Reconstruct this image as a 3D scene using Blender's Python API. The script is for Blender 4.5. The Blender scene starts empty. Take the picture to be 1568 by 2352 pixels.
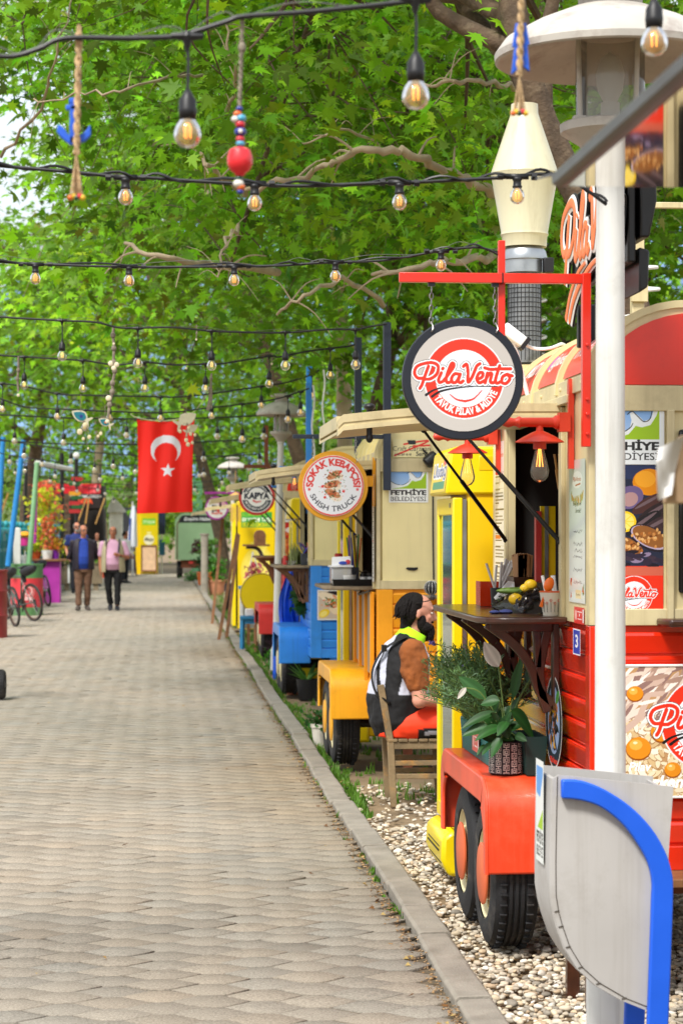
import bpy, math, random
import numpy as np
from mathutils import Vector, Matrix
random.seed(11)
rng = np.random.default_rng(11)
SC = bpy.context.scene
COL = SC.collection
PI = math.pi
U = random.uniform
# ---- camera model
CAM_H = 1.62
FPX = 5000.0                       # focal length in units of a 1568 px wide picture
TH = math.atan((784 - 375) / FPX)  # yaw to the right of the path direction
ST, CT = math.sin(TH), math.cos(TH)
def P(px, py, Y):
 """measured picture position -> point in the place at path distance Y (used to survey where things stand)"""
 xc = (px - 784) / FPX
 d = Y / (CT - xc * ST)
 return Vector((d * (ST + xc * CT), Y, CAM_H + d * (1220 - py) / FPX))
def PX(px, Y): return P(px, 1220, Y).x
def PZ(py, Y, px=800): return P(px, py, Y).z
def ground(px, py, z=0.0):
 yc = (1220 - py) / FPX
 d = (z - CAM_H) / yc
 xc = (px - 784) / FPX
 return Vector((d * (ST + xc * CT), d * (CT - xc * ST), z))
# ---- colours and materials
def lin(c):
 return c / 12.92 if c <= 0.04045 else ((c + 0.055) / 1.055) ** 2.4
def H(h):
 h = h.lstrip('#')
 return tuple(lin(int(h[i:i + 2], 16) / 255) for i in (0, 2, 4))
MATS = {}
def mat(name, col, rough=.5, metal=0., var=.10, vs=6., bump=0., bs=60., spec=.5, coat=0., dirt=0., dcol='#5a4a38', ds=3., emis=0., alpha=1., trans=0., streak=0.):
 if name in MATS: return MATS[name]
 if isinstance(col, str): col = H(col)
 m = bpy.data.materials.new(name); m.use_nodes = True
 nt = m.node_tree; n = nt.nodes; L = nt.links
 b = n['Principled BSDF']
 b.inputs['Roughness'].default_value = rough; b.inputs['Metallic'].default_value = metal
 b.inputs['Specular IOR Level'].default_value = spec
 b.inputs['Coat Weight'].default_value = coat; b.inputs['Coat Roughness'].default_value = .12
 b.inputs['Base Color'].default_value = (*col, 1)
 b.inputs['Alpha'].default_value = alpha; b.inputs['Transmission Weight'].default_value = trans
 if emis:
  b.inputs['Emission Color'].default_value = (*col, 1); b.inputs['Emission Strength'].default_value = emis
 if var or dirt or bump or streak:
  tc = n.new('ShaderNodeTexCoord')
 src = None
 if var:
  t = n.new('ShaderNodeTexNoise'); t.inputs['Scale'].default_value = vs; t.inputs['Detail'].default_value = 6
  L.new(tc.outputs['Object'], t.inputs['Vector'])
  r = n.new('ShaderNodeMapRange'); r.inputs[1].default_value = .3; r.inputs[2].default_value = .7
  r.inputs[3].default_value = 1 - var; r.inputs[4].default_value = 1 + var
  L.new(t.outputs['Fac'], r.inputs[0])
  x = n.new('ShaderNodeMix'); x.data_type = 'RGBA'; x.blend_type = 'MULTIPLY'; x.inputs['Factor'].default_value = 1
  x.inputs['A'].default_value = (*col, 1); L.new(r.outputs[0], x.inputs['B'])
  src = x.outputs['Result']
  rr = n.new('ShaderNodeMapRange'); rr.inputs[3].default_value = max(.03, rough - .1); rr.inputs[4].default_value = min(1, rough + .12)
  L.new(t.outputs['Fac'], rr.inputs[0]); L.new(rr.outputs[0], b.inputs['Roughness'])
 if dirt:
  t2 = n.new('ShaderNodeTexNoise'); t2.inputs['Scale'].default_value = ds; t2.inputs['Detail'].default_value = 9; t2.inputs['Roughness'].default_value = .7
  L.new(tc.outputs['Object'], t2.inputs['Vector'])
  r2 = n.new('ShaderNodeMapRange'); r2.inputs[1].default_value = .52; r2.inputs[2].default_value = .78; r2.inputs[4].default_value = dirt
  L.new(t2.outputs['Fac'], r2.inputs[0])
  x2 = n.new('ShaderNodeMix'); x2.data_type = 'RGBA'
  L.new(r2.outputs[0], x2.inputs['Factor'])
  if src: L.new(src, x2.inputs['A'])
  else: x2.inputs['A'].default_value = (*col, 1)
  x2.inputs['B'].default_value = (*H(dcol), 1); src = x2.outputs['Result']
 if streak:
  mp = n.new('ShaderNodeMapping'); mp.inputs['Scale'].default_value = (26, 26, 1.1); L.new(tc.outputs['Object'], mp.inputs['Vector'])
  t4 = n.new('ShaderNodeTexNoise'); t4.inputs['Scale'].default_value = 1; t4.inputs['Detail'].default_value = 7; t4.inputs['Roughness'].default_value = .65; L.new(mp.outputs[0], t4.inputs['Vector'])
  r4 = n.new('ShaderNodeMapRange'); r4.inputs[1].default_value = .5; r4.inputs[2].default_value = .8; r4.inputs[4].default_value = streak; L.new(t4.outputs['Fac'], r4.inputs[0])
  x4 = n.new('ShaderNodeMix'); x4.data_type = 'RGBA'; L.new(r4.outputs[0], x4.inputs['Factor']); x4.inputs['A'].default_value = (*col, 1)
  if src: L.new(src, x4.inputs['A'])
  x4.inputs['B'].default_value = (*H(dcol), 1); src = x4.outputs['Result']
 if src: L.new(src, b.inputs['Base Color'])
 if bump:
  t3 = n.new('ShaderNodeTexNoise'); t3.inputs['Scale'].default_value = bs; t3.inputs['Detail'].default_value = 5
  L.new(tc.outputs['Object'], t3.inputs['Vector'])
  bp = n.new('ShaderNodeBump'); bp.inputs['Strength'].default_value = bump; bp.inputs['Distance'].default_value = .01
  L.new(t3.outputs['Fac'], bp.inputs['Height']); L.new(bp.outputs[0], b.inputs['Normal'])
 MATS[name] = m
 return m
def colmat(name, rough=.5, bump=0., bs=80., spec=.5, transl=0., grain=0., gs=120.):
 """a material whose colour comes from the mesh (printed posters, leaves, paving stones)"""
 if name in MATS: return MATS[name]
 m = bpy.data.materials.new(name); m.use_nodes = True
 nt = m.node_tree; n = nt.nodes; L = nt.links
 b = n['Principled BSDF']; b.inputs['Roughness'].default_value = rough; b.inputs['Specular IOR Level'].default_value = spec
 a = n.new('ShaderNodeAttribute'); a.attribute_name = 'Col'
 src = a.outputs['Color']
 if bump or grain:
  tc = n.new('ShaderNodeTexCoord')
  t3 = n.new('ShaderNodeTexNoise'); t3.inputs['Scale'].default_value = gs if grain else bs; t3.inputs['Detail'].default_value = 6; t3.inputs['Roughness'].default_value = .75
  L.new(tc.outputs['Object'], t3.inputs['Vector'])
 if grain:
  r = n.new('ShaderNodeMapRange'); r.inputs[1].default_value = .3; r.inputs[2].default_value = .7
  r.inputs[3].default_value = 1 - grain; r.inputs[4].default_value = 1 + grain
  L.new(t3.outputs['Fac'], r.inputs[0])
  x = n.new('ShaderNodeMix'); x.data_type = 'RGBA'; x.blend_type = 'MULTIPLY'; x.inputs['Factor'].default_value = 1
  L.new(src, x.inputs['A']); L.new(r.outputs[0], x.inputs['B']); src = x.outputs['Result']
 L.new(src, b.inputs['Base Color'])
 if bump:
  bp = n.new('ShaderNodeBump'); bp.inputs['Strength'].default_value = bump; bp.inputs['Distance'].default_value = .01
  L.new(t3.outputs['Fac'], bp.inputs['Height']); L.new(bp.outputs[0], b.inputs['Normal'])
 if transl:
  tr = n.new('ShaderNodeBsdfTranslucent'); L.new(src, tr.inputs['Color'])
  mx = n.new('ShaderNodeMixShader'); mx.inputs[0].default_value = transl
  out = n['Material Output']
  L.new(b.outputs[0], mx.inputs[1]); L.new(tr.outputs[0], mx.inputs[2]); L.new(mx.outputs[0], out.inputs['Surface'])
 MATS[name] = m
 return m
def glassmat(name, tint='#ffffff', refl=.25, rough=.03, thick=.0):
 """thin pane or bulb glass: tinted see-through with mirror-like reflections"""
 if name in MATS: return MATS[name]
 m = bpy.data.materials.new(name); m.use_nodes = True
 nt = m.node_tree; n = nt.nodes; L = nt.links
 n.remove(n['Principled BSDF'])
 tr = n.new('ShaderNodeBsdfTransparent'); tr.inputs[0].default_value = (*H(tint), 1)
 gl = n.new('ShaderNodeBsdfGlossy'); gl.inputs['Roughness'].default_value = rough
 lw = n.new('ShaderNodeLayerWeight'); lw.inputs[0].default_value = refl
 df = n.new('ShaderNodeBsdfDiffuse'); df.inputs[0].default_value = (*H(tint), 1)
 mx = n.new('ShaderNodeMixShader'); mx2 = n.new('ShaderNodeMixShader'); mx2.inputs[0].default_value = thick
 L.new(tr.outputs[0], mx2.inputs[1]); L.new(df.outputs[0], mx2.inputs[2])
 L.new(lw.outputs['Fresnel'], mx.inputs[0]); L.new(mx2.outputs[0], mx.inputs[1]); L.new(gl.outputs[0], mx.inputs[2])
 L.new(mx.outputs[0], n['Material Output'].inputs['Surface'])
 MATS[name] = m
 return m
# ---- mesh builder
class G:
 def __init__(s):
  s.v = []; s.f = []; s.m = []; s.mi = 0; s.T = None; s.sharp = 35
 def add(s, vs, fs):
  o = len(s.v)
  if s.T is not None: vs = [s.T @ Vector(p) for p in vs]
  s.v.extend([tuple(p) for p in vs])
  for f in fs:
   s.f.append(tuple(i + o for i in f)); s.m.append(s.mi)
  return s
 def box(s, x0, x1, y0, y1, z0, z1):
  v = [(x, y, z) for z in (z0, z1) for y in (y0, y1) for x in (x0, x1)]
  return s.add(v, [(0, 2, 3, 1), (4, 5, 7, 6), (0, 1, 5, 4), (2, 6, 7, 3), (0, 4, 6, 2), (1, 3, 7, 5)])
 def quad(s, a, b, c, d): return s.add([a, b, c, d], [(0, 1, 2, 3)])
 def tube(s, pts, r, n=8, caps=True, flat=1.0, up=None):
  pts = [Vector(p) for p in pts]; k = len(pts)
  if not hasattr(r, '__len__'): r = [r] * k
  vs = []; prev = None
  for i, p in enumerate(pts):
   t = (pts[min(i + 1, k - 1)] - pts[max(i - 1, 0)])
   t = t.normalized() if t.length > 1e-9 else Vector((0, 0, 1))
   if prev is None:
    a = Vector(up) if up is not None else (Vector((0, 0, 1)) if abs(t.z) < .9 else Vector((1, 0, 0)))
   else: a = prev
   u = a - t * a.dot(t)
   if u.length < 1e-6: u = t.orthogonal()
   u.normalize(); w = t.cross(u); prev = u
   for j in range(n):
    q = 2 * PI * j / n
    vs.append(p + (u * math.cos(q) * flat + w * math.sin(q)) * r[i])
  fs = []
  for i in range(k - 1):
   for j in range(n):
    fs.append((i * n + j, i * n + (j + 1) % n, (i + 1) * n + (j + 1) % n, (i + 1) * n + j))
  if caps:
   fs.append(tuple(range(n - 1, -1, -1))); fs.append(tuple((k - 1) * n + j for j in range(n)))
  return s.add(vs, fs)
 def cyl(s, a, b, r0, r1=None, n=16): return s.tube([a, b], [r0, r0 if r1 is None else r1], n)
 def bar(s, a, b, w, h=None, up=(0, 0, 1)):
  """square bar from a to b"""
  a = Vector(a); b = Vector(b); h = w if h is None else h
  t = (b - a).normalized(); u = Vector(up); u = u - t * u.dot(t)
  if u.length < 1e-6: u = t.orthogonal()
  u.normalize(); v = t.cross(u)
  vs = [p + u * (i * h / 2) + v * (j * w / 2) for p in (a, b) for (i, j) in ((-1, -1), (-1, 1), (1, 1), (1, -1))]
  return s.add(vs, [(3, 2, 1, 0), (4, 5, 6, 7), (0, 1, 5, 4), (1, 2, 6, 5), (2, 3, 7, 6), (3, 0, 4, 7)])
 def lathe(s, prof, o=(0, 0, 0), n=24, axis='z', caps=True):
  vs = []; k = len(prof)
  for (r, z) in prof:
   for j in range(n):
    q = 2 * PI * j / n; c, d = r * math.cos(q), r * math.sin(q)
    if axis == 'z': p = (o[0] + c, o[1] + d, o[2] + z)
    elif axis == 'x': p = (o[0] + z, o[1] + c, o[2] + d)
    else: p = (o[0] + d, o[1] + z, o[2] + c)
    vs.append(p)
  fs = [(i * n + j, i * n + (j + 1) % n, (i + 1) * n + (j + 1) % n, (i + 1) * n + j) for i in range(k - 1) for j in range(n)]
  if caps:
   if prof[0][0] > 1e-6: fs.append(tuple(range(n - 1, -1, -1)))
   if prof[-1][0] > 1e-6: fs.append(tuple((k - 1) * n + j for j in range(n)))
  return s.add(vs, fs)
 def ell(s, c, rx, ry=None, rz=None, nu=14, nv=8):
  ry = rx if ry is None else ry; rz = rx if rz is None else rz
  vs = []
  for i in range(nv + 1):
   ph = PI * i / nv
   for j in range(nu):
    q = 2 * PI * j / nu
    vs.append((c[0] + rx * math.sin(ph) * math.cos(q), c[1] + ry * math.sin(ph) * math.sin(q), c[2] + rz * math.cos(ph)))
  fs = [(i * nu + j, (i + 1) * nu + j, (i + 1) * nu + (j + 1) % nu, i * nu + (j + 1) % nu) for i in range(nv) for j in range(nu)]
  return s.add(vs, fs)
 def prism(s, poly, a0, a1, axis='y'):
  n = len(poly)
  def m(p, a):
   if axis == 'y': return (p[0], a, p[1])
   if axis == 'x': return (a, p[0], p[1])
   return (p[0], p[1], a)
  vs = [m(p, a0) for p in poly] + [m(p, a1) for p in poly]
  fs = [tuple(range(n - 1, -1, -1)), tuple(range(n, 2 * n))] + [(i, (i + 1) % n, n + (i + 1) % n, n + i) for i in range(n)]
  return s.add(vs, fs)
 def strip(s, prof, a0, a1, axis='y', th=.012):
  """open profile swept along an axis with thickness"""
  pts = [Vector(p) for p in prof]; k = len(pts); off = []
  for i in range(k):
   t = (pts[min(i + 1, k - 1)] - pts[max(i - 1, 0)]).normalized()
   off.append(pts[i] + Vector((-t.y, t.x)) * th)
  return s.prism(list(pts) + off[::-1], a0, a1, axis)
 def loft(s, rings, n=16):
  """rings: (centre, u-vector, v-vector)"""
  vs = []; k = len(rings)
  for (c, u, v) in rings:
   c = Vector(c); u = Vector(u); v = Vector(v)
   for j in range(n):
    q = 2 * PI * j / n
    vs.append(c + u * math.cos(q) + v * math.sin(q))
  fs = [(i * n + j, i * n + (j + 1) % n, (i + 1) * n + (j + 1) % n, (i + 1) * n + j) for i in range(k - 1) for j in range(n)]
  fs.append(tuple(range(n - 1, -1, -1))); fs.append(tuple((k - 1) * n + j for j in range(n)))
  return s.add(vs, fs)
 def mesh(s, name, off=None):
  me = bpy.data.meshes.new(name)
  v = np.array(s.v, dtype=np.float64).reshape(-1, 3)
  if off is not None: v = v - np.array(off)
  me.from_pydata(v.tolist(), [], s.f)
  me.polygons.foreach_set('material_index', s.m)
  return me
 def build(s, name, mats, parent=None, bevel=0., local=False, sharp=None, recalc=True, smooth=True):
  off = None if local else wloc(parent)
  me = s.mesh(name, off)
  if recalc:
   import bmesh
   bm = bmesh.new(); bm.from_mesh(me); bmesh.ops.recalc_face_normals(bm, faces=bm.faces); bm.to_mesh(me); bm.free()
  if not isinstance(mats, (list, tuple)): mats = [mats]
  for q in mats: me.materials.append(q)
  if smooth:
   me.shade_smooth(); me.set_sharp_from_angle(angle=math.radians(sharp or s.sharp))
  return link(name, me, parent, bevel)
def link(name, me, parent=None, bevel=0.):
 o = bpy.data.objects.new(name, me); COL.objects.link(o)
 if parent is not None: o.parent = parent
 if bevel:
  b = o.modifiers.new('Bevel', 'BEVEL'); b.width = bevel; b.segments = 2; b.limit_method = 'ANGLE'; b.angle_limit = .7
  b.harden_normals = False
 return o
def wloc(o):
 p = Vector((0, 0, 0))
 while o is not None:
  p = p + o.location; o = o.parent
 return p
def tag(o, label=None, cat=None, group=None, kind=None):
 if label: o['label'] = label
 if cat: o['category'] = cat
 if group: o['group'] = group
 if kind: o['kind'] = kind
 return o
def thing(name, label, cat, loc=(0, 0, 0), rz=0., group=None):
 o = bpy.data.objects.new(name, None); COL.objects.link(o); o.empty_display_size = .1
 o.location = loc; o.rotation_euler = (0, 0, rz)
 return tag(o, label, cat, group)
def copy_tree(o, parent=None, loc=None, rz=None, label=None):
 c = o.copy(); COL.objects.link(c)
 if parent is not None: c.parent = parent
 if loc is not None: c.location = loc
 if rz is not None: c.rotation_euler = (0, 0, rz)
 if label: c['label'] = label
 for ch in list(o.children): copy_tree(ch, c)
 return c
def catmull(pts, n=6):
 pts = [Vector(p) for p in pts]; out = []
 for i in range(len(pts) - 1):
  p0 = pts[max(i - 1, 0)]; p1 = pts[i]; p2 = pts[i + 1]; p3 = pts[min(i + 2, len(pts) - 1)]
  for k in range(n):
   t = k / n
   out.append(.5 * ((2 * p1) + (p2 - p0) * t + (2 * p0 - 5 * p1 + 4 * p2 - p3) * t * t + (3 * p1 - p0 - 3 * p2 + p3) * t ** 3))
 out.append(pts[-1]); return out
def numesh(name, V, polys_n, loops, cols=None, mats=(), parent=None, smooth=False):
 """fast mesh: V (n,3), polys_n = vertices per face, loops = flat vertex indices"""
 me = bpy.data.meshes.new(name)
 V = np.asarray(V, dtype=np.float32); loops = np.asarray(loops, dtype=np.int32); pn = np.asarray(polys_n, dtype=np.int32)
 me.vertices.add(len(V)); me.vertices.foreach_set('co', V.ravel())
 me.loops.add(len(loops)); me.loops.foreach_set('vertex_index', loops)
 me.polygons.add(len(pn)); me.polygons.foreach_set('loop_start', np.concatenate(([0], np.cumsum(pn)[:-1])).astype(np.int32))
 me.update(calc_edges=True)
 if cols is not None:
  c = np.ones((len(V), 4), dtype=np.float32); c[:, :3] = cols
  a = me.attributes.new('Col', 'FLOAT_COLOR', 'POINT'); a.data.foreach_set('color', c.ravel())
 for m in mats: me.materials.append(m)
 if smooth: me.shade_smooth()
 return link(name, me, parent)
# ---- lettering and printed pictures
_TX = {}
def text_tris(txt, bold=0., shear=0.):
 """letters as triangles, cap height about 0.7, baseline 0, left at 0"""
 key = (txt, bold, shear)
 if key in _TX: return _TX[key]
 cu = bpy.data.curves.new('lettering', 'FONT'); cu.body = txt; cu.offset = bold; cu.shear = shear; cu.resolution_u = 4
 o = bpy.data.objects.new('lettering', cu); COL.objects.link(o)
 bpy.context.view_layer.update()
 dg = bpy.context.evaluated_depsgraph_get()
 me = bpy.data.meshes.new_from_object(o.evaluated_get(dg))
 me.calc_loop_triangles()
 V = np.array([v.co[:2] for v in me.vertices], dtype=float).reshape(-1, 2)
 T = np.array([t.vertices for t in me.loop_triangles], dtype=int).reshape(-1, 3)
 bpy.data.objects.remove(o); bpy.data.curves.remove(cu); bpy.data.meshes.remove(me)
 if len(V): V[:, 0] -= V[:, 0].min()
 _TX[key] = (V, T)
 return V, T
class Ras:
 """a flat printed picture drawn into the vertices of a fine sheet, in metres from its lower left corner"""
 def __init__(s, w, h, cell, bg):
  s.w, s.h = w, h; s.nx = max(2, int(w / cell) + 1); s.ny = max(2, int(h / cell) + 1)
  s.X, s.Y = np.meshgrid(np.linspace(0, w, s.nx), np.linspace(0, h, s.ny))
  s.C = np.zeros((s.ny, s.nx, 3)); s.C[:] = H(bg)
 def put(s, m, col, a=1.):
  c = np.array(H(col) if isinstance(col, str) else col)
  s.C[m] = s.C[m] * (1 - a) + c * a
 def ell(s, cx, cy, rx, ry, col, rot=0., a=1.):
  c, d = math.cos(rot), math.sin(rot); x = s.X - cx; y = s.Y - cy
  s.put(((x * c + y * d) / rx) ** 2 + ((-x * d + y * c) / ry) ** 2 <= 1, col, a)
 def rect(s, x0, x1, y0, y1, col, a=1.): s.put((s.X >= x0) & (s.X <= x1) & (s.Y >= y0) & (s.Y <= y1), col, a)
 def poly(s, pts, col, a=1.):
  m = np.zeros(s.X.shape, bool); n = len(pts)
  for i in range(n):
   x1, y1 = pts[i]; x2, y2 = pts[(i + 1) % n]
   if y1 == y2: continue
   cr = ((y1 > s.Y) != (y2 > s.Y)) & (s.X < (x2 - x1) * (s.Y - y1) / (y2 - y1) + x1)
   m ^= cr
  s.put(m, col, a)
 def stroke(s, pts, r, col, r1=None):
  m = np.zeros(s.X.shape, bool); k = len(pts)
  for i in range(k - 1):
   ax, ay = pts[i][:2]; bx, by = pts[i + 1][:2]; dx, dy = bx - ax, by - ay
   l = dx * dx + dy * dy + 1e-12
   t = np.clip(((s.X - ax) * dx + (s.Y - ay) * dy) / l, 0, 1)
   rr = r if r1 is None else r + (r1 - r) * (i + t) / (k - 1)
   m |= (s.X - ax - t * dx) ** 2 + (s.Y - ay - t * dy) ** 2 <= rr ** 2
  s.put(m, col)
 def tris(s, V, T, col):
  dx = s.w / (s.nx - 1); dy = s.h / (s.ny - 1); c = np.array(H(col))
  for t in T:
   p = V[t]; i0 = max(0, int(p[:, 0].min() / dx)); i1 = min(s.nx - 1, int(p[:, 0].max() / dx) + 1)
   j0 = max(0, int(p[:, 1].min() / dy)); j1 = min(s.ny - 1, int(p[:, 1].max() / dy) + 1)
   if i1 < i0 or j1 < j0: continue
   x = s.X[j0:j1 + 1, i0:i1 + 1]; y = s.Y[j0:j1 + 1, i0:i1 + 1]
   (ax, ay), (bx, by), (cx, cy) = p
   d = (by - cy) * (ax - cx) + (cx - bx) * (ay - cy)
   if abs(d) < 1e-14: continue
   l1 = ((by - cy) * (x - cx) + (cx - bx) * (y - cy)) / d
   l2 = ((cy - ay) * (x - cx) + (ax - cx) * (y - cy)) / d
   m = (l1 >= -.02) & (l2 >= -.02) & (l1 + l2 <= 1.02)
   s.C[j0:j1 + 1, i0:i1 + 1][m] = c
 def text(s, txt, x, y, h, col, w=None, bold=.02, shear=0., center=False, rot=0.):
  V, T = text_tris(txt, bold, shear)
  if not len(V): return
  k = h / .70; tw = V[:, 0].max()
  kx = k if w is None else w / tw
  W = V * np.array([kx, k])
  if center: W[:, 0] -= tw * kx / 2
  if rot:
   c, d = math.cos(rot), math.sin(rot); W = np.stack([W[:, 0] * c - W[:, 1] * d, W[:, 0] * d + W[:, 1] * c], 1)
  s.tris(W + np.array([x, y]), T, col)
 def arc(s, txt, cx, cy, R, h, a0, a1, col, bold=.03, outer=True):
  """letters bent round a circle from angle a0 to a1 (degrees), baseline radius R"""
  V, T = text_tris(txt, bold, 0.); k = h / .70; tw = V[:, 0].max()
  a = np.radians(a0 + (a1 - a0) * V[:, 0] / tw)
  r = R + V[:, 1] * k if outer else R - V[:, 1] * k
  s.tris(np.stack([cx + r * np.cos(a), cy + r * np.sin(a)], 1), T, col)
 def noise(s, amt):
  s.C *= 1 + (rng.random(s.X.shape)[..., None] - .5) * 2 * amt
 def build(s, name, o, u, v, parent=None, rough=.35, disc=None, m=None):
  o = Vector(o) - wloc(parent); u = Vector(u); v = Vector(v)
  X = s.X.ravel(); Y = s.Y.ravel()
  V = np.array(o)[None] + X[:, None] * np.array(u)[None] + Y[:, None] * np.array(v)[None]
  idx = np.arange(s.nx * s.ny).reshape(s.ny, s.nx)
  q = np.stack([idx[:-1, :-1], idx[:-1, 1:], idx[1:, 1:], idx[1:, :-1]], -1).reshape(-1, 4)
  if disc is not None:
   rr = ((X - s.w / 2) / disc[0]) ** 2 + ((Y - s.h / 2) / disc[1]) ** 2
   q = q[(rr[q] <= 1).all(1)]
  return numesh(name, V, [4] * len(q), q.ravel(), s.C.reshape(-1, 3), [m or colmat('printed picture %.2f' % rough, rough)], parent)
EXPO = .98; PEB = 12500
# ---- camera, light
cam = bpy.data.cameras.new('camera'); co = bpy.data.objects.new('camera', cam); COL.objects.link(co)
cam.sensor_fit = 'VERTICAL'; cam.sensor_height = 36; cam.lens = FPX / 2352 * 36
cam.shift_y = 44 / 2352; cam.clip_end = 20000; cam.clip_start = .05
co.location = (0, 0, CAM_H); co.rotation_euler = (PI / 2, 0, -TH)
cam.dof.use_dof = True; cam.dof.focus_distance = 9.2; cam.dof.aperture_fstop = 6.3
SC.camera = co
w = bpy.data.worlds.new('World'); SC.world = w; w.use_nodes = True
SUN_EL, SUN_AZ = math.radians(52), math.radians(215)   # azimuth clockwise from +Y: behind the camera on the left
nt = w.node_tree; bg = nt.nodes['Background']
sky = nt.nodes.new('ShaderNodeTexSky'); sky.sky_type = 'NISHITA'; sky.sun_disc = False
sky.sun_elevation = SUN_EL; sky.sun_rotation = SUN_AZ; sky.dust_density = 2; sky.air_density = 1.2; sky.ozone_density = .6
tcw = nt.nodes.new('ShaderNodeTexCoord'); cn = nt.nodes.new('ShaderNodeTexNoise'); cn.inputs['Scale'].default_value = 2.2; cn.inputs['Detail'].default_value = 8; cn.inputs['Roughness'].default_value = .6
nt.links.new(tcw.outputs['Generated'], cn.inputs['Vector']); cr_ = nt.nodes.new('ShaderNodeMapRange'); cr_.inputs[1].default_value = .3; cr_.inputs[2].default_value = .6; cr_.inputs[3].default_value = .35; cr_.inputs[4].default_value = .92
nt.links.new(cn.outputs['Fac'], cr_.inputs[0]); cm = nt.nodes.new('ShaderNodeMix'); cm.data_type = 'RGBA'; nt.links.new(cr_.outputs[0], cm.inputs['Factor']); nt.links.new(sky.outputs[0], cm.inputs['A']); cm.inputs['B'].default_value = (6.6, 6.7, 6.9, 1)   # thin bright cloud
nt.links.new(cm.outputs['Result'], bg.inputs[0]); bg.inputs[1].default_value = .10
sl = bpy.data.lights.new('sun', 'SUN'); so = bpy.data.objects.new('sun', sl); COL.objects.link(so)
sl.energy = 2.5; sl.angle = math.radians(13); sl.color = (1, .965, .91)
dv = Vector((math.sin(SUN_AZ) * math.cos(SUN_EL), math.cos(SUN_AZ) * math.cos(SUN_EL), math.sin(SUN_EL)))
so.rotation_euler = dv.to_track_quat('Z', 'Y').to_euler(); so.location = (-20, -20, 30)
vs = SC.view_settings; vs.view_transform = 'Standard'; vs.look = 'None'; vs.gamma = 1; vs.exposure = EXPO
SC.cycles.max_bounces = 8; SC.cycles.transparent_max_bounces = 16; SC.cycles.use_denoising = True
SC.cycles.caustics_reflective = False; SC.cycles.caustics_refractive = False
# ---- ground, path, kerb
m_soil = mat('trodden soil', '#7d6a50', .95, var=.25, vs=2.5, bump=.6, bs=30, dirt=.5, dcol='#5f6a36', ds=1.2)
g = G(); g.quad((-2500, -60, -.06), (2500, -60, -.06), (2500, 5000, -.06), (-2500, 5000, -.06))
tag(g.build('ground', m_soil, recalc=False), kind='structure')
m_bed = mat('jointing sand', '#5f5340', .95, var=.25, vs=8, bump=.4, bs=60)
g = G()
g.box(-4.2, 1.0, -8, 84, -.055, -.0135)
g.box(-30, 8, 84, 110, -.055, -.008)
tag(g.build('path_bed', m_bed), kind='structure')
def paving():
 CP, RP, FL, OB = .175, .19, .035, .105     # column pitch, row pitch, half flat edge, oblique run
 V = []; PN = []; Lp = []; C = []; SPOTS = [(U(-2.6, .8), 7 + 50 * U(0, 1) ** 1.5, U(.12, .5)) for k in range(46)]
 wob = lambda x, y: .004 * math.sin(x * 2.1 + y * .9) * math.sin(y * .61 + x) + .004 * math.sin(y * 2.7 - x * 3)
 for c in range(-24, 7):
  for r in range(int((84 - 4) / RP)):
   x = c * CP + .012 * math.sin(r * .9 + c); y = 4 + (r + .5 * (c % 2)) * RP + .006 * math.sin(c * 2.2 + r)
   if x < -4.1 or x > .89 or x / y < (-375 - 160) / 5000: continue
   k = 1 - .012 - .006 * rng.random()
   pts = [(-FL - OB, 0), (-FL, -RP / 2), (FL, -RP / 2), (FL + OB, 0), (FL, RP / 2), (-FL, RP / 2)]
   pts = [(px * k + rng.normal(0, .0012), py * k + rng.normal(0, .0012)) for px, py in pts]
   tx, ty = rng.normal(0, .003), rng.normal(0, .0045); dz = rng.normal(0, .0012) - .001
   o = len(V); t = 1 + rng.normal(0, .036); warm = rng.normal(0, .02); patch = .5 + .5 * math.sin(x * 1.3 + 1.7 * math.sin(y * .31)) * math.sin(y * .43 + x * .4)
   base = np.array([.335 * t * (1 + warm), .30 * t, .242 * t * (1 - warm)]) * (1 + .16 * (patch - .5)) * np.array([1 + .05 * patch, 1, 1 - .02 * patch])
   ch = [rng.random() < .12 for _ in pts]
   if rng.random() < .05: base = base * .84
   for (sx, sy, sr) in SPOTS:
    d = math.hypot((x - sx), (y - sy) * .6) / sr
    if d < 1: base = base * (.82 + .18 * d)
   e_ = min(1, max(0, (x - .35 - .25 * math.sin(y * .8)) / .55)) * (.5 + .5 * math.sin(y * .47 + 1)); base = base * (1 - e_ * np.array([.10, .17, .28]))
   for (s_, z_, cc) in ((1, -.014, .55), (1, -.002, .92), (.976, 0, 1)):
    for j, (px, py) in enumerate(pts):
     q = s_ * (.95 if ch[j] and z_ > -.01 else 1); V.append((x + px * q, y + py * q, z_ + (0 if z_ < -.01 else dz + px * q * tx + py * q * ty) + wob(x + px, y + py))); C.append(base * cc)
   for l in (0, 6):
    for j in range(6): e = (j + 1) % 6; Lp += [o + l + j, o + l + e, o + l + 6 + e, o + l + 6 + j]; PN.append(4)
   Lp += [o + 12 + j for j in range(6)]; PN.append(6)
 return numesh('path', V, PN, Lp, np.array(C), [colmat('worn paving concrete', .9, bump=.9, spec=.25, grain=.5, gs=110)])
tag(paving(), kind='structure')
g = G(); y = 5.0
m_kerb = mat('kerb concrete', '#8a8377', .9, var=.18, vs=7, bump=.5, bs=90, dirt=.5, dcol='#5f543f', ds=6)
k = 0
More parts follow.
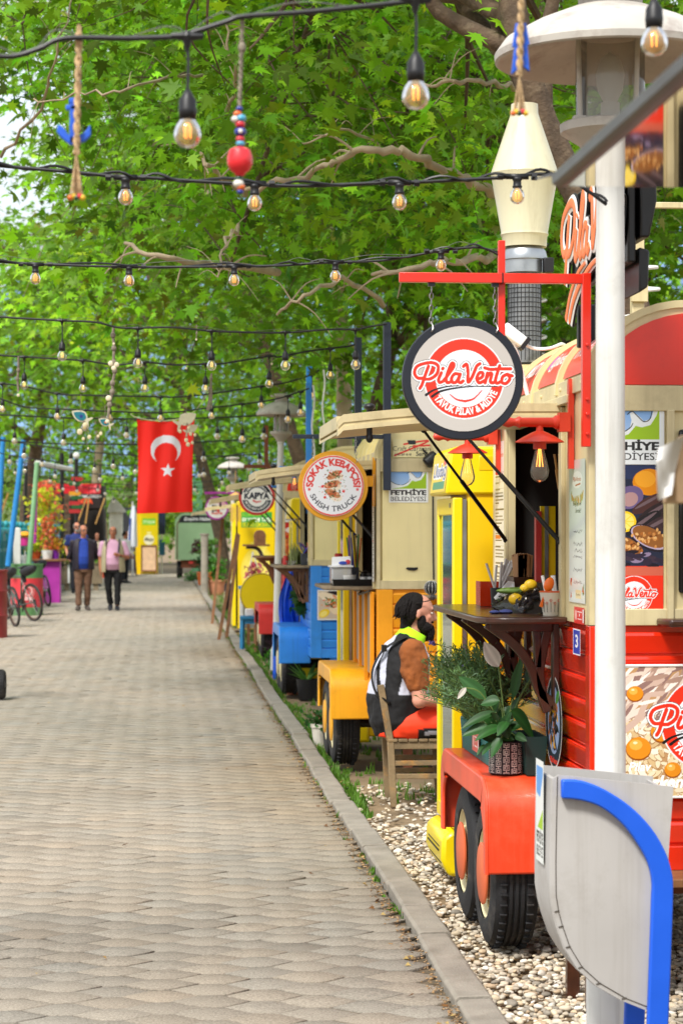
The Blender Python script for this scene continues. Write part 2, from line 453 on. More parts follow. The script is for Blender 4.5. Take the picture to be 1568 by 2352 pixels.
while y < 78:
 l = .6 + U(-.02, .02); bend = .0035 * max(0, y - 20)
 bx = lambda yy: .012 * math.sin(yy * .8)
 dz = U(-.006, .008); dx = U(-.006, .006) + bx(y)
 xa, xb = .995 + dx, 1.125 + dx; zt = .028 + dz
 v = []
 for yy, sk in ((y + .004, U(-.004, .004)), (y + l - .004, U(-.004, .004))):
  v += [(xa + sk, yy, -.05), (xa + sk, yy, zt - .01), (xa + .012 + sk, yy, zt), (xb - .012 + sk, yy, zt + .002), (xb + sk, yy, zt - .008), (xb + sk, yy, -.05)]
 g.add(v, [(0, 1, 2, 3, 4, 5), (11, 10, 9, 8, 7, 6)] + [(i, i + 6, i + 7, i + 1) for i in range(5)])
 y += l; k += 1
tag(g.build('kerb', m_kerb, bevel=.004), kind='structure')
def icos():
 import bmesh
 bm = bmesh.new(); bmesh.ops.create_icosphere(bm, subdivisions=2, radius=1)
 V = np.array([v.co[:] for v in bm.verts]); F = np.array([[v.index for v in f.verts] for f in bm.faces]); bm.free()
 return V, F
IV, IF = icos()
def pebbles(n, fx, size, seedz):
 Vs = []; Fs = []; Cs = []
 pal = np.array([H('#cfc4b0'), H('#bdb09a'), H('#a79c8a'), H('#d8d0c2'), H('#8e8678'), H('#b59f82'), H('#c9b99d')])
 for i in range(n):
  x, y = fx()
  s = size * math.exp(rng.normal(0, .26))
  a = rng.random() * 6.28; t = rng.normal(0, .35)
  q = IV * np.array([1.25, .9, .62]) * s
  q = q * (1 + .16 * np.sin(IV[:, :1] * 3 + a * 3) * np.cos(IV[:, 1:2] * 2.5 + a * 5))
  c, d = math.cos(a), math.sin(a); ct, dt = math.cos(t), math.sin(t)
  q = np.stack([q[:, 0], q[:, 1] * ct - q[:, 2] * dt, q[:, 1] * dt + q[:, 2] * ct], 1)
  q = np.stack([q[:, 0] * c - q[:, 1] * d, q[:, 0] * d + q[:, 1] * c, q[:, 2]], 1)
  q += np.array([x, y, seedz + rng.random() * .022 - .004])
  Vs.append(q); Fs.append(IF + i * len(IV))
  col = .98 * pal[rng.integers(len(pal))] * (1 + rng.normal(0, .1))
  Cs.append(np.repeat(col[None], len(IV), 0))
 return np.concatenate(Vs), np.concatenate(Fs), np.concatenate(Cs)
def gx():
 while True:
  y = 6.6 + 7.6 * rng.random() ** 1.5; x = 1.13 + 1.5 * rng.random() ** .9
  if y > 12.2 and rng.random() < .72: continue
  return x, y
V, F, C = pebbles(PEB, gx, .0113, -.042)
gr = numesh('gravel', V, [3] * len(F), F.ravel(), C, [colmat('river pebble', .75, bump=.15, bs=200, grain=.12, gs=60)], smooth=True)
tag(gr, kind='stuff')
# ---- weeds, litter of leaves
LEAFP = [(0, 0), (.09, .05), (.33, -.10), (.22, .13), (.56, .20), (.25, .32), (.43, .62), (.15, .47), (.13, .68), (.0, 1.0)]
def leaf_outline():
 r = [(x, y) for x, y in LEAFP]; l = [(-x, y) for x, y in LEAFP[1:-1]][::-1]
 return r, l
def leaves_mesh(name, centers, dirs, normals, sizes, cols, mats, parent=None, fold=.18):
 """plane-tree leaves: five-pointed blades folded along the midrib"""
 n = len(centers); r = np.array(LEAFP); k = len(r)
 lx = np.concatenate([r[:, 0], -r[1:-1, 0]]); ly = np.concatenate([r[:, 1], r[1:-1, 1]])
 T = len(lx)
 d = dirs / np.linalg.norm(dirs, axis=1, keepdims=True)
 nn = normals - d * (normals * d).sum(1, keepdims=True); nn /= np.linalg.norm(nn, axis=1, keepdims=True) + 1e-9
 u = np.cross(d, nn)
 lz = -np.abs(lx) * fold
 droop = -.25 * ly ** 2
 Vv = (centers[:, None] + sizes[:, None, None] * (u[:, None] * lx[None, :, None] + d[:, None] * ly[None, :, None] + nn[:, None] * (lz + droop)[None, :, None]))
 right = list(range(k)); left = [k - 1] + list(range(k, T))[::-1] + [0]
 left = [0] + list(range(k, T)) + [k - 1]
 a = np.array(right); b = np.array(left[::-1])
 off = (np.arange(n) * T)[:, None]
 loops = np.concatenate([np.concatenate([a[None] + off, b[None] + off], 1)]).ravel()
 pn = np.tile([len(a), len(b)], n)
 C = np.repeat(cols, T, 0)
 return numesh(name, Vv.reshape(-1, 3), pn, loops, C, mats, parent)
def blades(name, spots, hgt, wid, col, kind=None, jit=.5, mats=None, parent=None, per=5):
 V = []; Lp = []; C = []
 for (x, y, z, s) in spots:
  for q in range(per):
   a = U(0, 6.28); h = hgt * s * U(.5, 1.2); w_ = wid * U(.7, 1.3); lean = U(.1, jit) * h
   dx, dy = math.cos(a), math.sin(a); o = len(V)
   px, py = x + U(-.04, .04) * s, y + U(-.04, .04) * s
   for t in (0, .5, 1):
    ww = w_ * (1 - t) + .0008
    cx, cy = px + dx * lean * t * t, py + dy * lean * t * t; cz = z + h * (t - .25 * t * t * (lean / h))
    V += [(cx - dy * ww, cy + dx * ww, cz), (cx + dy * ww, cy - dx * ww, cz)]
   Lp += [o, o + 1, o + 3, o + 2, o + 2, o + 3, o + 5, o + 4]
   cc = np.array(H(col)) * U(.6, 1.35); C += [cc] * 6
 return numesh(name, V, [4] * (len(Lp) // 4), Lp, np.array(C), mats or [colmat('grass blade', .6, transl=.35)], parent)
m_leafdry = colmat('dry leaf', .8, transl=.2)
sp = []
for i in range(1250):
 y = 12.6 + 22 * rng.random() ** 1.3; x = 1.12 + .85 * rng.random() ** 1.3
 if rng.random() < .35: x = 1.14 + .06 * rng.random()
 if math.sin(x * 9 + y * 2.3) + math.sin(y * 5.1 - x * 3) < -.1 and x > 1.2: continue
 sp.append((x, y, -.05, U(.3, .95)))
for i in range(260):
 y = 9 + 40 * rng.random(); sp.append((.985 + rng.normal(0, .012), y, -.015, U(.15, .5)))
for i in range(500):
 y = 30 + 40 * rng.random(); sp.append((1.15 + 1.2 * rng.random(), y, -.05, U(.6, 1.6)))
tag(blades('grass', sp, .085, .006, '#5d8a24', per=9), kind='stuff')
n = 1300
cen = [];
for i in range(n):
 u = rng.random()
 if u < .45: x, y = .98 - abs(rng.normal(0, .05)), 7 + 45 * rng.random()
 elif u < .75: x, y = -2.55 + rng.normal(0, .3), 30 + 26 * rng.random()
 elif u < .86: x, y = -2.4 + 3.3 * rng.random(), 8 + 50 * rng.random()
 else: x, y = 1.14 + .7 * rng.random() ** 2, 8 + 30 * rng.random()
 cen.append((x, y, .006 + (.022 if .99 < x < 1.13 else 0)))
cen = np.array(cen); a = rng.random(n) * 6.28
dirs = np.stack([np.cos(a), np.sin(a), rng.normal(0, .15, n)], 1); nor = np.stack([rng.normal(0, .3, n), rng.normal(0, .3, n), np.ones(n)], 1)
pal = np.array([H('#9c7a42'), H('#7c5428'), H('#b09658'), H('#6a4a2a')])
tag(leaves_mesh('fallen_leaves', cen, dirs, nor, rng.uniform(.010, .030, n), pal[rng.integers(0, 4, n)], [m_leafdry], fold=-.3), kind='stuff')
V, F, C = pebbles(1500, lambda: (.975 + rng.normal(0, .012) - abs(rng.normal(0, .018)), 6.8 + 30 * rng.random() ** 1.6), .0035, .003)
C = C * np.array([.55, .40, .25])
tag(numesh('gutter_litter', V, [3] * len(F), F.ravel(), C, [colmat('river pebble')]), kind='stuff')
# ---- far hills
def ridge(name, y0, x0, x1, hfun, col, depth):
 g = G(); n = 60; m = 14; vs = []
 for j in range(m + 1):
  t = j / m
  for i in range(n + 1):
   x = x0 + (x1 - x0) * i / n
   h = hfun(i / n) * math.sin(t * PI / 2) ** .9
   vs.append((x, y0 + depth * t + 30 * math.sin(i * 1.7 + j), -1 + h * (1 + .07 * math.sin(i * 2.3 + j * 1.9) + .04 * math.sin(i * 5.1 + j * 3))))
 fs = [(j * (n + 1) + i, j * (n + 1) + i + 1, (j + 1) * (n + 1) + i + 1, (j + 1) * (n + 1) + i) for j in range(m) for i in range(n)]
 g.add(vs, fs); return tag(g.build(name, col), kind='structure')
m_hill = mat('haze blue mountain', '#6a86ab', .95, var=.2, vs=.02)  # distance haze is put into the blue base colour
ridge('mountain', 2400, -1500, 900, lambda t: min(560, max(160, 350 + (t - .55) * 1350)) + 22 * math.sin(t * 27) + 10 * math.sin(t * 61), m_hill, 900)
ridge('hills', 500, -500, 500, lambda t: 26 + 10 * math.sin(t * 7) + 5 * math.sin(t * 23), mat('scrub hillside', '#5c6b34', .95, var=.35, vs=.15), 260)
# ---- plane trees
m_bark_d = mat('dark flaking bark', '#5a4a3a', .95, var=.35, vs=9, bump=1.0, bs=38, dirt=.7, dcol='#8a7a62', ds=11)
m_bark_p = mat('pale plane bark', '#a3937a', .9, var=.25, vs=5, bump=.5, bs=25, dirt=.6, dcol='#7c7258', ds=7)
m_leaf = colmat('plane leaf', .5, transl=.40, spec=.3)
CAMP = np.array([0, 0, CAM_H])
def inview(p, mar):
 x, y, z = p
 if y < 3: return False
 u = (x * CT - y * ST) / (x * ST + y * CT) * FPX + 784; v = 1220 - (z - CAM_H) / (x * ST + y * CT) * FPX
 mm = mar / y * FPX
 return -mm < u < 1568 + mm and -mm < v < 2352 + mm
def tree(name, label, base, trunk, r0, crown, radii, nleaf, lsize, bark, nlimb=9, group='plane trees along the path', clump=.55, tone=1.0, zmin=2.9, hue=0., cat='tree', cull=True, avoid=None):
 """trunk: list of points, crown: centre, radii: ellipsoid; limbs grow from the trunk to clump centres"""
 t = thing(name, label, cat, base, 0, group)
 g = G(); tp = catmull([Vector(p) for p in trunk], 5); k = len(tp)
 rad = [r0 * (1.25 - .25 * min(1, i / 3)) * (1 - .55 * i / (k - 1)) * (1 + .06 * math.sin(i * 2.3)) for i in range(k)]
 g.tube(tp, rad, 14)
 cx, cy, cz = crown; rx, ry, rz = radii
 ncl = max(12, nleaf // 46); cl = []
 while len(cl) < ncl:
  v = rng.normal(0, 1, 3); v /= np.linalg.norm(v); rr = rng.random() ** .4
  p = np.array([cx + v[0] * rx * rr, cy + v[1] * ry * rr, cz + v[2] * rz * rr])
  if p[2] < zmin + .3 * math.sin(p[0] * 2 + p[1]): continue
  if avoid is not None and avoid(p): continue
  cl.append(p)
 cl = np.array(cl)
 idx = rng.choice(len(cl), min(nlimb, len(cl)), replace=False)
 tips = []
 for i in idx:
  s = tp[int(k * U(.55, .98))]; e = Vector(cl[i]); d = e - s
  mid = s + d * .5 + Vector((rng.normal(0, .15), rng.normal(0, .15), .12)) * d.length
  pts = catmull([s, s + d * .22 + Vector((0, 0, .06)) * d.length, mid, e + Vector((rng.normal(0, .2), rng.normal(0, .2), rng.normal(0, .1)))], 6)
  rr = [r0 * .42 * (1 - .86 * q / (len(pts) - 1)) + .006 for q in range(len(pts))]
  g.tube(pts, rr, 8); tips += [(pts[q], rr[q]) for q in range(4, len(pts))]
 tv = np.array([p[:] for p, _ in tips])
 for c in cl:
  if not inview(c, 1.2) or rng.random() > .8: continue
  j = np.argmin(((tv - c) ** 2).sum(1)); s = tips[j][0]; e = Vector(c)
  if (e - s).length > 3.2: continue
  mid = (s + e) / 2 + Vector(rng.normal(0, .12, 3)) * (e - s).length
  pts = catmull([s, mid, e], 4)
  g.tube(pts, [max(.006, min(.03, tips[j][1] * .6)) * (1 - .75 * q / (len(pts) - 1)) for q in range(len(pts))], 5)
 g.build('trunk', bark, t, sharp=60)
 ce, di, no, sz, co_ = [], [], [], [], []
 for c in cl:
  if cull and not inview(c, 1.6): continue
  tonec = math.exp(rng.normal(0, .42)); yel = rng.normal(0, .12)
  nl = int(46 * U(.7, 1.3))
  off = rng.normal(0, 1, (nl, 3)) * np.array([clump, clump, clump * .42]) * .82
  p = c + off - np.array([0, 0, .25]) * clump * (off[:, :2] ** 2).sum(1, keepdims=True) / clump ** 2
  outw = off / (np.linalg.norm(off, axis=1, keepdims=True) + 1e-6)
  d = outw * .9 + rng.normal(0, .55, (nl, 3)) * np.array([1, 1, .7]) + np.array([0, 0, -.22])
  nrm = rng.normal(0, .5, (nl, 3)) + np.array([-.1, -.25, 1.0])
  ce.append(p); di.append(d); no.append(nrm); sz.append(lsize * np.clip(np.exp(rng.normal(-.12, .3, nl)), .4, 1.55))
  lc = np.array([.16, .35, .009]) * tone * tonec
  lc = lc * np.array([1 + yel + hue, 1, 1])
  jit = np.exp(rng.normal(0, .2, (nl, 1)))
  if rng.random() < .02: lc = np.array([.26, .30, .02]) * U(.5, 1)
  co_.append(lc[None] * jit * (1 + rng.normal(0, .07, (nl, 3)) * np.array([1, .2, .5])))
 if ce:
  leaves_mesh('crown', np.concatenate(ce) - np.array(base_(base)), np.concatenate(di), np.concatenate(no), np.concatenate(sz), np.clip(np.concatenate(co_), .003, .8), [m_leaf], t)
 return t
def base_(b): return [b[0], b[1], b[2]]
def gap(p):
 u, v = p[0] / p[1] * FPX + 375, 1220 - (p[2] - CAM_H) / p[1] * FPX
 return (u < 125 + 55 * math.sin(v * .03) and 90 < v < 520) or ((u - 455) / 60) ** 2 + ((v - 235) / 28) ** 2 < 1 or (u < 20 and 560 < v < 720) or ((u - 150) / 60) ** 2 + ((v - 400) / 60) ** 2 < 1 and rng.random() < .6
B = (2.75, 11.9, 0)
tree('plane_tree', 'plane tree leaning left behind the red trailer with white rope light round its dark trunk', B,
     [(2.75, 11.9, -.1), (2.72, 11.9, 1.5), (2.62, 11.85, 2.6), (2.45, 11.8, 3.15), (2.12, 11.8, 3.75), (1.92, 11.8, 4.4), (1.8, 12, 5.6), (1.7, 12.3, 7)], .125,
     (1.3, 15.2, 5.9), (3.6, 4.2, 2.5), 17000, .112, m_bark_d, 14, zmin=3.7, clump=.36, avoid=gap)
g = G()
for pts, r0 in (([(1190, 470, 12.2), (1110, 435, 12.4), (1040, 405, 12.6), (960, 362, 12.8), (880, 344, 13), (820, 352, 13), (740, 390, 13.2), (660, 415, 13.4), (560, 440, 13.6)], .034), ([(1185, 205, 12), (1130, 190, 12), (1060, 184, 12.2), (990, 198, 12.4), (930, 230, 12.6)], .017),
 ([(880, 344, 13), (800, 300, 13.2), (700, 330, 13.4)], .012), ([(560, 440, 13.6), (500, 400, 13.8), (460, 360, 14)], .024), ([(545, 520, 13), (520, 560, 13), (500, 640, 13.2)], .012), ([(1130, 590, 12.6), (1060, 600, 12.8), (960, 615, 13), (860, 625, 13.2)], .028), ([(640, 625, 14), (500, 610, 14.2), (380, 595, 14.2), (290, 560, 14.4)], .03),
 ([(470, 180, 13), (400, 175, 13), (300, 200, 13.2), (200, 215, 13.4), (80, 230, 13.6)], .011), ([(0, 360, 14), (90, 250, 14), (130, 120, 14.2), (180, -40, 14.4)], .012), ([(520, 250, 13.4), (540, 180, 13.4), (520, 60, 13.6)], .016), ([(880, 700, 14), (800, 640, 14.2), (700, 680, 14.4), (640, 720, 14.6)], .02)):
 W = catmull([P(q[0], q[1], q[2] + 2.2 * max(0, 1 - i / (.4 * len(pts)))) for i, q in enumerate(pts)], 5); k = len(W); W = [p + Vector(rng.normal(0, .012, 3)) for p in W]; g.tube(W, [r0 * (1 - .6 * i / k) * (1 + .12 * math.sin(i * 2)) for i in range(k)], 8)
 for q in range(6): p = W[int(U(.2, .95) * k)]; e = p + Vector((U(-.3, .3), U(-.1, .2), U(-.25, .25))); g.tube(catmull([p, p.lerp(e, .5) + Vector((0, 0, .04)), e], 3), [r0 * .3, r0 * .28, r0 * .25, r0 * .2, r0 * .18, r0 * .15, r0 * .1][:7], 5)
g.build('branches', m_bark_p, bpy.data.objects['plane_tree'], sharp=60)
B = (2.35, 17.5, 0)
tree('plane_tree', 'slim plane tree just behind the metal chimney, white rope light wound round its trunk', B,
     [(3.0, 17.5, -.1), (3.0, 17.5, 1.5), (3.0, 17.6, 3.0), (2.9, 17.6, 4.2), (2.6, 18, 5.6), (2.4, 18.5, 7)], .085,
     (1.6, 20, 6.3), (4.2, 4.2, 2.9), 17000, .125, m_bark_d, 12, zmin=3.6, clump=.42, avoid=gap)
B = (2.5, 29, 0)
tree('plane_tree', 'plane tree with a pale straight trunk behind the navy post', B,
     [(2.45, 29, -.1), (2.43, 29, 2), (2.4, 29, 3.6), (2.36, 29, 4.6), (2.2, 29.3, 6), (1.9, 29.8, 8)], .125,
     (.8, 27, 7.0), (5.2, 5, 3.4), 14000, .14, m_bark_p, 12, zmin=3.5, clump=.52, avoid=gap)
B = (2.95, 26, 0)
tree('plane_tree', 'dark leaning plane tree directly right of the pale trunk, behind the yellow trailer', B,
     [(2.25, 26, -.1), (2.35, 26, 1.5), (2.5, 26, 2.8), (2.72, 26, 4), (2.75, 26.5, 5.5), (2.3, 27, 7.5)], .13,
     (3.6, 24.5, 6.2), (3.6, 4, 3.4), 9000, .15, m_bark_d, 10, zmin=2.4, clump=.6)
B = (2.6, 41, 0)
tree('plane_tree', 'plane tree with leaning trunk behind the second street lamp', B,
     [(2.9, 41, -.1), (2.75, 41, 2), (2.4, 41, 3.5), (1.9, 41.2, 5.2), (1.3, 41.6, 7), (.8, 42, 9)], .16,
     (.6, 40, 8.4), (6, 5.5, 4.6), 11000, .17, m_bark_d, 12, zmin=3.9, clump=.66, tone=.95, avoid=gap)
B = (1.5, 62, 0)
tree('plane_tree', 'plane tree whose dark slanting trunk stands right of the red flag', B,
     [(1.75, 62, -.1), (1.6, 62, 1.5), (1.25, 62, 3), (.8, 62, 4.6), (.2, 62.3, 6.5), (-.4, 63, 9)], .2,
     (-.5, 61, 9.2), (8, 7, 5.6), 12000, .2, m_bark_d, 14, zmin=4.3, clump=.85, tone=.95, avoid=gap)
B = (-4.4, 50, 0)
tree('plane_tree', 'brown plane tree trunk behind the teal fence at far left', B,
     [(-4.5, 72, -.1), (-4.45, 72, 2), (-4.2, 72, 4), (-3.8, 71, 6), (-3.2, 70, 9)], .3,
     (-5.5, 66, 9), (5.5, 7, 4.4), 9000, .2, m_bark_d, 12, zmin=3.6, clump=.95, tone=.9, hue=.08, avoid=gap)
B = (-2.3, 80, 0)
tree('plane_tree', 'plane tree with bare brown trunk behind the white shirted visitor', B,
     [(-2.35, 84, -.1), (-2.3, 84, 1.5), (-2.55, 84, 3.2), (-2.4, 84, 5), (-2.0, 83.5, 7.5), (-1.5, 83, 10)], .24,
     (-2, 86, 9), (9, 8, 5.5), 9000, .22, m_bark_p, 12, zmin=4.4, clump=1.1, tone=.9)
bgT = [(6.5, 34, 5.2, 3.4, 4.5, .95, 5200, .18), (8.5, 46, 5.5, 4.2, 5.2, .85, 5200, .2), (7.0, 60, 5.5, 4.5, 5.5, .9, 5200, .22), (5.6, 80, 5, 5, 5, .75, 5200, .24),
       (-9, 100, 5, 6, 5, .8, 5200, .26), (-1.5, 108, 5.2, 6.5, 5.4, .65, 6000, .28), (5.5, 112, 5, 6.5, 5.5, .7, 5200, .28), (12, 104, 6, 6, 6, .7, 4200, .28), (4.6, 22.5, 4.6, 2.4, 4.4, 1.0, 5200, .15), (-15, 112, 6, 6.5, 6, .7, 4200, .28)]
labs = ['dense green tree behind the yellow trailer roof', 'bushy tree behind the blue trailer, right of the pale trunk', 'broad tree behind the second street lamp', 'low dark tree rising above the green trailer',
  'rounded tree beyond the teal fence at the far left', 'dark tree closing the end of the path behind the kiosks', 'dark tree at the end of the path right of the flag', 'far tree behind the purple trailer', 'leafy tree directly behind the chimney of the red trailer', 'farthest tree at the left edge beyond the fence']
for q, (x, y, z, r, rz, tn, nl, ls) in enumerate(bgT):
 tree('background_tree', labs[q], (x, y, 0), [(x, y, -.1), (x + .1, y, 1.5), (x - .1, y, 3), (x, y, z), (x + .1, y, z + rz * .6)], .16,
         (x, y, z), (r, r, rz), nl, ls, m_bark_d, 8, 'trees closing the background', clump=.5 * r / 3, tone=tn, zmin=.7)
# ---- shared paints
m_cream = mat('cream paint', '#d6c798', .42, var=.08, vs=3, coat=.15, dirt=.2, dcol='#8d7c55', ds=4, streak=.22)
m_cream2 = mat('pale cream paint', '#e9dba2', .42, var=.06, vs=3, coat=.15, dirt=.13, dcol='#8d7c55', ds=4, streak=.14)
m_creamtrim = mat('cream metal trim', '#cbbd93', .4, var=.10, vs=9, dirt=.4, dcol='#7d6c4a', ds=8, streak=.35)
m_red = mat('red orange paint', (.72, .020, .004), .35, var=.10, vs=3, coat=.3, dirt=.22, dcol='#6b1a08', ds=5)
m_redgl = mat('glossy red boards', (.70, .024, .005), .18, var=.10, vs=3, coat=.7, dirt=.2, dcol='#6b1a08', ds=5)
m_redfen = mat('faded red plastic', (.76, .055, .012), .42, var=.14, vs=4, coat=.2, dirt=.4, dcol='#d8775a', ds=4, streak=.3)
m_yelfen = mat('yellow orange plastic', (.86, .40, .008), .42, var=.10, vs=4, coat=.2, dirt=.35, dcol='#8f6a20', ds=5, streak=.3)
m_orange = mat('orange yellow boards', (.85, .34, .006), .45, var=.10, vs=4, dirt=.18, dcol='#9a5a12', ds=5)
m_blue = mat('bright blue paint', (.028, .26, .78), .42, var=.08, vs=4, coat=.15, dirt=.3, dcol='#2c5480', ds=5, streak=.3)
m_darkblue = mat('petrol blue paint', (.01, .12, .26), .45, var=.1, dirt=.1)
m_redold = mat('weathered red paint', (.52, .03, .025), .5, var=.15, vs=5, dirt=.25, dcol='#d07a70', ds=3)
m_purple = mat('purple paint', (.22, .022, .42), .45, var=.08, dirt=.08)
m_magenta = mat('magenta paint', (.42, .03, .34), .5, var=.12, vs=4, dirt=.15, dcol='#a85a98')
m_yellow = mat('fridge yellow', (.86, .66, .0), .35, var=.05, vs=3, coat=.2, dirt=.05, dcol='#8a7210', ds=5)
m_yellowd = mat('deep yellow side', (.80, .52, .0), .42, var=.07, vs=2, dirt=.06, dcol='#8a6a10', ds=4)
m_black = mat('black plastic', '#0d0d10', .45, var=.15)
m_navy = mat('navy steel', '#1f2a3c', .45, var=.15, dirt=.25, dcol='#5a5a60', ds=9)
m_white = mat('white painted steel', '#d4d4cf', .5, var=.07, vs=4, dirt=.34, dcol='#7c7668', ds=5, streak=.45)
m_whitep = mat('white plastic', '#e6e6e2', .5, var=.03)
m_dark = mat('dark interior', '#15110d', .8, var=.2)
m_tyre = mat('tyre rubber', '#1b1b1d', .75, var=.2, vs=12, bump=.25, bs=120, dirt=.7, dcol='#6e665a', ds=6)
m_rim = mat('cream wheel rim', '#d8cfa6', .45, var=.1, dirt=.35, dcol='#7a6c4c', ds=14)
m_hubo = mat('faded orange hub plate', (.62, .12, .04), .5, var=.1, dirt=.15, dcol='#c98a6a')
m_hubk = mat('black hub', '#202020', .5)
m_alu = mat('galvanised metal', '#a8adb0', .35, metal=.9, var=.15, vs=12, dirt=.2, dcol='#5b5b58', ds=9)
m_chain = mat('steel chain', '#9a9a98', .35, metal=1., var=.2, vs=40)
m_wood = mat('dark varnished wood', '#3d1d10', .32, var=.35, vs=14, coat=.25, dirt=.3, dcol='#6b4424', ds=9)
m_woodg = mat('weathered grey wood', '#8a7a62', .8, var=.3, vs=20, bump=.4, bs=50, dirt=.3, dcol='#5a4a36', ds=8)
m_woodb = mat('mid brown wood', '#7b5230', .6, var=.3, vs=14, dirt=.2, dcol='#4a2c16', ds=8)
m_tan = mat('light plywood', '#c99a58', .7, var=.2, vs=10)
m_lampred = mat('red lamp enamel', (.60, .04, .015), .42, var=.12, vs=9, dirt=.2, dcol='#8f3a22', ds=12)
m_bulb = glassmat('clear bulb glass', '#fffaf0', .2, thick=.1)
m_bulba = glassmat('amber bulb glass', '#f8e4bc', .25, thick=.2)
m_bulbf = glassmat('bulb glass', '#f4ead0', .28, thick=.35)
m_fil = mat('lit filament', (1, .36, .06), .5, var=0, emis=1.6)
m_fily = mat('warm filament', (1, .62, .16), .5, var=0, emis=1.0)
m_pane = glassmat('cabinet glass', '#9fb0ac', .45, .02, thick=.10)
m_lampglass = glassmat('dusty lamp glass', '#d8d4cc', .3, .06, thick=.22)
m_rust = mat('rusty steel', '#6b3a22', .8, var=.3, vs=12)
m_clear = glassmat('clear plastic', '#e8ecee', .35, .08, thick=.12)
# ---- lettering and emblems
def cl(pts, ox, oy, s, n=6):
 """sketch strokes given as x,y(down) -> smoothed picture strokes"""
 return [(ox + p.x * s, oy - p.y * s) for p in catmull([(a, b, 0) for a, b in pts], n)]
SCRIPT = [
 [(700, 560), (650, 560), (618, 515), (640, 455), (710, 425), (790, 418), (838, 450), (826, 520), (770, 565), (722, 570)],
 [(748, 450), (715, 540), (688, 620), (668, 655)],
 [(868, 510), (842, 572), (852, 600), (884, 588)], [(884, 468), (880, 474)],
 [(884, 588), (930, 530), (978, 460), (984, 428), (962, 425), (930, 500), (912, 570), (926, 602), (960, 590)],
 [(1030, 522), (992, 520), (962, 562), (976, 600), (1010, 590), (1042, 528)], [(1044, 522), (1026, 582), (1046, 602), (1070, 585)],
 [(1074, 450), (1104, 430), (1116, 500), (1118, 596), (1158, 540), (1196, 450), (1228, 424)],
 [(1205, 570), (1250, 545), (1252, 508), (1222, 510), (1198, 560), (1222, 602), (1270, 580)],
 [(1298, 512), (1276, 602)], [(1282, 570), (1316, 515), (1338, 520), (1324, 585), (1346, 602), (1372, 585)],
 [(1412, 440), (1372, 575), (1388, 604), (1422, 588)], [(1272, 462), (1330, 476), (1420, 470), (1515, 470)],
 [(1482, 520), (1440, 545), (1434, 596), (1474, 604), (1508, 560), (1484, 520)], [(1484, 522), (1530, 535)]]
SWOOSH = [[(726, 716), (800, 670), (920, 638), (1032, 630)], [(782, 730), (860, 682), (1010, 650), (1180, 634), (1404, 634)]]
SMILE = [(946, 708), (1010, 756), (1090, 772), (1170, 748), (1246, 672)]
def script_logo(r, cx, cy, s, fill='#e8301c', mid='#f2f2f2', rim='#1c2433', k=1.):
 ox, oy = cx - 1080 * s, cy + 562 * s
 st = [cl(p, ox, oy, s) for p in SCRIPT]
 if rim:
  for p in st: r.stroke(p, 33 * s * k, rim)
 for p in st: r.stroke(p, 28 * s * k, mid)
 for p in st: r.stroke(p, 15.5 * s * k, fill)
def round_logo(r, cx, cy, s, ring='#f0321c', inner='#e6e9ee', edge='#e8e8ea', low='TAVUK PİLAV & MİDYE'):
 """red ring, script name, swoosh, smile and curved words; s = metres per sketch unit"""
 r.ell(cx, cy, 378 * s, 378 * s, edge); r.ell(cx, cy, 366 * s, 366 * s, ring)
 r.ell(cx, cy, 266 * s, 266 * s, '#f4f4f4'); r.ell(cx, cy, 256 * s, 256 * s, inner)
 ox, oy = cx - 1080 * s, cy + 562 * s
 r.stroke(cl(SMILE[:3], ox, oy, s), 4 * s, ring, 12 * s); r.stroke(cl(SMILE[2:], ox, oy, s), 12 * s, ring, 4 * s)
 r.arc(low, cx, cy, 336 * s, 62 * s, 213, 338, '#f4f4f4', .03, False)
 script_logo(r, cx, cy, s)
 for p in SWOOSH: r.stroke(cl(p, ox, oy, s), 13 * s, '#15151a', 3 * s)
def municipal(r, x, y, w, bg='#e9eeee', words=True):
 """blue bay, white coast line and green land over the two-line municipality name; lower left corner, width"""
 h = w * .64; b = y + (w * .36 if words else .04 * w)
 for i in range(14):
  t = i / 14; r.rect(x, x + w, b + h * t, b + h * (t + 1 / 14) + 1e-4, tuple((1 - t) * np.array(H('#a9c6ea')) + t * np.array(H('#5f9bdc'))))
 S = lambda pts: [(x + a * w, b + c * h) for a, c in pts]
 land = S([(0, .05), (0, .32), (.15, .2), (.34, .17), (.5, .3), (.53, .5), (.5, .68), (.56, .74), (.66, .6), (.74, .48), (.86, .55), (.9, .75), (.97, 1.0), (1, 1), (1, 0), (0, 0)])
 r.poly(land, bg)
 green = S([(0, .0), (.3, .06), (.48, .14), (.6, .36), (.7, .32), (.85, .38), (.95, .62), (1, .85), (1, 0)])
 r.poly(green, '#9cc41c')
 r.stroke([(p.x, p.y) for p in catmull([(q[0], q[1], 0) for q in S([(0, .33), (.15, .2), (.34, .17), (.5, .3), (.55, .42)])], 5)], .008 * w, '#15151a')
 r.stroke([(p.x, p.y) for p in catmull([(q[0], q[1], 0) for q in S([(.46, .66), (.54, .74), (.64, .6), (.74, .47), (.84, .54), (.88, .78)])], 5)], .008 * w, '#15151a')
 r.stroke([(p.x, p.y) for p in catmull([(q[0], q[1], 0) for q in S([(.76, .98), (.68, .9), (.66, .8)])], 4)], .008 * w, '#15151a')
 if words:
  r.text('FETHİYE', x, y + w * .19, w * .125, '#1c1c20', w=w, bold=.045)
  r.text('BELEDİYESİ', x, y + w * .02, w * .115, '#1c1c20', w=w, bold=.01)
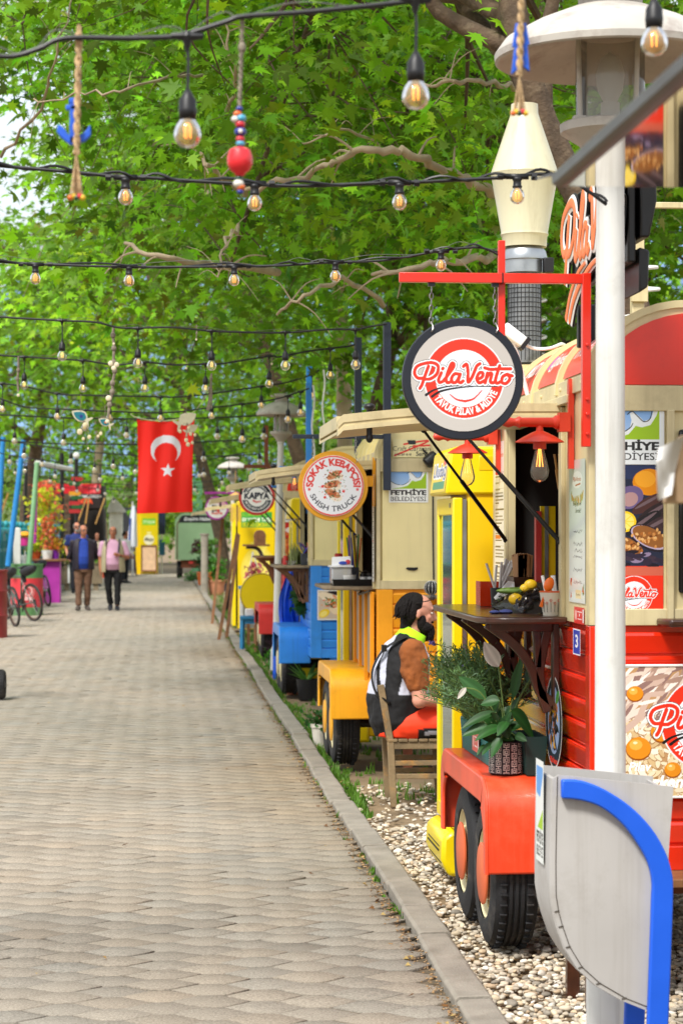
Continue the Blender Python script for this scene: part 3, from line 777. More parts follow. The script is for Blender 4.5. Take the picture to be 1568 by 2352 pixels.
def food(r, kind, x0, x1, y0, y1, n=1.):
 """printed food photographs: rice with chickpeas and chicken, mussels with lemon, wraps, nuts"""
 R = random.Random(5 + len(kind)); w, h = x1 - x0, y1 - y0; X = lambda t: x0 + t * w; Y_ = lambda t: y0 + t * h
 if kind == 'rice':
  r.rect(x0, x1, y0, y1, '#b98f62')
  for i in range(620):
   a, b = R.random(), R.random() * .62; c = R.choice(['#e9d9b8', '#dcc59c', '#f2e8d2', '#cfb283', '#e3cfa6'])
   s = .018 * w * R.uniform(.8, 1.5) / .5 * .5; q = R.uniform(0, 3.1)
   r.ell(X(a), Y_(b) - .002, s * 1.9, s * .75, '#a27a4c', q); r.ell(X(a), Y_(b), s * 1.7, s * .65, c, q)
  for i in range(300):
   a, b = R.random(), .55 + R.random() * .45; c = R.choice(['#e5d2c4', '#c9ac9c', '#f0e6dc', '#a88878', '#8f6f68', '#dcc8b8'])
   q = R.uniform(.1, 1.2); s = .035 * w * R.uniform(.6, 1.6); r.ell(X(a), Y_(b), s * 1.8, s * .34, c, q)
  for (a, b, s) in [(.1, .37, .075), (.24, .5, .07), (.82, .93, .1), (.72, .30, .075), (.75, .06, .08), (.38, .72, .06), (.08, .8, .05), (.92, .55, .06), (.5, .12, .06), (.3, .2, .05), (.95, .2, .07), (.6, .62, .06)]:
   r.ell(X(a), Y_(b) - .006 * w, s * w, s * w * .9, '#8f4a10'); r.ell(X(a), Y_(b), s * w * .96, s * w * .84, '#dd8a1e'); r.ell(X(a) - .2 * s * w, Y_(b) + .25 * s * w, s * w * .5, s * w * .4, '#f0ad48'); r.ell(X(a) - .25 * s * w, Y_(b) + .4 * s * w, s * w * .18, s * w * .1, '#fbe3b0')
 elif kind == 'mussel':
  r.rect(x0, x1, y0, y1, '#20283f'); r.rect(x0, X(.35), Y_(.8), y1, '#3f5a92'); r.rect(x0, x1, Y_(.86), y1, '#2b3a66', .6)
  r.ell(X(.78), Y_(.83), .24 * w, .19 * w, '#e08a10'); r.ell(X(.72), Y_(.86), .15 * w, .12 * w, '#f0a428')
  r.ell(X(.15), Y_(.62), .14 * w, .16 * w, '#3d3050'); r.ell(X(.5), Y_(.68), .2 * w, .16 * w, '#6a5a86', .4); r.ell(X(.5), Y_(.66), .12 * w, .1 * w, '#b08a8a', .4)
  for (a, b, rx, ry, q, c) in [(.78, .62, .28, .09, .5, '#4a2c2c'), (.86, .52, .32, .11, .55, '#2a2026'), (.7, .42, .3, .1, .6, '#1d1a22'), (.9, .40, .26, .1, .5, '#3a2a30')]:
   r.ell(X(a), Y_(b), rx * w, ry * w, c, q); r.ell(X(a) - .01 * w, Y_(b) + .03 * w, rx * w * .8, ry * w * .25, '#6d5a60', q)
  for (a, b) in [(.1, .47), (.42, .44)]:
   r.ell(X(a), Y_(b), .17 * w, .15 * w, '#f2c820'); r.ell(X(a), Y_(b), .14 * w, .12 * w, '#f8e070')
   for k in range(8):
    q = k * .785; r.stroke([(X(a), Y_(b)), (X(a) + .13 * w * math.cos(q), Y_(b) + .11 * w * math.sin(q))], .006 * w, '#f2c820')
  for (a, b, rx, ry, q) in [(.12, .27, .16, .1, -.3), (.78, .29, .26, .13, -.45), (.48, .2, .2, .1, -.5), (.3, .36, .12, .08, .3)]:
   r.ell(X(a), Y_(b) - .02 * w, rx * 1.2 * w, ry * 1.25 * w, '#1a1626', q); r.ell(X(a), Y_(b) - .01 * w, rx * 1.1 * w, ry * w * 1.05, '#b8a8c0', q)
   r.ell(X(a), Y_(b), rx * w, ry * w, '#8f5a2c', q)
   for k in range(34):
    r.ell(X(a) + R.gauss(0, .42) * rx * w, Y_(b) + R.gauss(0, .4) * ry * w, .026 * w, .018 * w, R.choice(['#c98a4a', '#e0b070', '#a8642c', '#d8a060', '#6d3a18']), R.uniform(0, 3))
  for k in range(26): r.ell(X(R.random()), Y_(R.uniform(0, .14)), R.uniform(.05, .16) * w, .03 * w, R.choice(['#1a1626', '#2c2438', '#8a7a98', '#3a2c3c']), R.uniform(-.5, .5))
 elif kind == 'wrap':
  r.rect(x0, x1, y0, y1, '#cdb9a8'); r.poly([(X(0), Y_(.78)), (X(.3), Y_(1)), (X(1), Y_(1)), (X(1), Y_(.75)), (X(.5), Y_(.86))], '#241c28')
  r.ell(X(.36), Y_(.74), .4 * w, .16 * h, '#efdcc0', -.35); r.ell(X(.72), Y_(.26), .42 * w, .2 * h, '#eed6b4', -.2)
  for (cx, cy, sx, sy) in [(.5, .66, .24, .12), (.62, .5, .3, .1), (.8, .22, .2, .1)]:
   for k in range(170):
    r.ell(X(cx + R.gauss(0, .6) * sx), Y_(cy + R.gauss(0, .45) * sy), R.uniform(.02, .06) * w, R.uniform(.008, .02) * w, R.choice(['#d8622c', '#f0c8a0', '#3f7a34', '#f4e8dc', '#c24a2a', '#5a9a48', '#e09a6a', '#2c4a2a']), R.uniform(-.9, .5))
  r.ell(X(.16), Y_(.2), .17 * w, .14 * h, '#f2cc28', .5); r.ell(X(.14), Y_(.18), .12 * w, .09 * h, '#f8e27a', .5)
 elif kind == 'nuts':
  r.rect(x0, x1, y0, y1, '#c8201c')
  for k in range(240): r.ell(X(R.random()), Y_(R.uniform(.32, .86)), .07 * w, .05 * w, R.choice(['#c9682c', '#e09048', '#a84a1c', '#8f3a18', '#d87a3a']), R.uniform(0, 3))
  r.ell(X(.5), Y_(.9), .5 * w, .05 * h, '#e8dcd8')
# ---- food trailers
def boards(g, x0, x1, y0, y1, z0, z1, face, n=8, dep=.018, gap=.006):
 """horizontal planks with shadow gaps; face 'x-' (towards the path) or 'y-' (towards the viewer)"""
 h = (z1 - z0) / n
 for i in range(n):
  a, b = z0 + i * h + gap / 2, z0 + (i + 1) * h - gap / 2
  if face == 'x-': g.prism([(x0, a), (x0 - dep * .55, a + .004), (x0 - dep, b - .012), (x0 - dep * .6, b), (x0, b)], y0, y1, 'y')
  else: g.prism([(y0, a), (y0 - dep * .55, a + .004), (y0 - dep, b - .012), (y0 - dep * .6, b), (y0, b)], x0, x1, 'x')
def wheel(parent, x, y, z, R, wd, hub, outer=-1):
 """tyre, rim and hub plate; outer face looks towards -x"""
 g = G(); prof = [(R * .62, wd * .02), (R * .80, -.002), (R * .95, .012), (R, .034)]
 for k in range(1, 5):
  t = .034 + (wd - .068) * k / 5
  prof += [(R, t - .006), (R - .009, t - .004), (R - .009, t + .004), (R, t + .006)]
 prof += [(R, wd - .034), (R * .95, wd - .012), (R * .8, wd), (R * .62, wd)]
 g.lathe([(r, p) for r, p in prof], (x, y, z), 44, 'x', caps=False)
 for k in range(44):
  q = 2 * PI * k / 44
  for s0 in (.03, wd - .052):
   c = Vector((x + s0 + .011, y + (R + .0005) * math.cos(q), z + (R + .0005) * math.sin(q)))
   t = Vector((0, -math.sin(q), math.cos(q))); n_ = Vector((0, math.cos(q), math.sin(q)))
   g.bar(c - Vector((.013, 0, 0)), c + Vector((.013, 0, 0)), .004, .017, n_)
 t_ = g.build('tyre', m_tyre)
 o = G(); o.lathe([(R * .63, .03), (R * .66, .012), (R * .60, .008), (R * .56, .03), (R * .42, .045), (R * .36, .02), (R * .12, .018), (.0, .018)], (x, y, z), 40, 'x')
 for k in range(10):
  q = 2 * PI * k / 10; o.tube([(x + .024, y + R * .47 * math.cos(q), z + R * .47 * math.sin(q)), (x + .048, y + R * .47 * math.cos(q), z + R * .47 * math.sin(q))], .014, 8)
 h = G(); h.lathe([(R * .42, .004), (R * .43, -.003), (R * .40, -.008), (0, -.011)], (x, y, z), 36, 'x')
 e = G(); e.cyl((x + .03, y, z), (x + wd + .3, y, z), .03)
 root = e.build('wheel', m_hubk, parent)
 for ob in (t_,):
  ob.parent = root; ob.location = -wloc(parent)
 o.build('rim', m_rim, root); h.build('hub_plate', hub, root)
def fender(parent, name, x0, x1, ya, yb, zt, zb, rad, m, tandem=True):
 """moulded wheel cover: rounded box arch open below, with an arched cut-out facing the path"""
 g = G()
 N = 10; out = []
 for k in range(N + 1):
  q = PI - PI / 2 * k / N; out.append((ya + rad + rad * math.cos(q), zt - rad + rad * math.sin(q)))
 for k in range(N + 1):
  q = PI / 2 - PI / 2 * k / N; out.append((yb - rad + rad * math.cos(q), zt - rad + rad * math.sin(q)))
 prof = [(ya, zb)] + out + [(yb, zb)]
 th = .02
 inn = [(p[0] + (th if p[0] < (ya + yb) / 2 else -th), p[1] - (th if p[1] > zb + .01 else 0)) for p in prof]
 g.prism(prof + inn[::-1], x0, x1, 'x')
 lo = []
 for i, p in enumerate(prof):
  t = i / (len(prof) - 1); d = .075 + .03 * math.sin(t * PI)
  cxm = (ya + yb) / 2
  nx = (cxm - p[0]);
  lo.append((p[0] + (d * .9 if nx > 0 else -d * .9) * (1 if p[1] < zt - .02 else .5), max(zb, p[1] - (d if p[1] > zb + .05 else 0))))
 n = len(prof)
 for i in range(n - 1):
  a, b, c, d = prof[i], prof[i + 1], lo[i + 1], lo[i]
  g.add([(x0 - .006, *a), (x0 - .006, *b), (x0 - .006, *c), (x0 - .006, *d), (x0 + .012, *a), (x0 + .012, *b), (x0 + .012, *c), (x0 + .012, *d)],
              [(0, 1, 2, 3), (7, 6, 5, 4), (0, 4, 5, 1), (3, 2, 6, 7)])
 o = g.build(name, m, parent, bevel=.012, sharp=40)
 return o
def awning(parent, X, Y0, Y1, zh, xt, zt, m=None, clip=True):
 """hinged hatch held up over the counter: stepped folded-metal edge, flat underside"""
 g = G(); k = 9; top = []
 for i in range(k + 1):
  t = i / k; x = X + (xt - X) * t; z = zh + (zt - zh) * t + .014 * math.sin(PI * t)
  top.append((x, z))
 top.append((xt - .02, zt - .02))
 def slab(a, b, off, th):
  up = [(x, z + off) for x, z in top]; dn = [(x, z + off - th) for x, z in top[::-1]]
  g.prism(up + dn, a, b, 'y')
 slab(Y0, Y0 + .03, 0, .030); slab(Y0 + .004, Y0 + .05, -.030, .014); slab(Y0 - .004, Y0 + .06, -.044, .016)
 slab(Y0 + .03, Y1, -.006, .010); slab(Y0 + .05, Y1, -.045, .008)
 slab(Y1 - .04, Y1, -.016, .029); g.box(xt - .021, xt - .003, Y0 + .062, Y1 - .042, zt - .052, zt - .004)
 o = g.build('hatch', m or m_creamtrim, parent, sharp=25)
 if clip:
  c = G(); c.ell((xt + .10, Y0 + .02, zt + .03), .022, .02, .014); c.cyl((xt + .1, Y0 + .03, zt - .085), (xt + .1, Y0 + .03, zt + .03), .011)
  c.ell((xt + .1, Y0 + .03, zt - .085), .014, .014, .02)
  c.build('hatch_catch', m_black, o)
 return o
def rod(parent, a, b, r=.006):
 g = G(); g.cyl(a, b, r); m = Vector(a).lerp(Vector(b), .45); g.cyl(m, b, r * 1.5); g.ell(b, r * 2); g.ell(a, r * 2)
 g.build('gas_strut', m_black, parent)
def wall_lamp(parent, X, y, z, L, m, drop=.02, shade=.088, bulbh=.13, glass=None):
 """bracket lamp: back plate, arm with knob, dished shade, big bulb"""
 g = G()
 pl = [(-.012, -.17), (.012, -.17), (.016, -.12), (.012, -.09), (.012, .06), (.02, .10), (.02, .13), (.012, .16), (-.012, .16), (-.02, .13), (-.02, .10), (-.012, .06), (-.012, -.09), (-.016, -.12)]
 g.prism([(y + a, z + b) for a, b in pl], X - .024, X - .004, 'x')
 g.box(X - .06, X - .02, y - .028, y + .028, z - .035, z + .035)
 g.lathe([(.026, 0), (.026, .01), (.018, .02), (.017, L - .07), (.022, L - .06), (.016, L - .05), (.014, L - .04), (.02, L - .02), (.014, L), (0, L + .006)], (0, 0, 0), 16, 'z')
 n0 = len(g.v) - 16 * 10
 for i in range(n0, len(g.v)):
  a = g.v[i]; g.v[i] = (X - .06 - a[2], y + a[0], z + a[1])
 o = g.build('wall_lamp', m, parent)
 xs = X - L * .63; s = G()
 s.lathe([(.012, 0), (.014, -drop), (.03, -drop - .006), (shade * .65, -drop - .02), (shade, -drop - .038), (shade + .002, -drop - .042), (shade * .6, -drop - .026), (0, -drop - .02)], (xs, y, z - .012), 32, 'z', caps=False)
 s.lathe([(.024, 0), (.024, -.03), (.0, -.03)], (xs, y, z - drop - .048), 20)
 s.build('lamp_shade', m, o)
 b = G(); zb = z - drop - .078
 b.lathe([(.016, 0), (.02, -.02), (.029, -.055), (.034, -.08), (.031, -.1), (.02, -.115), (.004, -.122), (0, -.123)], (xs, y, zb), 24, 'z')
 bo = b.build('bulb', glass or m_bulb, o)
 f = G()
 for q in range(4):
  a = q * 1.57; f.tube([(xs + .004 * math.cos(a), y + .004 * math.sin(a), zb), (xs + .012 * math.cos(a), y + .012 * math.sin(a), zb - .065)], .0016, 5)
 f.build('filament', m_fil, bo)
def trailer(name, label, X, Y0, Y1, W, zf, zs, ze, zt, mu, ml, win, hub, wheels, mfen, fen, sill, nb=8, endfill=None, ribs=5, dark=True, R=.285, shelfx=.33, shelf=None, mshelf=None, group='food trailers along the path', hat=None, frame_m=None, xr=.36):
 """one food trailer; the serving side lies in the plane x = X and looks over the path, the end Y0 looks at the viewer"""
 t = thing(name, label, 'trailer', (X + W / 2, (Y0 + Y1) / 2, 0), 0, group)
 frame_m = frame_m or ml; XE = X + W; ya, yb = win
 g = G(); g.box(X + .02, XE, Y0 + .02, Y1, zf + .02, zs)
 boards(g, X + .02, 0, Y0 + .075, Y1 - .05, zf + .09, zs - .02, 'x-', nb)
 boards(g, X + .10, XE - .06, Y0 + .02, 0, zf + .09, zs - .02, 'y-', nb)
 g.box(X - .004, X + .10, Y0 - .004, Y0 + .075, zf, zs); g.box(X + .1, XE, Y0 - .002, Y0 + .03, zf, zf + .085); g.box(X - .002, X + .03, Y0 + .075, Y1, zf, zf + .085)
 g.box(X - .002, X + .03, Y1 - .05, Y1 + .004, zf + .085, zs); g.box(XE - .06, XE, Y0 - .004, Y0 + .03, zf + .085, zs)
 g.build('lower_panelling', ml, t, bevel=.003)
 g = G(); zw1 = ze - .05
 g.box(X, X + .03, Y0 + .03, ya, zs, ze); g.box(X, X + .03, yb, Y1, zs, ze); g.box(X + .001, X + .029, ya, yb, zw1, ze - .001)
 g.box(X + .03, XE, Y0 + .012, Y0 + .04, zs, ze); g.box(X + .03, XE, Y1 - .03, Y1, zs, ze); g.box(XE - .03, XE - .001, Y0 + .04, Y1 - .03, zs, ze)
 g.build('upper_wall', mu, t, bevel=.002)
 g = G()
 g.box(X - .006, X + .016, Y0 - .006, Y0 + .045, zs + .002, ze); g.box(X + .016, XE, Y0 - .002, Y0 + .02, zs + .002, zs + .06); g.box(X + .016, XE, Y0 - .002, Y0 + .02, ze - .09, ze)
 g.box(XE - .06, XE + .004, Y0 - .006, Y0 + .03, zs + .06, ze - .09)
 g.box(X - .012, X + .004, Y0 + .045, Y1, ze - .012, ze + .045); g.box(X - .016, X, ya - .055, ya, zs, zw1); g.box(X - .014, X, yb, yb + .05, zs, zw1)
 g.box(X - .03, X + .002, Y0 + .3, Y1 - .1, ze - .045, ze - .014)
 for k in range(6):
  yy = Y0 + .1 + k * (Y1 - Y0 - .2) / 5; g.ell((X - .013, yy, ze + .016), .006, .009, .009, 8, 5)
 g.build('trim', m_creamtrim, t, bevel=.004)
 xr, hr = xr, zt - ze
 def prof(off):
  p = []
  for i in range(11):
   q = PI - PI / 2 * i / 10; p.append((X + xr + (xr + off) * math.cos(q), ze + (hr + off) * math.sin(q)))
  for i in range(11):
   q = PI / 2 - PI / 2 * i / 10; p.append((XE - xr + (xr + off) * math.cos(q), ze + (hr + off) * math.sin(q)))
  return p
 g = G(); g.prism(prof(0), Y0 + .03, Y1, 'y'); o = g.build('roof', mu, t, sharp=40)
 for k in range(ribs):
  yy = Y0 + .02 + k * (Y1 - Y0 - .05) / (ribs - 1); g = G()
  a, b = prof(.022), prof(-.004)
  for i in range(len(a) - 1):
   g.add([(a[i][0], yy, a[i][1]), (a[i + 1][0], yy, a[i + 1][1]), (b[i + 1][0], yy, b[i + 1][1]), (b[i][0], yy, b[i][1]),
                   (a[i][0], yy + .035, a[i][1]), (a[i + 1][0], yy + .035, a[i + 1][1]), (b[i + 1][0], yy + .035, b[i + 1][1]), (b[i][0], yy + .035, b[i][1])],
                  [(0, 1, 2, 3), (7, 6, 5, 4), (0, 4, 5, 1), (3, 2, 6, 7), (0, 3, 7, 4), (1, 5, 6, 2)])
  g.build('roof_rib', mu, o, sharp=40)
 if endfill:
  g = G(); pp = [(X + .04 + (x - X - .0) * (XE - X - .08) / W, ze + .004 + (z - ze) * .9) for x, z in prof(0)]
  g.prism(pp, Y0 + .018, Y0 + .034, 'y'); g.build('gable_panel', endfill, t)
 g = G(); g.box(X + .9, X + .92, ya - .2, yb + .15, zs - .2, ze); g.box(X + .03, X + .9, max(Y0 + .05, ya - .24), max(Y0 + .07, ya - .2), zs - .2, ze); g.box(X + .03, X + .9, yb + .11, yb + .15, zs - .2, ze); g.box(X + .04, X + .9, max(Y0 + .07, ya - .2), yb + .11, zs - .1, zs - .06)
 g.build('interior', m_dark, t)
 g = G(); g.box(X + .25, XE - .25, Y0 + .1, Y1 - .05, zf - .1, zf + .018); g.box(X + .2, X + .26, Y0 + .25, Y0 + .31, .0, zf - .02); g.box(XE - .6, XE - .54, Y0 + .25, Y0 + .31, .0, zf - .02); g.box(X + .18, XE - .18, Y0 + .03, Y0 + .09, zf - .06, zf)
 g.box(X + .2, X + .26, Y1 - .3, Y1 - .24, .0, zf - .02)
 g.build('chassis', m_rust if ml is not m_blue else m_blue, t)
 for yw in wheels: wheel(t, X - .245, yw, R - .015, R, .185, hub)
 if fen: fender(t, 'wheel_cover', X - .275, X + .03, fen[0], fen[1], fen[2], fen[3], fen[4], mfen)
 if shelf:
  sy0, sy1, zsft = shelf; g = G(); xs = X - shelfx
  poly = [(X, sy0), (X, sy1), (xs + .05, sy1), (xs, sy1 - .06), (xs, sy0 + .12), (xs + .03, sy0 + .04), (xs + .1, sy0)]
  g.prism(poly, zsft - .026, zsft, 'z'); o = g.build('counter_shelf', mshelf or m_wood, t, bevel=.007)
  for yy in ((sy0 + .16, (sy0 + sy1) / 2 + .06, sy1 - .16) if ml is not m_orange else ()):
   g = G(); arc = []
   g.box(X - .03, X - .004, yy - .022, yy + .022, zsft - .36, zsft - .03); g.box(xs + .06, X - .03, yy - .022, yy + .022, zsft - .06, zsft - .028)
   for pl, th in (([(X - .03, zsft - .05), (X - .06, zsft - .2), (X - .05, zsft - .3), (X - .03, zsft - .36)], -.035), ([(xs + .04, zsft - .045), (X - .19, zsft - .12), (X - .13, zsft - .2), (X - .09, zsft - .3), (X - .035, zsft - .35)], .036), ([(X - .11, zsft - .03), (X - .1, zsft - .12), (X - .1, zsft - .2)], .03)):
    q = [(p.x, p.y) for p in catmull([(a_, b_, 0) for a_, b_ in pl], 5)]; g.strip(q, yy - .018, yy + .018, 'y', th)
   g.build('shelf_bracket', m_wood if mshelf is None else m_woodb, o, bevel=.004)
 if hat:
  awning(t, X - .01, hat[0], hat[1], hat[2], hat[3], hat[4])
  rod(t, (X - .42, hat[0] + .05, hat[2] - .06), (X - .012, win[0] - .01, hat[2] - .52)); rod(t, (X - .42, hat[1] - .05, hat[2] - .06), (X - .012, win[1] + .01, hat[2] - .52))
 return t
X1, X2 = 1.50, 1.42
T1 = trailer('food_trailer', 'nearest food trailer, cream above and red below, with wooden counter and mussel poster', X1, 7.58, 9.86, 1.9, .42, 1.285, 2.135, 2.42, m_cream, m_redgl, (8.12, 9.40), m_hubo, (8.52, 9.13), m_redfen,
             (8.20, 9.55, .675, .313, .14), 0, 9, m_red, 5, shelf=(8.02, 9.48, 1.30), hat=(8.08, 9.06, 2.10, .668, 2.055))
T2 = trailer('food_trailer', 'food trailer with cream walls over orange yellow boards and a yellow wheel cover', X2, 14.4, 16.1, 1.9, .40, 1.232, 2.105, 2.40, m_cream2, m_orange, (14.62, 15.85), mat('yellow hub plate', (.8, .38, .02), .5, dirt=.2, dcol='#a8925a'), (15.25, 15.85), m_yelfen,
             (14.86, 16.1, .672, .33, .15), 0, 9, None, 6, shelf=(14.7, 15.75, 1.245), mshelf=m_woodg, hat=(14.65, 15.9, 2.10, .64, 2.03))
T3 = trailer('food_trailer', 'food trailer with cream walls over bright blue boards and a blue wheel cover', X2, 20.9, 22.6, 1.9, .40, 1.286, 2.12, 2.42, m_cream2, m_blue, (21.2, 22.4), m_rim, (21.9, 22.45), m_blue,
             (21.45, 22.75, .675, .313, .14), 0, 9, None, 5, shelf=(21.1, 22.3, 1.285), mshelf=m_woodg, hat=(21.3, 22.3, 2.17, .66, 2.08))
T4 = trailer('food_trailer', 'food trailer with a red wheel cover and a nut poster, behind the blue trailer', X1, 27.1, 29.2, 1.9, .40, 1.28, 2.12, 2.5, m_cream, m_redold, (27.5, 28.8), m_rim, (28.3, 28.9), m_redold,
             (27.85, 29.2, .68, .30, .14), 0, 8, m_red, 5, shelf=(27.6, 28.8, 1.3), mshelf=m_woodb, hat=(27.5, 28.8, 2.14, .62, 2.03))
T5 = trailer('food_trailer', 'food trailer with petrol blue boards, behind the tall yellow cabinet', 1.75, 36.9, 39.2, 1.9, .40, 1.28, 2.12, 2.42, m_cream, m_darkblue, (37.3, 38.8), m_rim, (38.1,), m_yelfen,
             None, 0, 8, None, 5, hat=(37.4, 38.8, 2.12, .75, 2.03), shelf=(37.4, 38.7, 1.3), mshelf=m_woodb)
T6 = trailer('food_trailer', 'purple and magenta waffle trailer far along the row', 1.5, 43.5, 46, 1.9, .3, .8, 2.0, 2.3, m_purple, m_magenta, (44.0, 45.6), m_rim, (44.8,), m_magenta,
             None, 0, 6, None, 4, hat=(44, 45.6, 2.08, .6, 2.0))
# ---- what is fixed to the red trailer
def part_picture(r, name, T, o, u, v, rough=.35): return r.build(name, o, u, v, T, rough)
zc = 1.285
wx0 = X1 + .018
w_ = 1.765 - wx0; h_ = PZ(910, 7.58) - PZ(1065, 7.58)
r = Ras(w_, h_, .0012, '#e6ebec'); municipal(r, .018, .012, w_ - .036)
r.build('municipal_sign', (wx0, 7.586, PZ(1065, 7.58)), (1, 0, 0), (0, 0, 1), T1)
hp = PZ(1066, 7.58) - PZ(1428, 7.58)
r = Ras(w_ - .004, hp, .0012, '#e2331c'); food(r, 'mussel', 0, w_, hp * .35, hp)
r.rect(0, w_, hp * .26, hp * .345, '#c8604a'); r.rect(0, w_, 0, hp * .29, '#e2301a'); round_logo(r, w_ * .56, hp * .165, .165 / 756 * .82)
r.build('mussel_poster', (wx0 + .001, 7.588, PZ(1428, 7.58)), (1, 0, 0), (0, 0, 1), T1, .25)
g = G(); g.box(1.772, 1.80, 7.572, 7.6, PZ(1428, 7.58), 2.05); g.build('wall_rail', m_creamtrim, T1, bevel=.005)
g = G(); g.box(1.815, 2.5, 7.570, 7.592, 1.40, 1.98); g.build('side_window', mat('dark window', '#0c0f12', .08, var=0), T1, bevel=.05)
g = G(); g.prism([(1.735, 7.59), (1.74, 7.5), (1.76, 7.46), (2.5, 7.46), (2.5, 7.59)], 1.285, 1.312, 'z'); g.build('window_ledge', m_wood, T1, bevel=.008)
rw = .62; rh = PZ(1535, 7.55) - PZ(1836, 7.55)
r = Ras(rw, rh, .0016, '#f4f0ea'); food(r, 'rice', .004, rw - .004, .004, rh - .004)
round_logo(r, rw * .50, rh * .56, .33 / 756)
r.text('Chicken Rice', .03, .03, .042, '#ffffff', bold=.03, shear=.25); r.text('Pilav', .03, .09, .03, '#ffffff', shear=.25)
r.build('rice_poster', (1.60, 7.553, PZ(1836, 7.55)), (1, 0, 0), (0, 0, 1), T1, .25)
g = G(); rr_ = .006
for a, b in (((1.595, 7.551), (1.595 + rw + .01, 7.551)),):
 for z in (PZ(1836, 7.55) - .004, PZ(1836, 7.55) + rh + .004): g.tube([(1.594, 7.553, z), (1.6 + rw + .006, 7.553, z)], .0045, 6)
g.build('poster_frame', m_whitep, T1)
g = G(); g.cyl((1.0, 0, 0), (1.0, 0, .001), .01)
def side_sheet(T, X, y0, y1, z0, z1, fn, name, cell=.0016, rough=.3, bg='#e9e6da'):
 r = Ras(y1 - y0, z1 - z0, cell, bg); fn(r, y1 - y0, z1 - z0)
 r.build(name, (X, y1, z0), (0, -1, 0), (0, 0, 1), T, rough)     # read from the path: left = far end
def menu(r, w, h):
 R = random.Random(3); r.text('PilaVento', w * .2, h * .9, h * .028, '#d8742c', w=w * .6, shear=.3)
 y = h * .82
 while y > h * .04:
  if R.random() < .3: y -= h * .02; r.rect(w * .1, w * .9, y, y + .0015, '#8a8478')
  r.rect(w * .1, w * R.uniform(.4, .85), y - .006, y, R.choice(['#4a463e', '#8a8478', '#6a665c'])); y -= h * .022
 r.rect(w * .1, w * .55, h * .37, h * .395, '#e0642c')
side_sheet(T1, X1 - .003, 9.47, 9.80, 1.33, 2.02, menu, 'menu_strip')
def chalk(r, w, h):
 R = random.Random(8)
 r.C[:] = np.array(H('#d9e2dc')) * (1 - .12 * (r.Y / h)[..., None])
 r.ell(w * .5, h * .86, w * .32, h * .06, '#e8ece6'); r.text('PilaVento', w * .24, h * .85, h * .03, '#b0562c', w=w * .5, shear=.3, bold=.02); r.stroke([(w * .4, h * .82), (w * .7, h * .83)], .003, '#b0562c')
 for k in range(60):
  a = R.random(); r.ell(w * (.12 + .76 * a), h * (.77 - .04 * math.sin(a * PI)) - R.random() * .02, .005, .012, R.choice(['#b98a3a', '#8a9a4a', '#c9a85a', '#b0762c']), R.uniform(-.6, .6))
 r.text('Beğen ve', w * .25, h * .68, h * .03, '#3a3a3a', w=w * .5, shear=.3); r.text('bırak!', w * .4, h * .63, h * .03, '#3a3a3a', w=w * .35, shear=.3)
 for k in range(9):
  y = h * (.5 - .045 * k); x = w * R.uniform(.2, .35); p = [(x, y)]
  while x < w * .8: x += .006; p.append((x, y + R.uniform(-.008, .008)))
  if k % 2 == 0 or R.random() < .6: r.stroke(p, .0016, '#4a5260')
 for q in range(14): r.ell(w * R.choice([.12, .88]) + R.uniform(-.01, .01), h * R.uniform(.03, .2), .007, .012, R.choice(['#c8502c', '#4a7a3a', '#e0904a', '#b03028']), R.uniform(0, 3))
 r.rect(w * .4, w * .75, h * .03, h * .09, '#e8d8a8'); r.text('Fiyatlar', w * .43, h * .05, h * .015, '#7a5a2c', w=w * .28)
side_sheet(T1, X1 - .0032, 7.66, 7.97, 1.36, 1.88, chalk, 'chalkboard_sheet', rough=.12)
def redtag(r, w, h):
 r.rect(w * .85, w * .95, h * .1, h * .9, '#e8e8e8'); r.ell(w * .18, h * .5, w * .1, h * .32, '#f0b0a8'); r.rect(w * .32, w * .78, h * .68, h * .74, '#f4e0dc'); r.rect(w * .5, w * .56, h * .45, h * .6, '#f4e0dc'); r.rect(w * .36, w * .74, h * .25, h * .31, '#f4e0dc')
side_sheet(T1, X1 - .0036, 7.68, 7.87, 1.285, 1.345, redtag, 'notice_sticker', bg='#d8362c')
def plate(r, w, h):
 r.C[:] = np.array(H('#e4e6f0')); r.rect(w * .05, w * .95, h * .04, h * .96, '#2438a8'); r.text('3', w * .32, h * .3, h * .48, '#f2f2f6', w=w * .36, bold=.02)
side_sheet(T1, X1 - .021, 7.662, 7.80, 1.175, 1.268, plate, 'number_plate', .0012)
r = Ras(.37, .37, .0016, '#1b222c'); c = .185
r.ell(c, c, .176, .176, '#d8d8d4'); r.ell(c, c, .168, .168, '#232c38'); r.ell(c, c * 1.05, .125, .13, '#8ea6c8')
for k in range(46):
 a = random.random() * 6.28; q = random.random() ** .5 * .1; r.ell(c + q * math.cos(a), c + q * math.sin(a), .028, .011, random.choice(['#16161c', '#2c2430', '#a8683a', '#3a3038', '#d0a040']), random.uniform(0, 3))
r.ell(c, c + .06, .03, .026, '#f0c820'); r.ell(c + .08, c + .1, .04, .02, '#3f8a3a', .5); r.text('PilaVento', c - .08, .03, .022, '#e8402c', w=.16, shear=.3, bold=.03)
r.build('round_mussel_sticker', (X1 - .0225, 8.37, PZ(1775, 8.18)), (0, -1, 0), (0, 0, 1), T1, .2, disc=(.178, .178))
wall_lamp(T1, X1, 7.88, PZ(968, 7.88), .205, m_lampred)
wall_lamp(T1, X1, 9.62, PZ(1002, 9.62), .24, m_lampred)
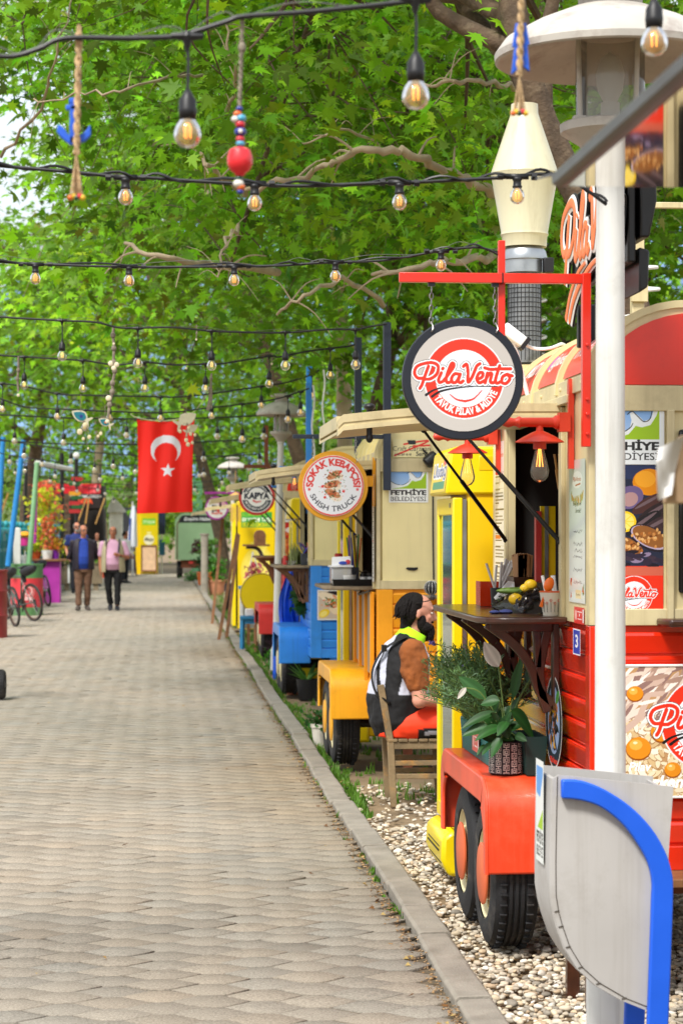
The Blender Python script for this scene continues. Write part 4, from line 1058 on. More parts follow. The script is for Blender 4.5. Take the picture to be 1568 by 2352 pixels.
def curved_label(T, X, ze, hr, xr, y0, y1, q0, q1, name, bg, words, cell=.002):
 L = hr * 1.1 * (q1 - q0); r = Ras(y1 - y0, L, cell, bg); words(r, y1 - y0, L)
 n = r.nx * r.ny; Xf = r.X.ravel(); Yf = r.Y.ravel(); q = PI - (q0 + (q1 - q0) * Yf / L)
 V = np.stack([X + xr + (xr + .005) * np.cos(q), y1 - Xf, ze + (hr + .005) * np.sin(q)], 1) - np.array(wloc(T))
 idx = np.arange(n).reshape(r.ny, r.nx); f = np.stack([idx[:-1, :-1], idx[:-1, 1:], idx[1:, 1:], idx[1:, :-1]], -1).reshape(-1, 4)
 numesh(name, V, [4] * len(f), f.ravel(), r.C.reshape(-1, 3), [colmat('printed picture 0.35', .35)], T)
ys = [7.60 + k * (2.28 - .05) / 4 for k in range(5)]
curved_label(T1, X1, 2.135, .285, .36, ys[0] + .07, ys[1] - .03, .2, .95, 'roof_lettering', '#d8432e', lambda r, w, h: r.text('TAVUK PİLAV', w * .06, h * .38, h * .32, '#f4e6e2', w=w * .86, bold=.03, shear=.1))
curved_label(T1, X1, 2.135, .285, .36, ys[1] + .07, ys[2] - .03, .2, .95, 'roof_lettering', '#d8432e', lambda r, w, h: (r.text('@pilavento', w * .18, h * .38, h * .3, '#f4e6e2', w=w * .76, bold=.01, shear=.1), r.rect(w * .06, w * .15, h * .36, h * .66, '#8a4ab8')))
curved_label(T1, X1, 2.135, .285, .36, ys[2] + .07, ys[3] - .03, .2, .95, 'roof_lettering', '#d8432e', lambda r, w, h: r.text('MİDYE', w * .1, h * .38, h * .32, '#f4e6e2', w=w * .8, bold=.03))
g = G(); xb = X1 - .012; zb_ = PZ(637, 7.56)
g.box(xb - .026, xb + .004, 7.53, 7.562, PZ(1025, 7.56), zb_ + .02); g.box(PX(915, 7.56), xb - .026, 7.534, 7.56, zb_ - .017, zb_ + .017)
xs_ = PX(1152, 7.56); g.box(xs_ - .012, xs_ + .012, 7.561, 7.585, PZ(770, 7.56), PZ(548, 7.56))
for z in (1025 - 30, 1025 - 75, 1025 - 110, 790): g.cyl((xb - .01, 7.522, PZ(z, 7.56)), (xb - .01, 7.532, PZ(z, 7.56)), .006, n=8)
o = g.build('sign_bracket', m_red, T1, bevel=.002)
g = G()
for px in (990, 1136):
 x = PX(px, 7.55); g.box(x - .012, x + .012, 7.54, 7.556, zb_ - .03, zb_ - .0175)
for px in (1152, 1352): x = PX(px, 7.55); g.box(x - .002, x + .002, 7.531, 7.563, zb_ - .019, zb_ + .019)
g.build('cable_tie', m_black, o)
g = G(); XL = 1.50; s = .00118; yo, zo = 8.09, 2.82
for lay, rad, off in ((0, 31, 0), (1, 26, .006), (2, 15, .012)):
 g.mi = lay
 for p in SCRIPT:
  pts = cl(p, 0, 0, 1, 5); g.tube([(XL - off, yo - (a - 610) * s * 1.0, zo + (b + 420) * s) for a, b in pts], rad * s, 8, flat=1., up=(1, 0, 0))
  n = len(pts) * 8
  for i in range(len(g.v) - n, len(g.v)): g.v[i] = (XL - off + (g.v[i][0] - (XL - off)) * .16, g.v[i][1], g.v[i][2])
 for p in ([(726, 790), (800, 720), (920, 668), (1040, 650)], [(782, 800), (860, 740), (1010, 690), (1180, 664), (1404, 664)]):
  pts = cl(p, 0, 0, 1, 5); k = len(pts); g.tube([(XL - off, yo - (a - 640) * s, zo + (b + 440) * s) for a, b in pts], [rad * s * (1.1 - .8 * i / k) for i in range(k)], 8, up=(1, 0, 0))
  for i in range(len(g.v) - k * 8, len(g.v)): g.v[i] = (XL - off + (g.v[i][0] - (XL - off)) * .16, g.v[i][1], g.v[i][2])
m_let = mat('orange sign face', (.85, .20, .05), .45, var=.05)
o = g.build('roof_lettering', [m_black, m_whitep, m_let], T1)
g = G(); g.box(XL + .012, XL + .04, 7.02, 8.0, 2.50, 2.86); g.box(XL + .03, XL + .10, 7.62, 7.66, 2.3, 2.46); g.box(XL + .03, XL + .10, 7.96, 8.0, 2.3, 2.46)
g.prism([(XL + .05, 2.86), (XL + .10, 2.85), (XL + .105, 2.7), (XL + .08, 2.58), (XL + .05, 2.58)], 7.0, 7.4, 'y'); g.prism([(XL + .05, 2.55), (XL + .085, 2.54), (XL + .08, 2.42), (XL + .05, 2.40)], 7.02, 7.4, 'y')
g.build('sign_box', m_black, T1, bevel=.006)
# ---- fixed to the orange yellow trailer
r = Ras(.42, .40, .0022, '#e6ebec'); municipal(r, .03, .015, .36)
x0 = PX(893, 14.4); wm = PX(983, 14.4) - x0
r = Ras(wm, PZ(1063, 14.4) - PZ(1154, 14.4), .0022, '#eceeea'); municipal(r, .012, .006, wm - .024)
r.build('municipal_sign', (x0, 14.408, PZ(1154, 14.4)), (1, 0, 0), (0, 0, 1), T2)
def craft(r, w, h):
 r.stroke([(p.x, p.y) for p in catmull([(w * .05, h * .1, 0), (w * .95, h * .9, 0), (w * .3, h * .72, 0)], 6)], .006, '#d8322c'); r.stroke([(w * .55, h * .62), (w * .98, h * .66)], .006, '#d8322c')
 r.poly([(w * .38, h * .95), (w * .42, h * .7), (w * .62, h * .72), (w * .6, h * .95)], '#1c2028')
 r.text('Craft Caravan', 0, h * .36, h * .26, '#22262e', w=w, bold=.0); r.text('Servis', w * .62, h * .08, h * .24, '#22262e', w=w * .38, bold=.02); r.text('0 505 269 48 48', w * .05, h * .1, h * .12, '#22262e', w=w * .44)
x0 = PX(902, 14.4); wm = PX(988, 14.4) - x0
r = Ras(wm, PZ(1008, 14.4) - PZ(1050, 14.4), .002, '#e0d5a2'); craft(r, wm, PZ(1008, 14.4) - PZ(1050, 14.4)); r.build('maker_lettering', (x0, 14.409, PZ(1050, 14.4)), (1, 0, 0), (0, 0, 1), T2)
g = G(); g.box(PX(880, 14.36), PX(897, 14.36), 14.34, 14.39, PZ(1126, 14.36), PZ(740, 14.36)); g.box(PX(672, 14.36), PX(880, 14.36), 14.35, 14.385, PZ(1008, 14.36), PZ(998, 14.36))
g.build('sign_bracket', m_navy, T2, bevel=.003)
g = G(); g.box(PX(814, 16.9), PX(830, 16.9), 16.88, 16.93, 1.9, PZ(775, 16.9)); g.box(PX(826, 16.9), PX(826, 16.9) + .15, 16.86, 16.91, 1.92, 1.96); g.build('cable_post', m_navy, T2, bevel=.003)
g = G(); p = P(990, 1055, 14.36)
g.T = Matrix.Translation(p) @ Matrix.Rotation(.9, 4, 'Y'); g.lathe([(.03, -.05), (.042, -.04), (.045, .03), (.036, .045), (0, .045)], (0, 0, 0), 20); g.T = None
g.tube([p + Vector((-.03, .0, .04)), p + Vector((-.05, .02, .06)), p + Vector((-.05, .05, .07))], .008, 6); g.tube(catmull([p + Vector((.05, .02, -.02)), p + Vector((.02, .035, -.1)), p + Vector((.015, .035, -.4)), p + Vector((.02, .035, -.8))], 5), .006, 6)
g.build('floodlight', m_black, T2)
g = G(); g.T = Matrix.Translation(P(945, 1307, 14.4) + Vector((0, .005, 0))); g.prism([(-.04, .004), (-.028, .012), (.01, .01), (.04, .012), (.042, .0), (.02, -.012), (-.02, -.008), (-.03, -.002)], -.001, .001, 'y'); g.T = None
g.build('torn_sticker', m_black, T2)
side_sheet(T2, X2 - .003, 15.91, 16.06, 1.28, 2.0, menu, 'menu_strip', .003)
side_sheet(T2, X2 - .018, 14.47, 14.60, 1.28, 2.0, menu, 'menu_strip', .003)
wall_lamp(T2, X2, 14.52, PZ(1105, 14.5), .24, m_yelfen)
g = G(); g.tube(catmull([(X2 - .05, 14.45, 1.22), (X2 - .09, 14.8, 1.19), (X2 - .04, 15.2, 1.2), (X2 - .06, 15.6, 1.2)], 5), .008, 6); g.build('loose_cable', m_black, T2)
for k in range(3): g = G(); g.box(X2 - .028, X2 - .022, 14.52 + k * .42, 14.84 + k * .42, .66 + .02 * k, 1.2); g.build('plastic_sheet', mat('dusty clear sheet', '#8d8070', .35, var=.3, vs=9, dirt=.4), T2)
for k in range(4): g = G(); g.box(X2 - .045, X2 - .018, 14.46 + k * .42, 14.50 + k * .42, .45, 1.215); g.build('side_batten', m_orange, T2, bevel=.003)
# ---- fixed to the blue trailer
x0 = PX(729, 20.88); wm = PX(806, 20.88) - x0 + .03; hm = PZ(1355, 20.88) - PZ(1424, 20.88)
r = Ras(wm, hm, .003, '#eceae6'); food(r, 'wrap', .012, wm - .012, .012, hm - .012); r.build('wrap_poster', (x0, 20.885, PZ(1424, 20.88)), (1, 0, 0), (0, 0, 1), T3, .25)
g = G(); g.box(PX(705, 20.7), PX(718, 20.7), 20.84, 20.89, 1.85, PZ(880, 20.86)); g.box(PX(727, 20.9), PX(741, 20.9), 22.4, 22.45, 1.85, PZ(842, 22.4)); g.box(PX(727, 20.9) , PX(727, 20.9) + .06, 22.38, 22.44, 1.8, 1.9)
o = g.build('cable_post', m_blue, T3, bevel=.004)
for px, yy, zz in ((719, 20.83, 885), (743, 22.38, 850)):
 g = G(); x = PX(px, yy); pts = [(x + .012 * math.sin(i * 1.1), yy, PZ(zz, yy) - i * .09) for i in range(12)]; g.tube(catmull(pts, 3), .009, 6)
 g.build('white_cable', m_whitep, o)
wall_lamp(T3, X2, 21.12, PZ(1075, 21.1), .24, m_blue)
# ---- fixed to the red-wheel-cover trailer
x0 = PX(655, 27.08); wm = PX(691, 27.08) - x0 + .06; hm = PZ(1200, 27.08) - PZ(1372, 27.08)
r = Ras(wm, hm, .004, '#c8201c'); food(r, 'nuts', 0, wm, 0, hm); r.build('nut_poster', (x0, 27.085, PZ(1372, 27.08)), (1, 0, 0), (0, 0, 1), T4, .3)
r = Ras(wm, .16, .003, '#eceeea'); r.text('FETHİYE', .01, .085, .05, '#1c1c20', w=wm - .02, bold=.04); r.text('BELEDİYESİ', .01, .02, .045, '#1c1c20', w=wm - .02, bold=.01); r.build('municipal_sign', (x0, 27.084, PZ(1199, 27.08)), (1, 0, 0), (0, 0, 1), T4)
wall_lamp(T4, X1, 27.3, PZ(1118, 27.3), .3, m_blue)
g = G(); g.box(PX(560, 27.05), X1, 27.03, 27.07, PZ(1076, 27.05), PZ(1068, 27.05)); g.box(PX(607, 27.05), PX(607, 27.05) + .05, 27.04, 27.09, 1.9, PZ(978, 27.05)); g.build('sign_bracket', m_rust, T4)
g = G(); g.box(PX(470, 43.4), 1.5, 43.4, 43.45, PZ(1135, 43.4), PZ(1130, 43.4)); g.build('sign_bracket', m_magenta, T6)
# ---- hanging round signs
def chain(g, a, b, r=.0022, L=.024):
 a = Vector(a); b = Vector(b); n = max(2, int((b - a).length / (L * .78))); d = (b - a).normalized()
 for i in range(n):
  c = a.lerp(b, (i + .5) / n); u = Vector((1, 0, 0)) if i % 2 else Vector((0, 1, 0)); pts = []
  for k in range(11):
   q = 2 * PI * k / 10; pts.append(c + d * math.cos(q) * L * .5 + u * math.sin(q) * L * .27)
  g.tube(pts, r, 5, caps=False)
def disc_sign(label, px, py, Y, dia, rim, draw, rimw, tops, cell, grp='round signs hung over the path', th=.03, inset=0):
 c = P(px, py, Y); R = dia / 2
 t = thing('hanging_sign', label, 'sign', c, 0, grp)
 g = G(); g.lathe([(0, 0), (R - .004, 0), (R, .004), (R, th - .004), (R - .004, th), (0, th)], c, 64, 'y'); g.build('sign_disc', rim, t, sharp=30)
 Ri = R - rimw
 r = Ras(2 * Ri, 2 * Ri, cell, '#ffffff'); draw(r, Ri)
 if inset:
  g = G(); g.lathe([(0, -.012), (Ri + .002, -.012), (Ri + .002, .002), (0, .002)], c, 64, 'y'); g.build('face_plate', m_whitep, t, sharp=30)
 r.build('sign_face', c + Vector((-Ri, -.0145 if inset else -.0025, -Ri)), (1, 0, 0), (0, 0, 1), t, .4, disc=(Ri, Ri))
 for (hx, tz) in tops:
  g = G(); z0 = c.z + math.sqrt(max(0, R * R - hx * hx)) - .018
  chain(g, (c.x + hx * .98, c.y + .012, tz), (c.x + hx, c.y + .012, z0 + .03));
  g.tube(catmull([(c.x + hx, c.y + .012, z0 + .035), (c.x + hx + .006, c.y - .004, z0 + .015), (c.x + hx, c.y - .006, z0), (c.x + hx, c.y + .012, z0 + .002)], 4), .0025, 6)
  g.build('chain', m_chain, t)
 return t
def s_pilav(r, R):
 r.C[:] = np.array(H('#bdb8b2')); s = R / 490; round_logo(r, R + 8 * s, R + 2 * s, s, inner='#dfe5ee')
disc_sign('round grey sign with red ring and PilaVento lettering on black rim', 1063, 870, 7.56, .428, mat('sign rim black', '#181d28', .35, var=.1), s_pilav, .029,
          [(PX(990, 7.56) - P(1063, 870, 7.56).x, zb_ - .03), (PX(1138, 7.56) - P(1063, 870, 7.56).x, zb_ - .03)], .0012)
def s_kebap(r, R):
 r.C[:] = np.array(H('#e4372c')); r.ell(R, R, R * .95, R * .95, '#e6e8ec')
 r.arc('SOKAK KEBAPÇISI', R, R, R * .68, R * .22, 183, -3, '#d8302a', .045); r.arc('SHISH TRUCK', R, R, R * .84, R * .17, 202, 338, '#1c2236', .015, False)
 for sx in (-1, 1):
  p = [(R + sx * R * .80 + .1 * R * (1 if k % 2 == 0 else .4) * .75 * math.sin(k * PI / 5), R - R * .12 + .1 * R * (1 if k % 2 == 0 else .4) * .75 * math.cos(k * PI / 5)) for k in range(10)]; r.poly(p, '#d8302a')
 rd = random.Random(4)
 for (cx, cy, rot) in ((.02, .36, .5), (-.05, .05, .35), (-.02, -.25, -.45)):
  r.ell(R + (cx + .08) * R, R + (cy - .1) * R, .24 * R, .15 * R, '#e8dcc8', rot)
  r.ell(R + cx * R, R + cy * R, .27 * R, .11 * R, '#c9865a', rot)
  for k in range(60): r.ell(R + (cx + rd.gauss(0, .11)) * R, R + (cy + rd.gauss(0, .055)) * R, .035 * R, .018 * R, rd.choice(['#8a3a1c', '#4a6a2a', '#d8562c', '#e8b48a', '#5a3018', '#a8582c', '#3f5a22']), rd.uniform(0, 3))
 for k in range(46):
  a = rd.uniform(0, 6.28); q = rd.uniform(.3, .5); r.ell(R + q * R * math.cos(a), R + q * R * math.sin(a) * 1.1, .02 * R, .01 * R, rd.choice(['#4a7a3a', '#d8382c', '#6a8a4a', '#c98a6a']), a)
 for (x, y) in ((.25, .47), (-.36, -.02), (.34, -.18), (-.28, -.38)): r.ell(R + x * R, R + y * R, .045 * R, .045 * R, '#d8302c')
c2 = P(765, 1116, 14.33)
disc_sign('round orange rimmed sign lettered SOKAK KEBAPÇISI SHISH TRUCK', 765, 1116, 14.33, .462, mat('sign rim orange', (.72, .33, .01), .4, var=.08, dirt=.1), s_kebap, .032,
          [(PX(718, 14.33) - c2.x, PZ(1004, 14.36)), (PX(818, 14.33) - c2.x, PZ(1004, 14.36))], .0022, inset=1)
def s_kapya(r, R):
 r.C[:] = np.array(H('#f0efec')); r.ell(R, R, R * .93, R * .93, '#1d2638'); r.ell(R, R, R * .6, R * .6, '#f0efec')
 r.rect(0, 2 * R, R * .82, R * 1.3, '#f0efec'); r.text('KAPYA', R, R * .9, R * .38, '#1d2638', w=R * 1.62, bold=.05, center=True)
 r.stroke([(R * .78, R * .78), (R * .95, R * .68), (R * 1.25, R * .74)], R * .06, '#d8302a', R * .03)
 r.arc('TOMA & KAHVALTI', R, R, R * .67, R * .15, 165, 15, '#f0efec', .02); r.arc('SMOKED MEAT & BREAKFAST', R, R, R * .82, R * .14, 200, 340, '#f0efec', .02, False)
disc_sign('round red rimmed sign lettered KAPYA with a chilli pepper', 590, 1142, 27.02, .45, mat('sign rim red', (.55, .03, .03), .4, var=.1), s_kapya, .03, [(-.12, PZ(1075, 27.2)), (.12, PZ(1075, 27.2))], .004)
def s_waf(r, R):
 r.C[:] = np.array(H('#efeae6')); r.text('fondi', R, R * 1.45, R * .3, '#d84a3a', w=R * 1.0, center=True, bold=.03); r.text('waffle', R, R * .38, R * .3, '#d84a3a', w=R * 1.1, center=True, bold=.03)
 r.ell(R * .9, R * .98, R * .34, R * .3, '#4a2430'); r.rect(R * .5, R * 1.3, R * .7, R * .84, '#7a3a4a'); r.ell(R * 1.12, R * .88, R * .16, R * .16, '#d82a2a')
 r.ell(R * 1.55, R * 1.35, R * .36, R * .5, '#e0a8b4')
disc_sign('round magenta rimmed sign for fondi waffle', 498, 1167, 43.4, .47, m_magenta, s_waf, .03, [(-.1, PZ(1132, 43.4)), (.1, PZ(1132, 43.4))], .006)
# ---- drinks cabinets
m_fpane = mat('reflecting cabinet door glass', '#8fa8a4', .05, metal=.85, var=.0)
def cabinet(label, X, Y0, wid, dep, h, draw=None, grp='yellow drinks cabinets beside the trailers'):
 t = thing('drinks_cabinet', label, 'fridge', (X + dep / 2, Y0 + wid / 2, 0), 0, grp); Y1 = Y0 + wid
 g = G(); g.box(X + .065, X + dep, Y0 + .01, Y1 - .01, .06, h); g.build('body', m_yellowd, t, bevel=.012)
 g = G(); g.box(X + .046, X + .064, Y0 + .004, Y1 - .004, .26, h - .22); g.build('door_seal', m_alu, t)
 g = G()
 z0, z1 = .24, h - .215
 g.box(X, X + .045, Y0, Y0 + .05, z0, z1); g.box(X, X + .045, Y1 - .05, Y1, z0, z1); g.box(X, X + .045, Y0 + .05, Y1 - .05, z0, z0 + .07); g.box(X, X + .045, Y0 + .05, Y1 - .05, z1 - .08, z1)
 d = g.build('door', m_yellow, t, bevel=.006)
 g = G(); g.box(X + .012, X + .03, Y0 + .05, Y1 - .05, z0 + .07, z1 - .08); g.build('pane', m_fpane, d)
 g = G(); g.cyl((X - .004, Y0 + .1, z1 - .035), (X + .004, Y0 + .1, z1 - .035), .011, n=12); g.build('lock', m_chain, d)
 g = G(); g.prism([(X - .035, h - .20), (X - .012, h + .0), (X + .02, h + .022), (X + .32, h + .022), (X + .34, h - .0), (X + .34, h - .2)], Y0 - .004, Y1 + .004, 'y'); hd = g.build('header', m_yellow, t, bevel=.012)
 g = G(); g.box(X + .12, X + .2, Y0 - .006, Y0 + .02, h - .09, h - .02); g.build('socket_recess', m_yellowd, hd, bevel=.004)
 g = G(); g.prism([(X - .05, .20), (X - .055, .10), (X - .02, .02), (X + .1, .015), (X + .2, .015), (X + .2, .2), (X + .05, .215), (X - .0, .235)], Y0 - .002, Y1 + .002, 'y'); k = g.build('kick_plate', m_yellow, t, bevel=.02)
 g = G()
 for i in range(6):
  zz = .07 + i * .019; xx = X - .053 + .004 * abs(i - 3)
  g.box(xx - .004, xx + .012, Y0 + .09, Y1 - .09, zz, zz + .007)
 g.build('vent_slot', m_dark, k)
 if draw:
  r = Ras(wid - .06, .17, .003, '#e8c800'); draw(r, wid - .06, .17); v = Vector((.022, 0, .17)).normalized()
  r.build('header_lettering', (X - .0355 + .0, Y1 - .03, h - .185), (0, -1, 0), v, t, .3)
 return t
def f_head(r, w, h):
 r.text('Uludağ', w * .06, h * .42, h * .36, '#eef2f8', w=w * .88, bold=.09); r.text('Uludağ', w * .075, h * .43, h * .34, '#2c3a78', w=w * .85, bold=.02); r.rect(w * .12, w * .9, h * .08, h * .3, '#1c8a5a'); r.ell(w * .8, h * .84, w * .1, h * .1, '#d8302c')
cabinet('tall yellow drinks cabinet with glass door at the far end of the red trailer', 1.335, 10.0, .6, .62, 1.99, f_head)
cabinet('yellow drinks cabinet standing behind the yellow wheel cover trailer', 1.36, 16.45, .6, .62, 1.99)
cabinet('yellow drinks cabinet beside the blue raincoat at the end of the blue trailer', 1.36, 23.0, .6, .62, 1.95)
t = thing('lemonade_cabinet', 'tall yellow lemonade cabinet with green banner and bottle picture near leaning planks', 'fridge', (1.45, 36.4, 0))
g = G(); g.box(1.14, 1.2, 36.0, 36.7, .05, 2.08); g.build('door', m_yellow, t, bevel=.01)
g = G(); g.box(1.225, 1.85, 36.02, 36.7, .0, 2.12); g.build('body', m_yellow, t, bevel=.02)
g = G(); g.box(1.2, 1.225, 36.03, 36.68, .08, 2.05); g.build('door_seal', m_black, t)
r = Ras(.6, 2.0, .006, '#e6c400')
r.C *= (1.0)
for q, c_ in ((.30, '#e8d048'), (.26, '#ecd85a'), (.2, '#f0e070')): r.ell(.34, .86, q, .42 * q / .3, c_); r.rect(.34 - q * .45, .34 + q * .45, 1.0, 1.0 + 1.2 * q, c_)
r.rect(.05, .56, 1.6, 1.86, '#3c9a3c'); r.text('KOMŞUDAN', .07, 1.79, .05, '#8ac83c', w=.4); r.text('EV YAPIMI TAZE', .07, 1.70, .06, '#eaf4dc', w=.47, bold=.03); r.text('ULUDAĞ LİMONATA', .07, 1.615, .065, '#d8d020', w=.48, bold=.03)
r.build('side_print', (1.235, 36.017, .08), (1, 0, 0), (0, 0, 1), t, .35)
# ---- street lamps
m_lampw = mat('old white lamp enamel', '#b4afa6', .55, var=.14, vs=6, dirt=.75, dcol='#6a4a40', ds=7)
def street_lamp(x, y, label, base=0.):
 t = thing('street_lamp', label, 'street lamp', (x, y, 0), 0, 'white street lamps along the path')
 o = (x, y, 0)
 g = G(); g.lathe([(.075, 0), (.075, .25), (.05, .3), (.0475, 1.2), (.0445, 2.5), (.043, 2.74), (.052, 2.75), (.052, 2.8), (.0, 2.8)], o, 32); g.build('post', m_white, t)
 g = G(); g.lathe([(.05, 2.77), (.1, 2.83), (.155, 2.865), (.158, 2.89), (.15, 2.895), (0, 2.9)], o, 40); g.build('lamp_base', m_lampw, t)
 g = G(); g.lathe([(.108, 2.9), (.108, 3.17)], o, 40, caps=False); g.build('lamp_glass', m_lampglass, t)
 for k in range(4):
  g = G(); a = .5 + k * PI / 2; c, s = math.cos(a), math.sin(a); g.cyl((x + .12 * c, y + .12 * s, 2.89), (x + .13 * c, y + .13 * s, 3.17), .008, n=8); g.box(x + .125 * c - .018, x + .125 * c + .018, y + .125 * s - .018, y + .125 * s + .018, 2.885, 2.905); g.build('cage_bar', m_lampw, t)
 g = G(); g.lathe([(.0, 3.20), (.12, 3.18), (.27, 3.135), (.352, 3.085), (.36, 3.09), (.362, 3.11), (.33, 3.155), (.24, 3.205), (.13, 3.25), (.1, 3.255), (0, 3.256)], o, 56); g.build('lamp_hood', m_lampw, t, sharp=40)
 g = G(); g.lathe([(.1, 3.25), (.1, 3.31), (.16, 3.315), (.165, 3.335), (.12, 3.35), (0, 3.36)], o, 36); g.build('lamp_cap', m_lampw, t)
 g = G(); g.cyl((x, y, 2.9), (x, y, 2.96), .03); g.lathe([(.02, 2.96), (.04, 3.0), (.045, 3.05), (.03, 3.1), (0, 3.12)], o, 20); g.build('lamp_bulb', m_whitep, t)
 return t
L1 = street_lamp(1.392, 6.72, 'nearest white street lamp, its hood cut off by the top edge of the photo')
L2 = copy_tree(L1, None, (1.30, 25.3, 0), None, 'white street lamp with a flaking hood rising above the red wheel cover'); L2.rotation_euler = (0, .026, .4); L2.scale = (.81, .81, .96)
copy_tree(L1, None, (1.62, 51, 0), None, 'farthest white street lamp, beside the waffle sign')
# ---- litter bin
m_bin = mat('grey bin enamel', '#b2b0ad', .5, var=.08, vs=3, dirt=.45, dcol='#7c7264', ds=3.5, streak=.3)
m_binblue = mat('bin frame blue', (.008, .10, .66), .42, var=.06)
YB = 6.2
def bz(x, y): p = P(x, y, YB); return (p.x, p.z)
c8 = lambda x, y: bz((1560 + .638 * x) * .6125, (2480 + .638 * y) * .6125)
t = thing('litter_bin', 'grey leaf shaped litter bin with a blue arc frame in front of the white post', 'bin', (1.32, YB + .14, 0))
body = [c8(*q) for q in [(835, 668), (800, 690), (795, 900), (790, 1200), (792, 1390), (806, 1480), (830, 1570), (872, 1690), (945, 1810), (1050, 1905), (1200, 1992), (1345, 2050), (1400, 2050), (1440, 1700), (1470, 1300), (1490, 1000), (1510, 737)]]
g = G()
for a, b in ((YB, YB + .008), (YB + .262, YB + .27)): g.prism(body, a, b, 'y')
sh = body[1:13]; off = []
for i, p in enumerate(sh):
 a = Vector(sh[max(i - 1, 0)]); b = Vector(sh[min(i + 1, len(sh) - 1)]); d = (b - a).normalized(); off.append((p[0] + d.y * .006 * -1, p[1] + d.x * .006))
g.prism([(p[0] - .003, p[1]) for p in sh] + [(p[0] + .005, p[1] + .003) for p in sh[::-1]], YB + .008, YB + .262, 'y')
x_, z_ = body[-1]; g.box(x_ - .02, x_ - .012, YB + .008, YB + .262, z_ - .5, z_ - .01)
g.build('bin_shell', m_bin, t)
g = G()
for i in range(4, 12):
 for k in range(1, 2):
  p = Vector(sh[i]).lerp(Vector(sh[min(i + 1, 11)]), .0); g.cyl((p.x + .002, YB - .002, p.y + .004), (p.x + .016, YB - .002, p.y + .008), .0016, n=5)
g.tube([(p[0] + .014, YB - .001, p[1] + .006) for p in sh], .0014, 5)
g.build('seam', mat('bin seam', '#4c463e', .7), t)
outer = [(845, 690), (960, 697), (1100, 750), (1250, 850), (1370, 975), (1450, 1110), (1488, 1230), (1497, 1330), (1490, 1600), (1462, 2300), (1450, 2700)]
inner = [(1330, 2700), (1340, 2300), (1366, 1600), (1372, 1400), (1374, 1290), (1350, 1180), (1290, 1068), (1200, 950), (1080, 855), (960, 812), (845, 800)]
sm = lambda L_: [(p.x, p.y) for p in catmull([(*c8(*q), 0) for q in L_], 4)]
poly = sm(outer) + sm(inner);
def bandmesh(y0, y1):
 g = G(); o_ = sm(outer); i_ = sm(inner)[::-1]; n = len(o_)
 vs = [(a[0], y0, a[1]) for a in o_] + [(a[0], y0, a[1]) for a in i_] + [(a[0], y1, a[1]) for a in o_] + [(a[0], y1, a[1]) for a in i_]; fs = []
 for k in range(n - 1): fs += [(k, k + 1, n + k + 1, n + k), (2 * n + k, 3 * n + k, 3 * n + k + 1, 2 * n + k + 1), (k, 2 * n + k, 2 * n + k + 1, k + 1), (n + k, n + k + 1, 3 * n + k + 1, 3 * n + k)]
 fs += [(0, n, 3 * n, 2 * n), (n - 1, 3 * n - 1, 4 * n - 1, 2 * n - 1)]
 return g.add(vs, fs)
zl = c8(1400, 2700)[1]
for a in (YB - .028, YB + .272): bandmesh(a, a + .026).build('frame_arc', m_binblue, t, bevel=.005)
g = G(); xl = c8(1400, 2700)[0]
g.box(xl - .02, xl + .03, YB - .02, YB + .3, -.05, zl + .03); g.build('foot', m_binblue, t, bevel=.004)
zt_ = c8(0, 900)[1]
r = Ras(.13, .30, .002, '#dfe3e0'); municipal(r, .012, .10, .106, '#dfe3e0', False); r.rect(.012, .118, .19, .28, '#5f9bdc'); r.poly([(.012, .2), (.07, .19), (.118, .26), (.118, .1), (.012, .1)], '#dfe3e0'); r.poly([(.03, .1), (.118, .16), (.118, .1)], '#9cc41c')
r.text('FETHİYE', .012, .058, .03, '#33383c', w=.106, bold=.05); r.text('BELEDİYESİ', .012, .018, .028, '#33383c', w=.106)
p0 = c8(797, 1230); r.build('bin_label', (p0[0] - .0125, YB + .20, p0[1] + .005), (0, -1, 0), (0, 0, 1), t, .45)
t = thing('wooden_bench', 'low brown wooden bench under the red trailer end behind the grey bin', 'bench', (1.8, 7.5, 0)); g = G(); g.box(1.43, 2.3, 7.38, 7.70, .39, .42); g.build('seat', m_woodb, t, bevel=.004)
for x, y in ((1.453, 7.67), (1.475, 7.42), (2.25, 7.67), (2.25, 7.42)): g = G(); g.box(x - .023, x + .023, y - .02, y + .02, -.05, .389); g.build('leg', m_wood, t, bevel=.003)
# ---- chimney and roof gear of the red trailer
t = thing('chimney', 'cream metal chimney with cone cowl and sooty mesh wrapped duct on the red trailer', 'chimney', (1.585, 9.5, 2.36)); o = (1.585, 9.5, 0)
zz = lambda y: PZ(y, 9.5, 1200)
g = G(); g.lathe([(.055, zz(240)), (.059, zz(240)), (.061, zz(262)), (.066, zz(270)), (.146, zz(394)), (.15, zz(400)), (.146, zz(406)), (.103, zz(534)), (.106, zz(540)), (.1, zz(545)), (.097, zz(568)), (0, zz(568))], o, 48); g.build('cowl', mat('cream chimney enamel', '#c8c4a6', .35, var=.05, coat=.2, dirt=.25, dcol='#8a7c58', streak=.35), t)
g = G(); g.lathe([(.078, zz(568)), (.094, zz(578)), (.1, zz(592)), (.1, zz(598)), (.092, zz(600)), (.092, zz(628)), (0, zz(628))], o, 40); g.build('collar', m_alu, t)
g = G(); g.lathe([(.07, zz(628)), (.07, 2.36)], o, 40, caps=False); g.build('duct', mat('sooty duct metal', '#8a8d8e', .4, metal=.8, var=.2, vs=10, dirt=1., dcol='#121212', ds=7), t)
g = G()
for k in range(15):
 z = zz(632) - k * .021
 if z < 2.38: break
 g.lathe([(.073, z), (.0745, z + .0015), (.073, z + .003)], o, 40, caps=False)
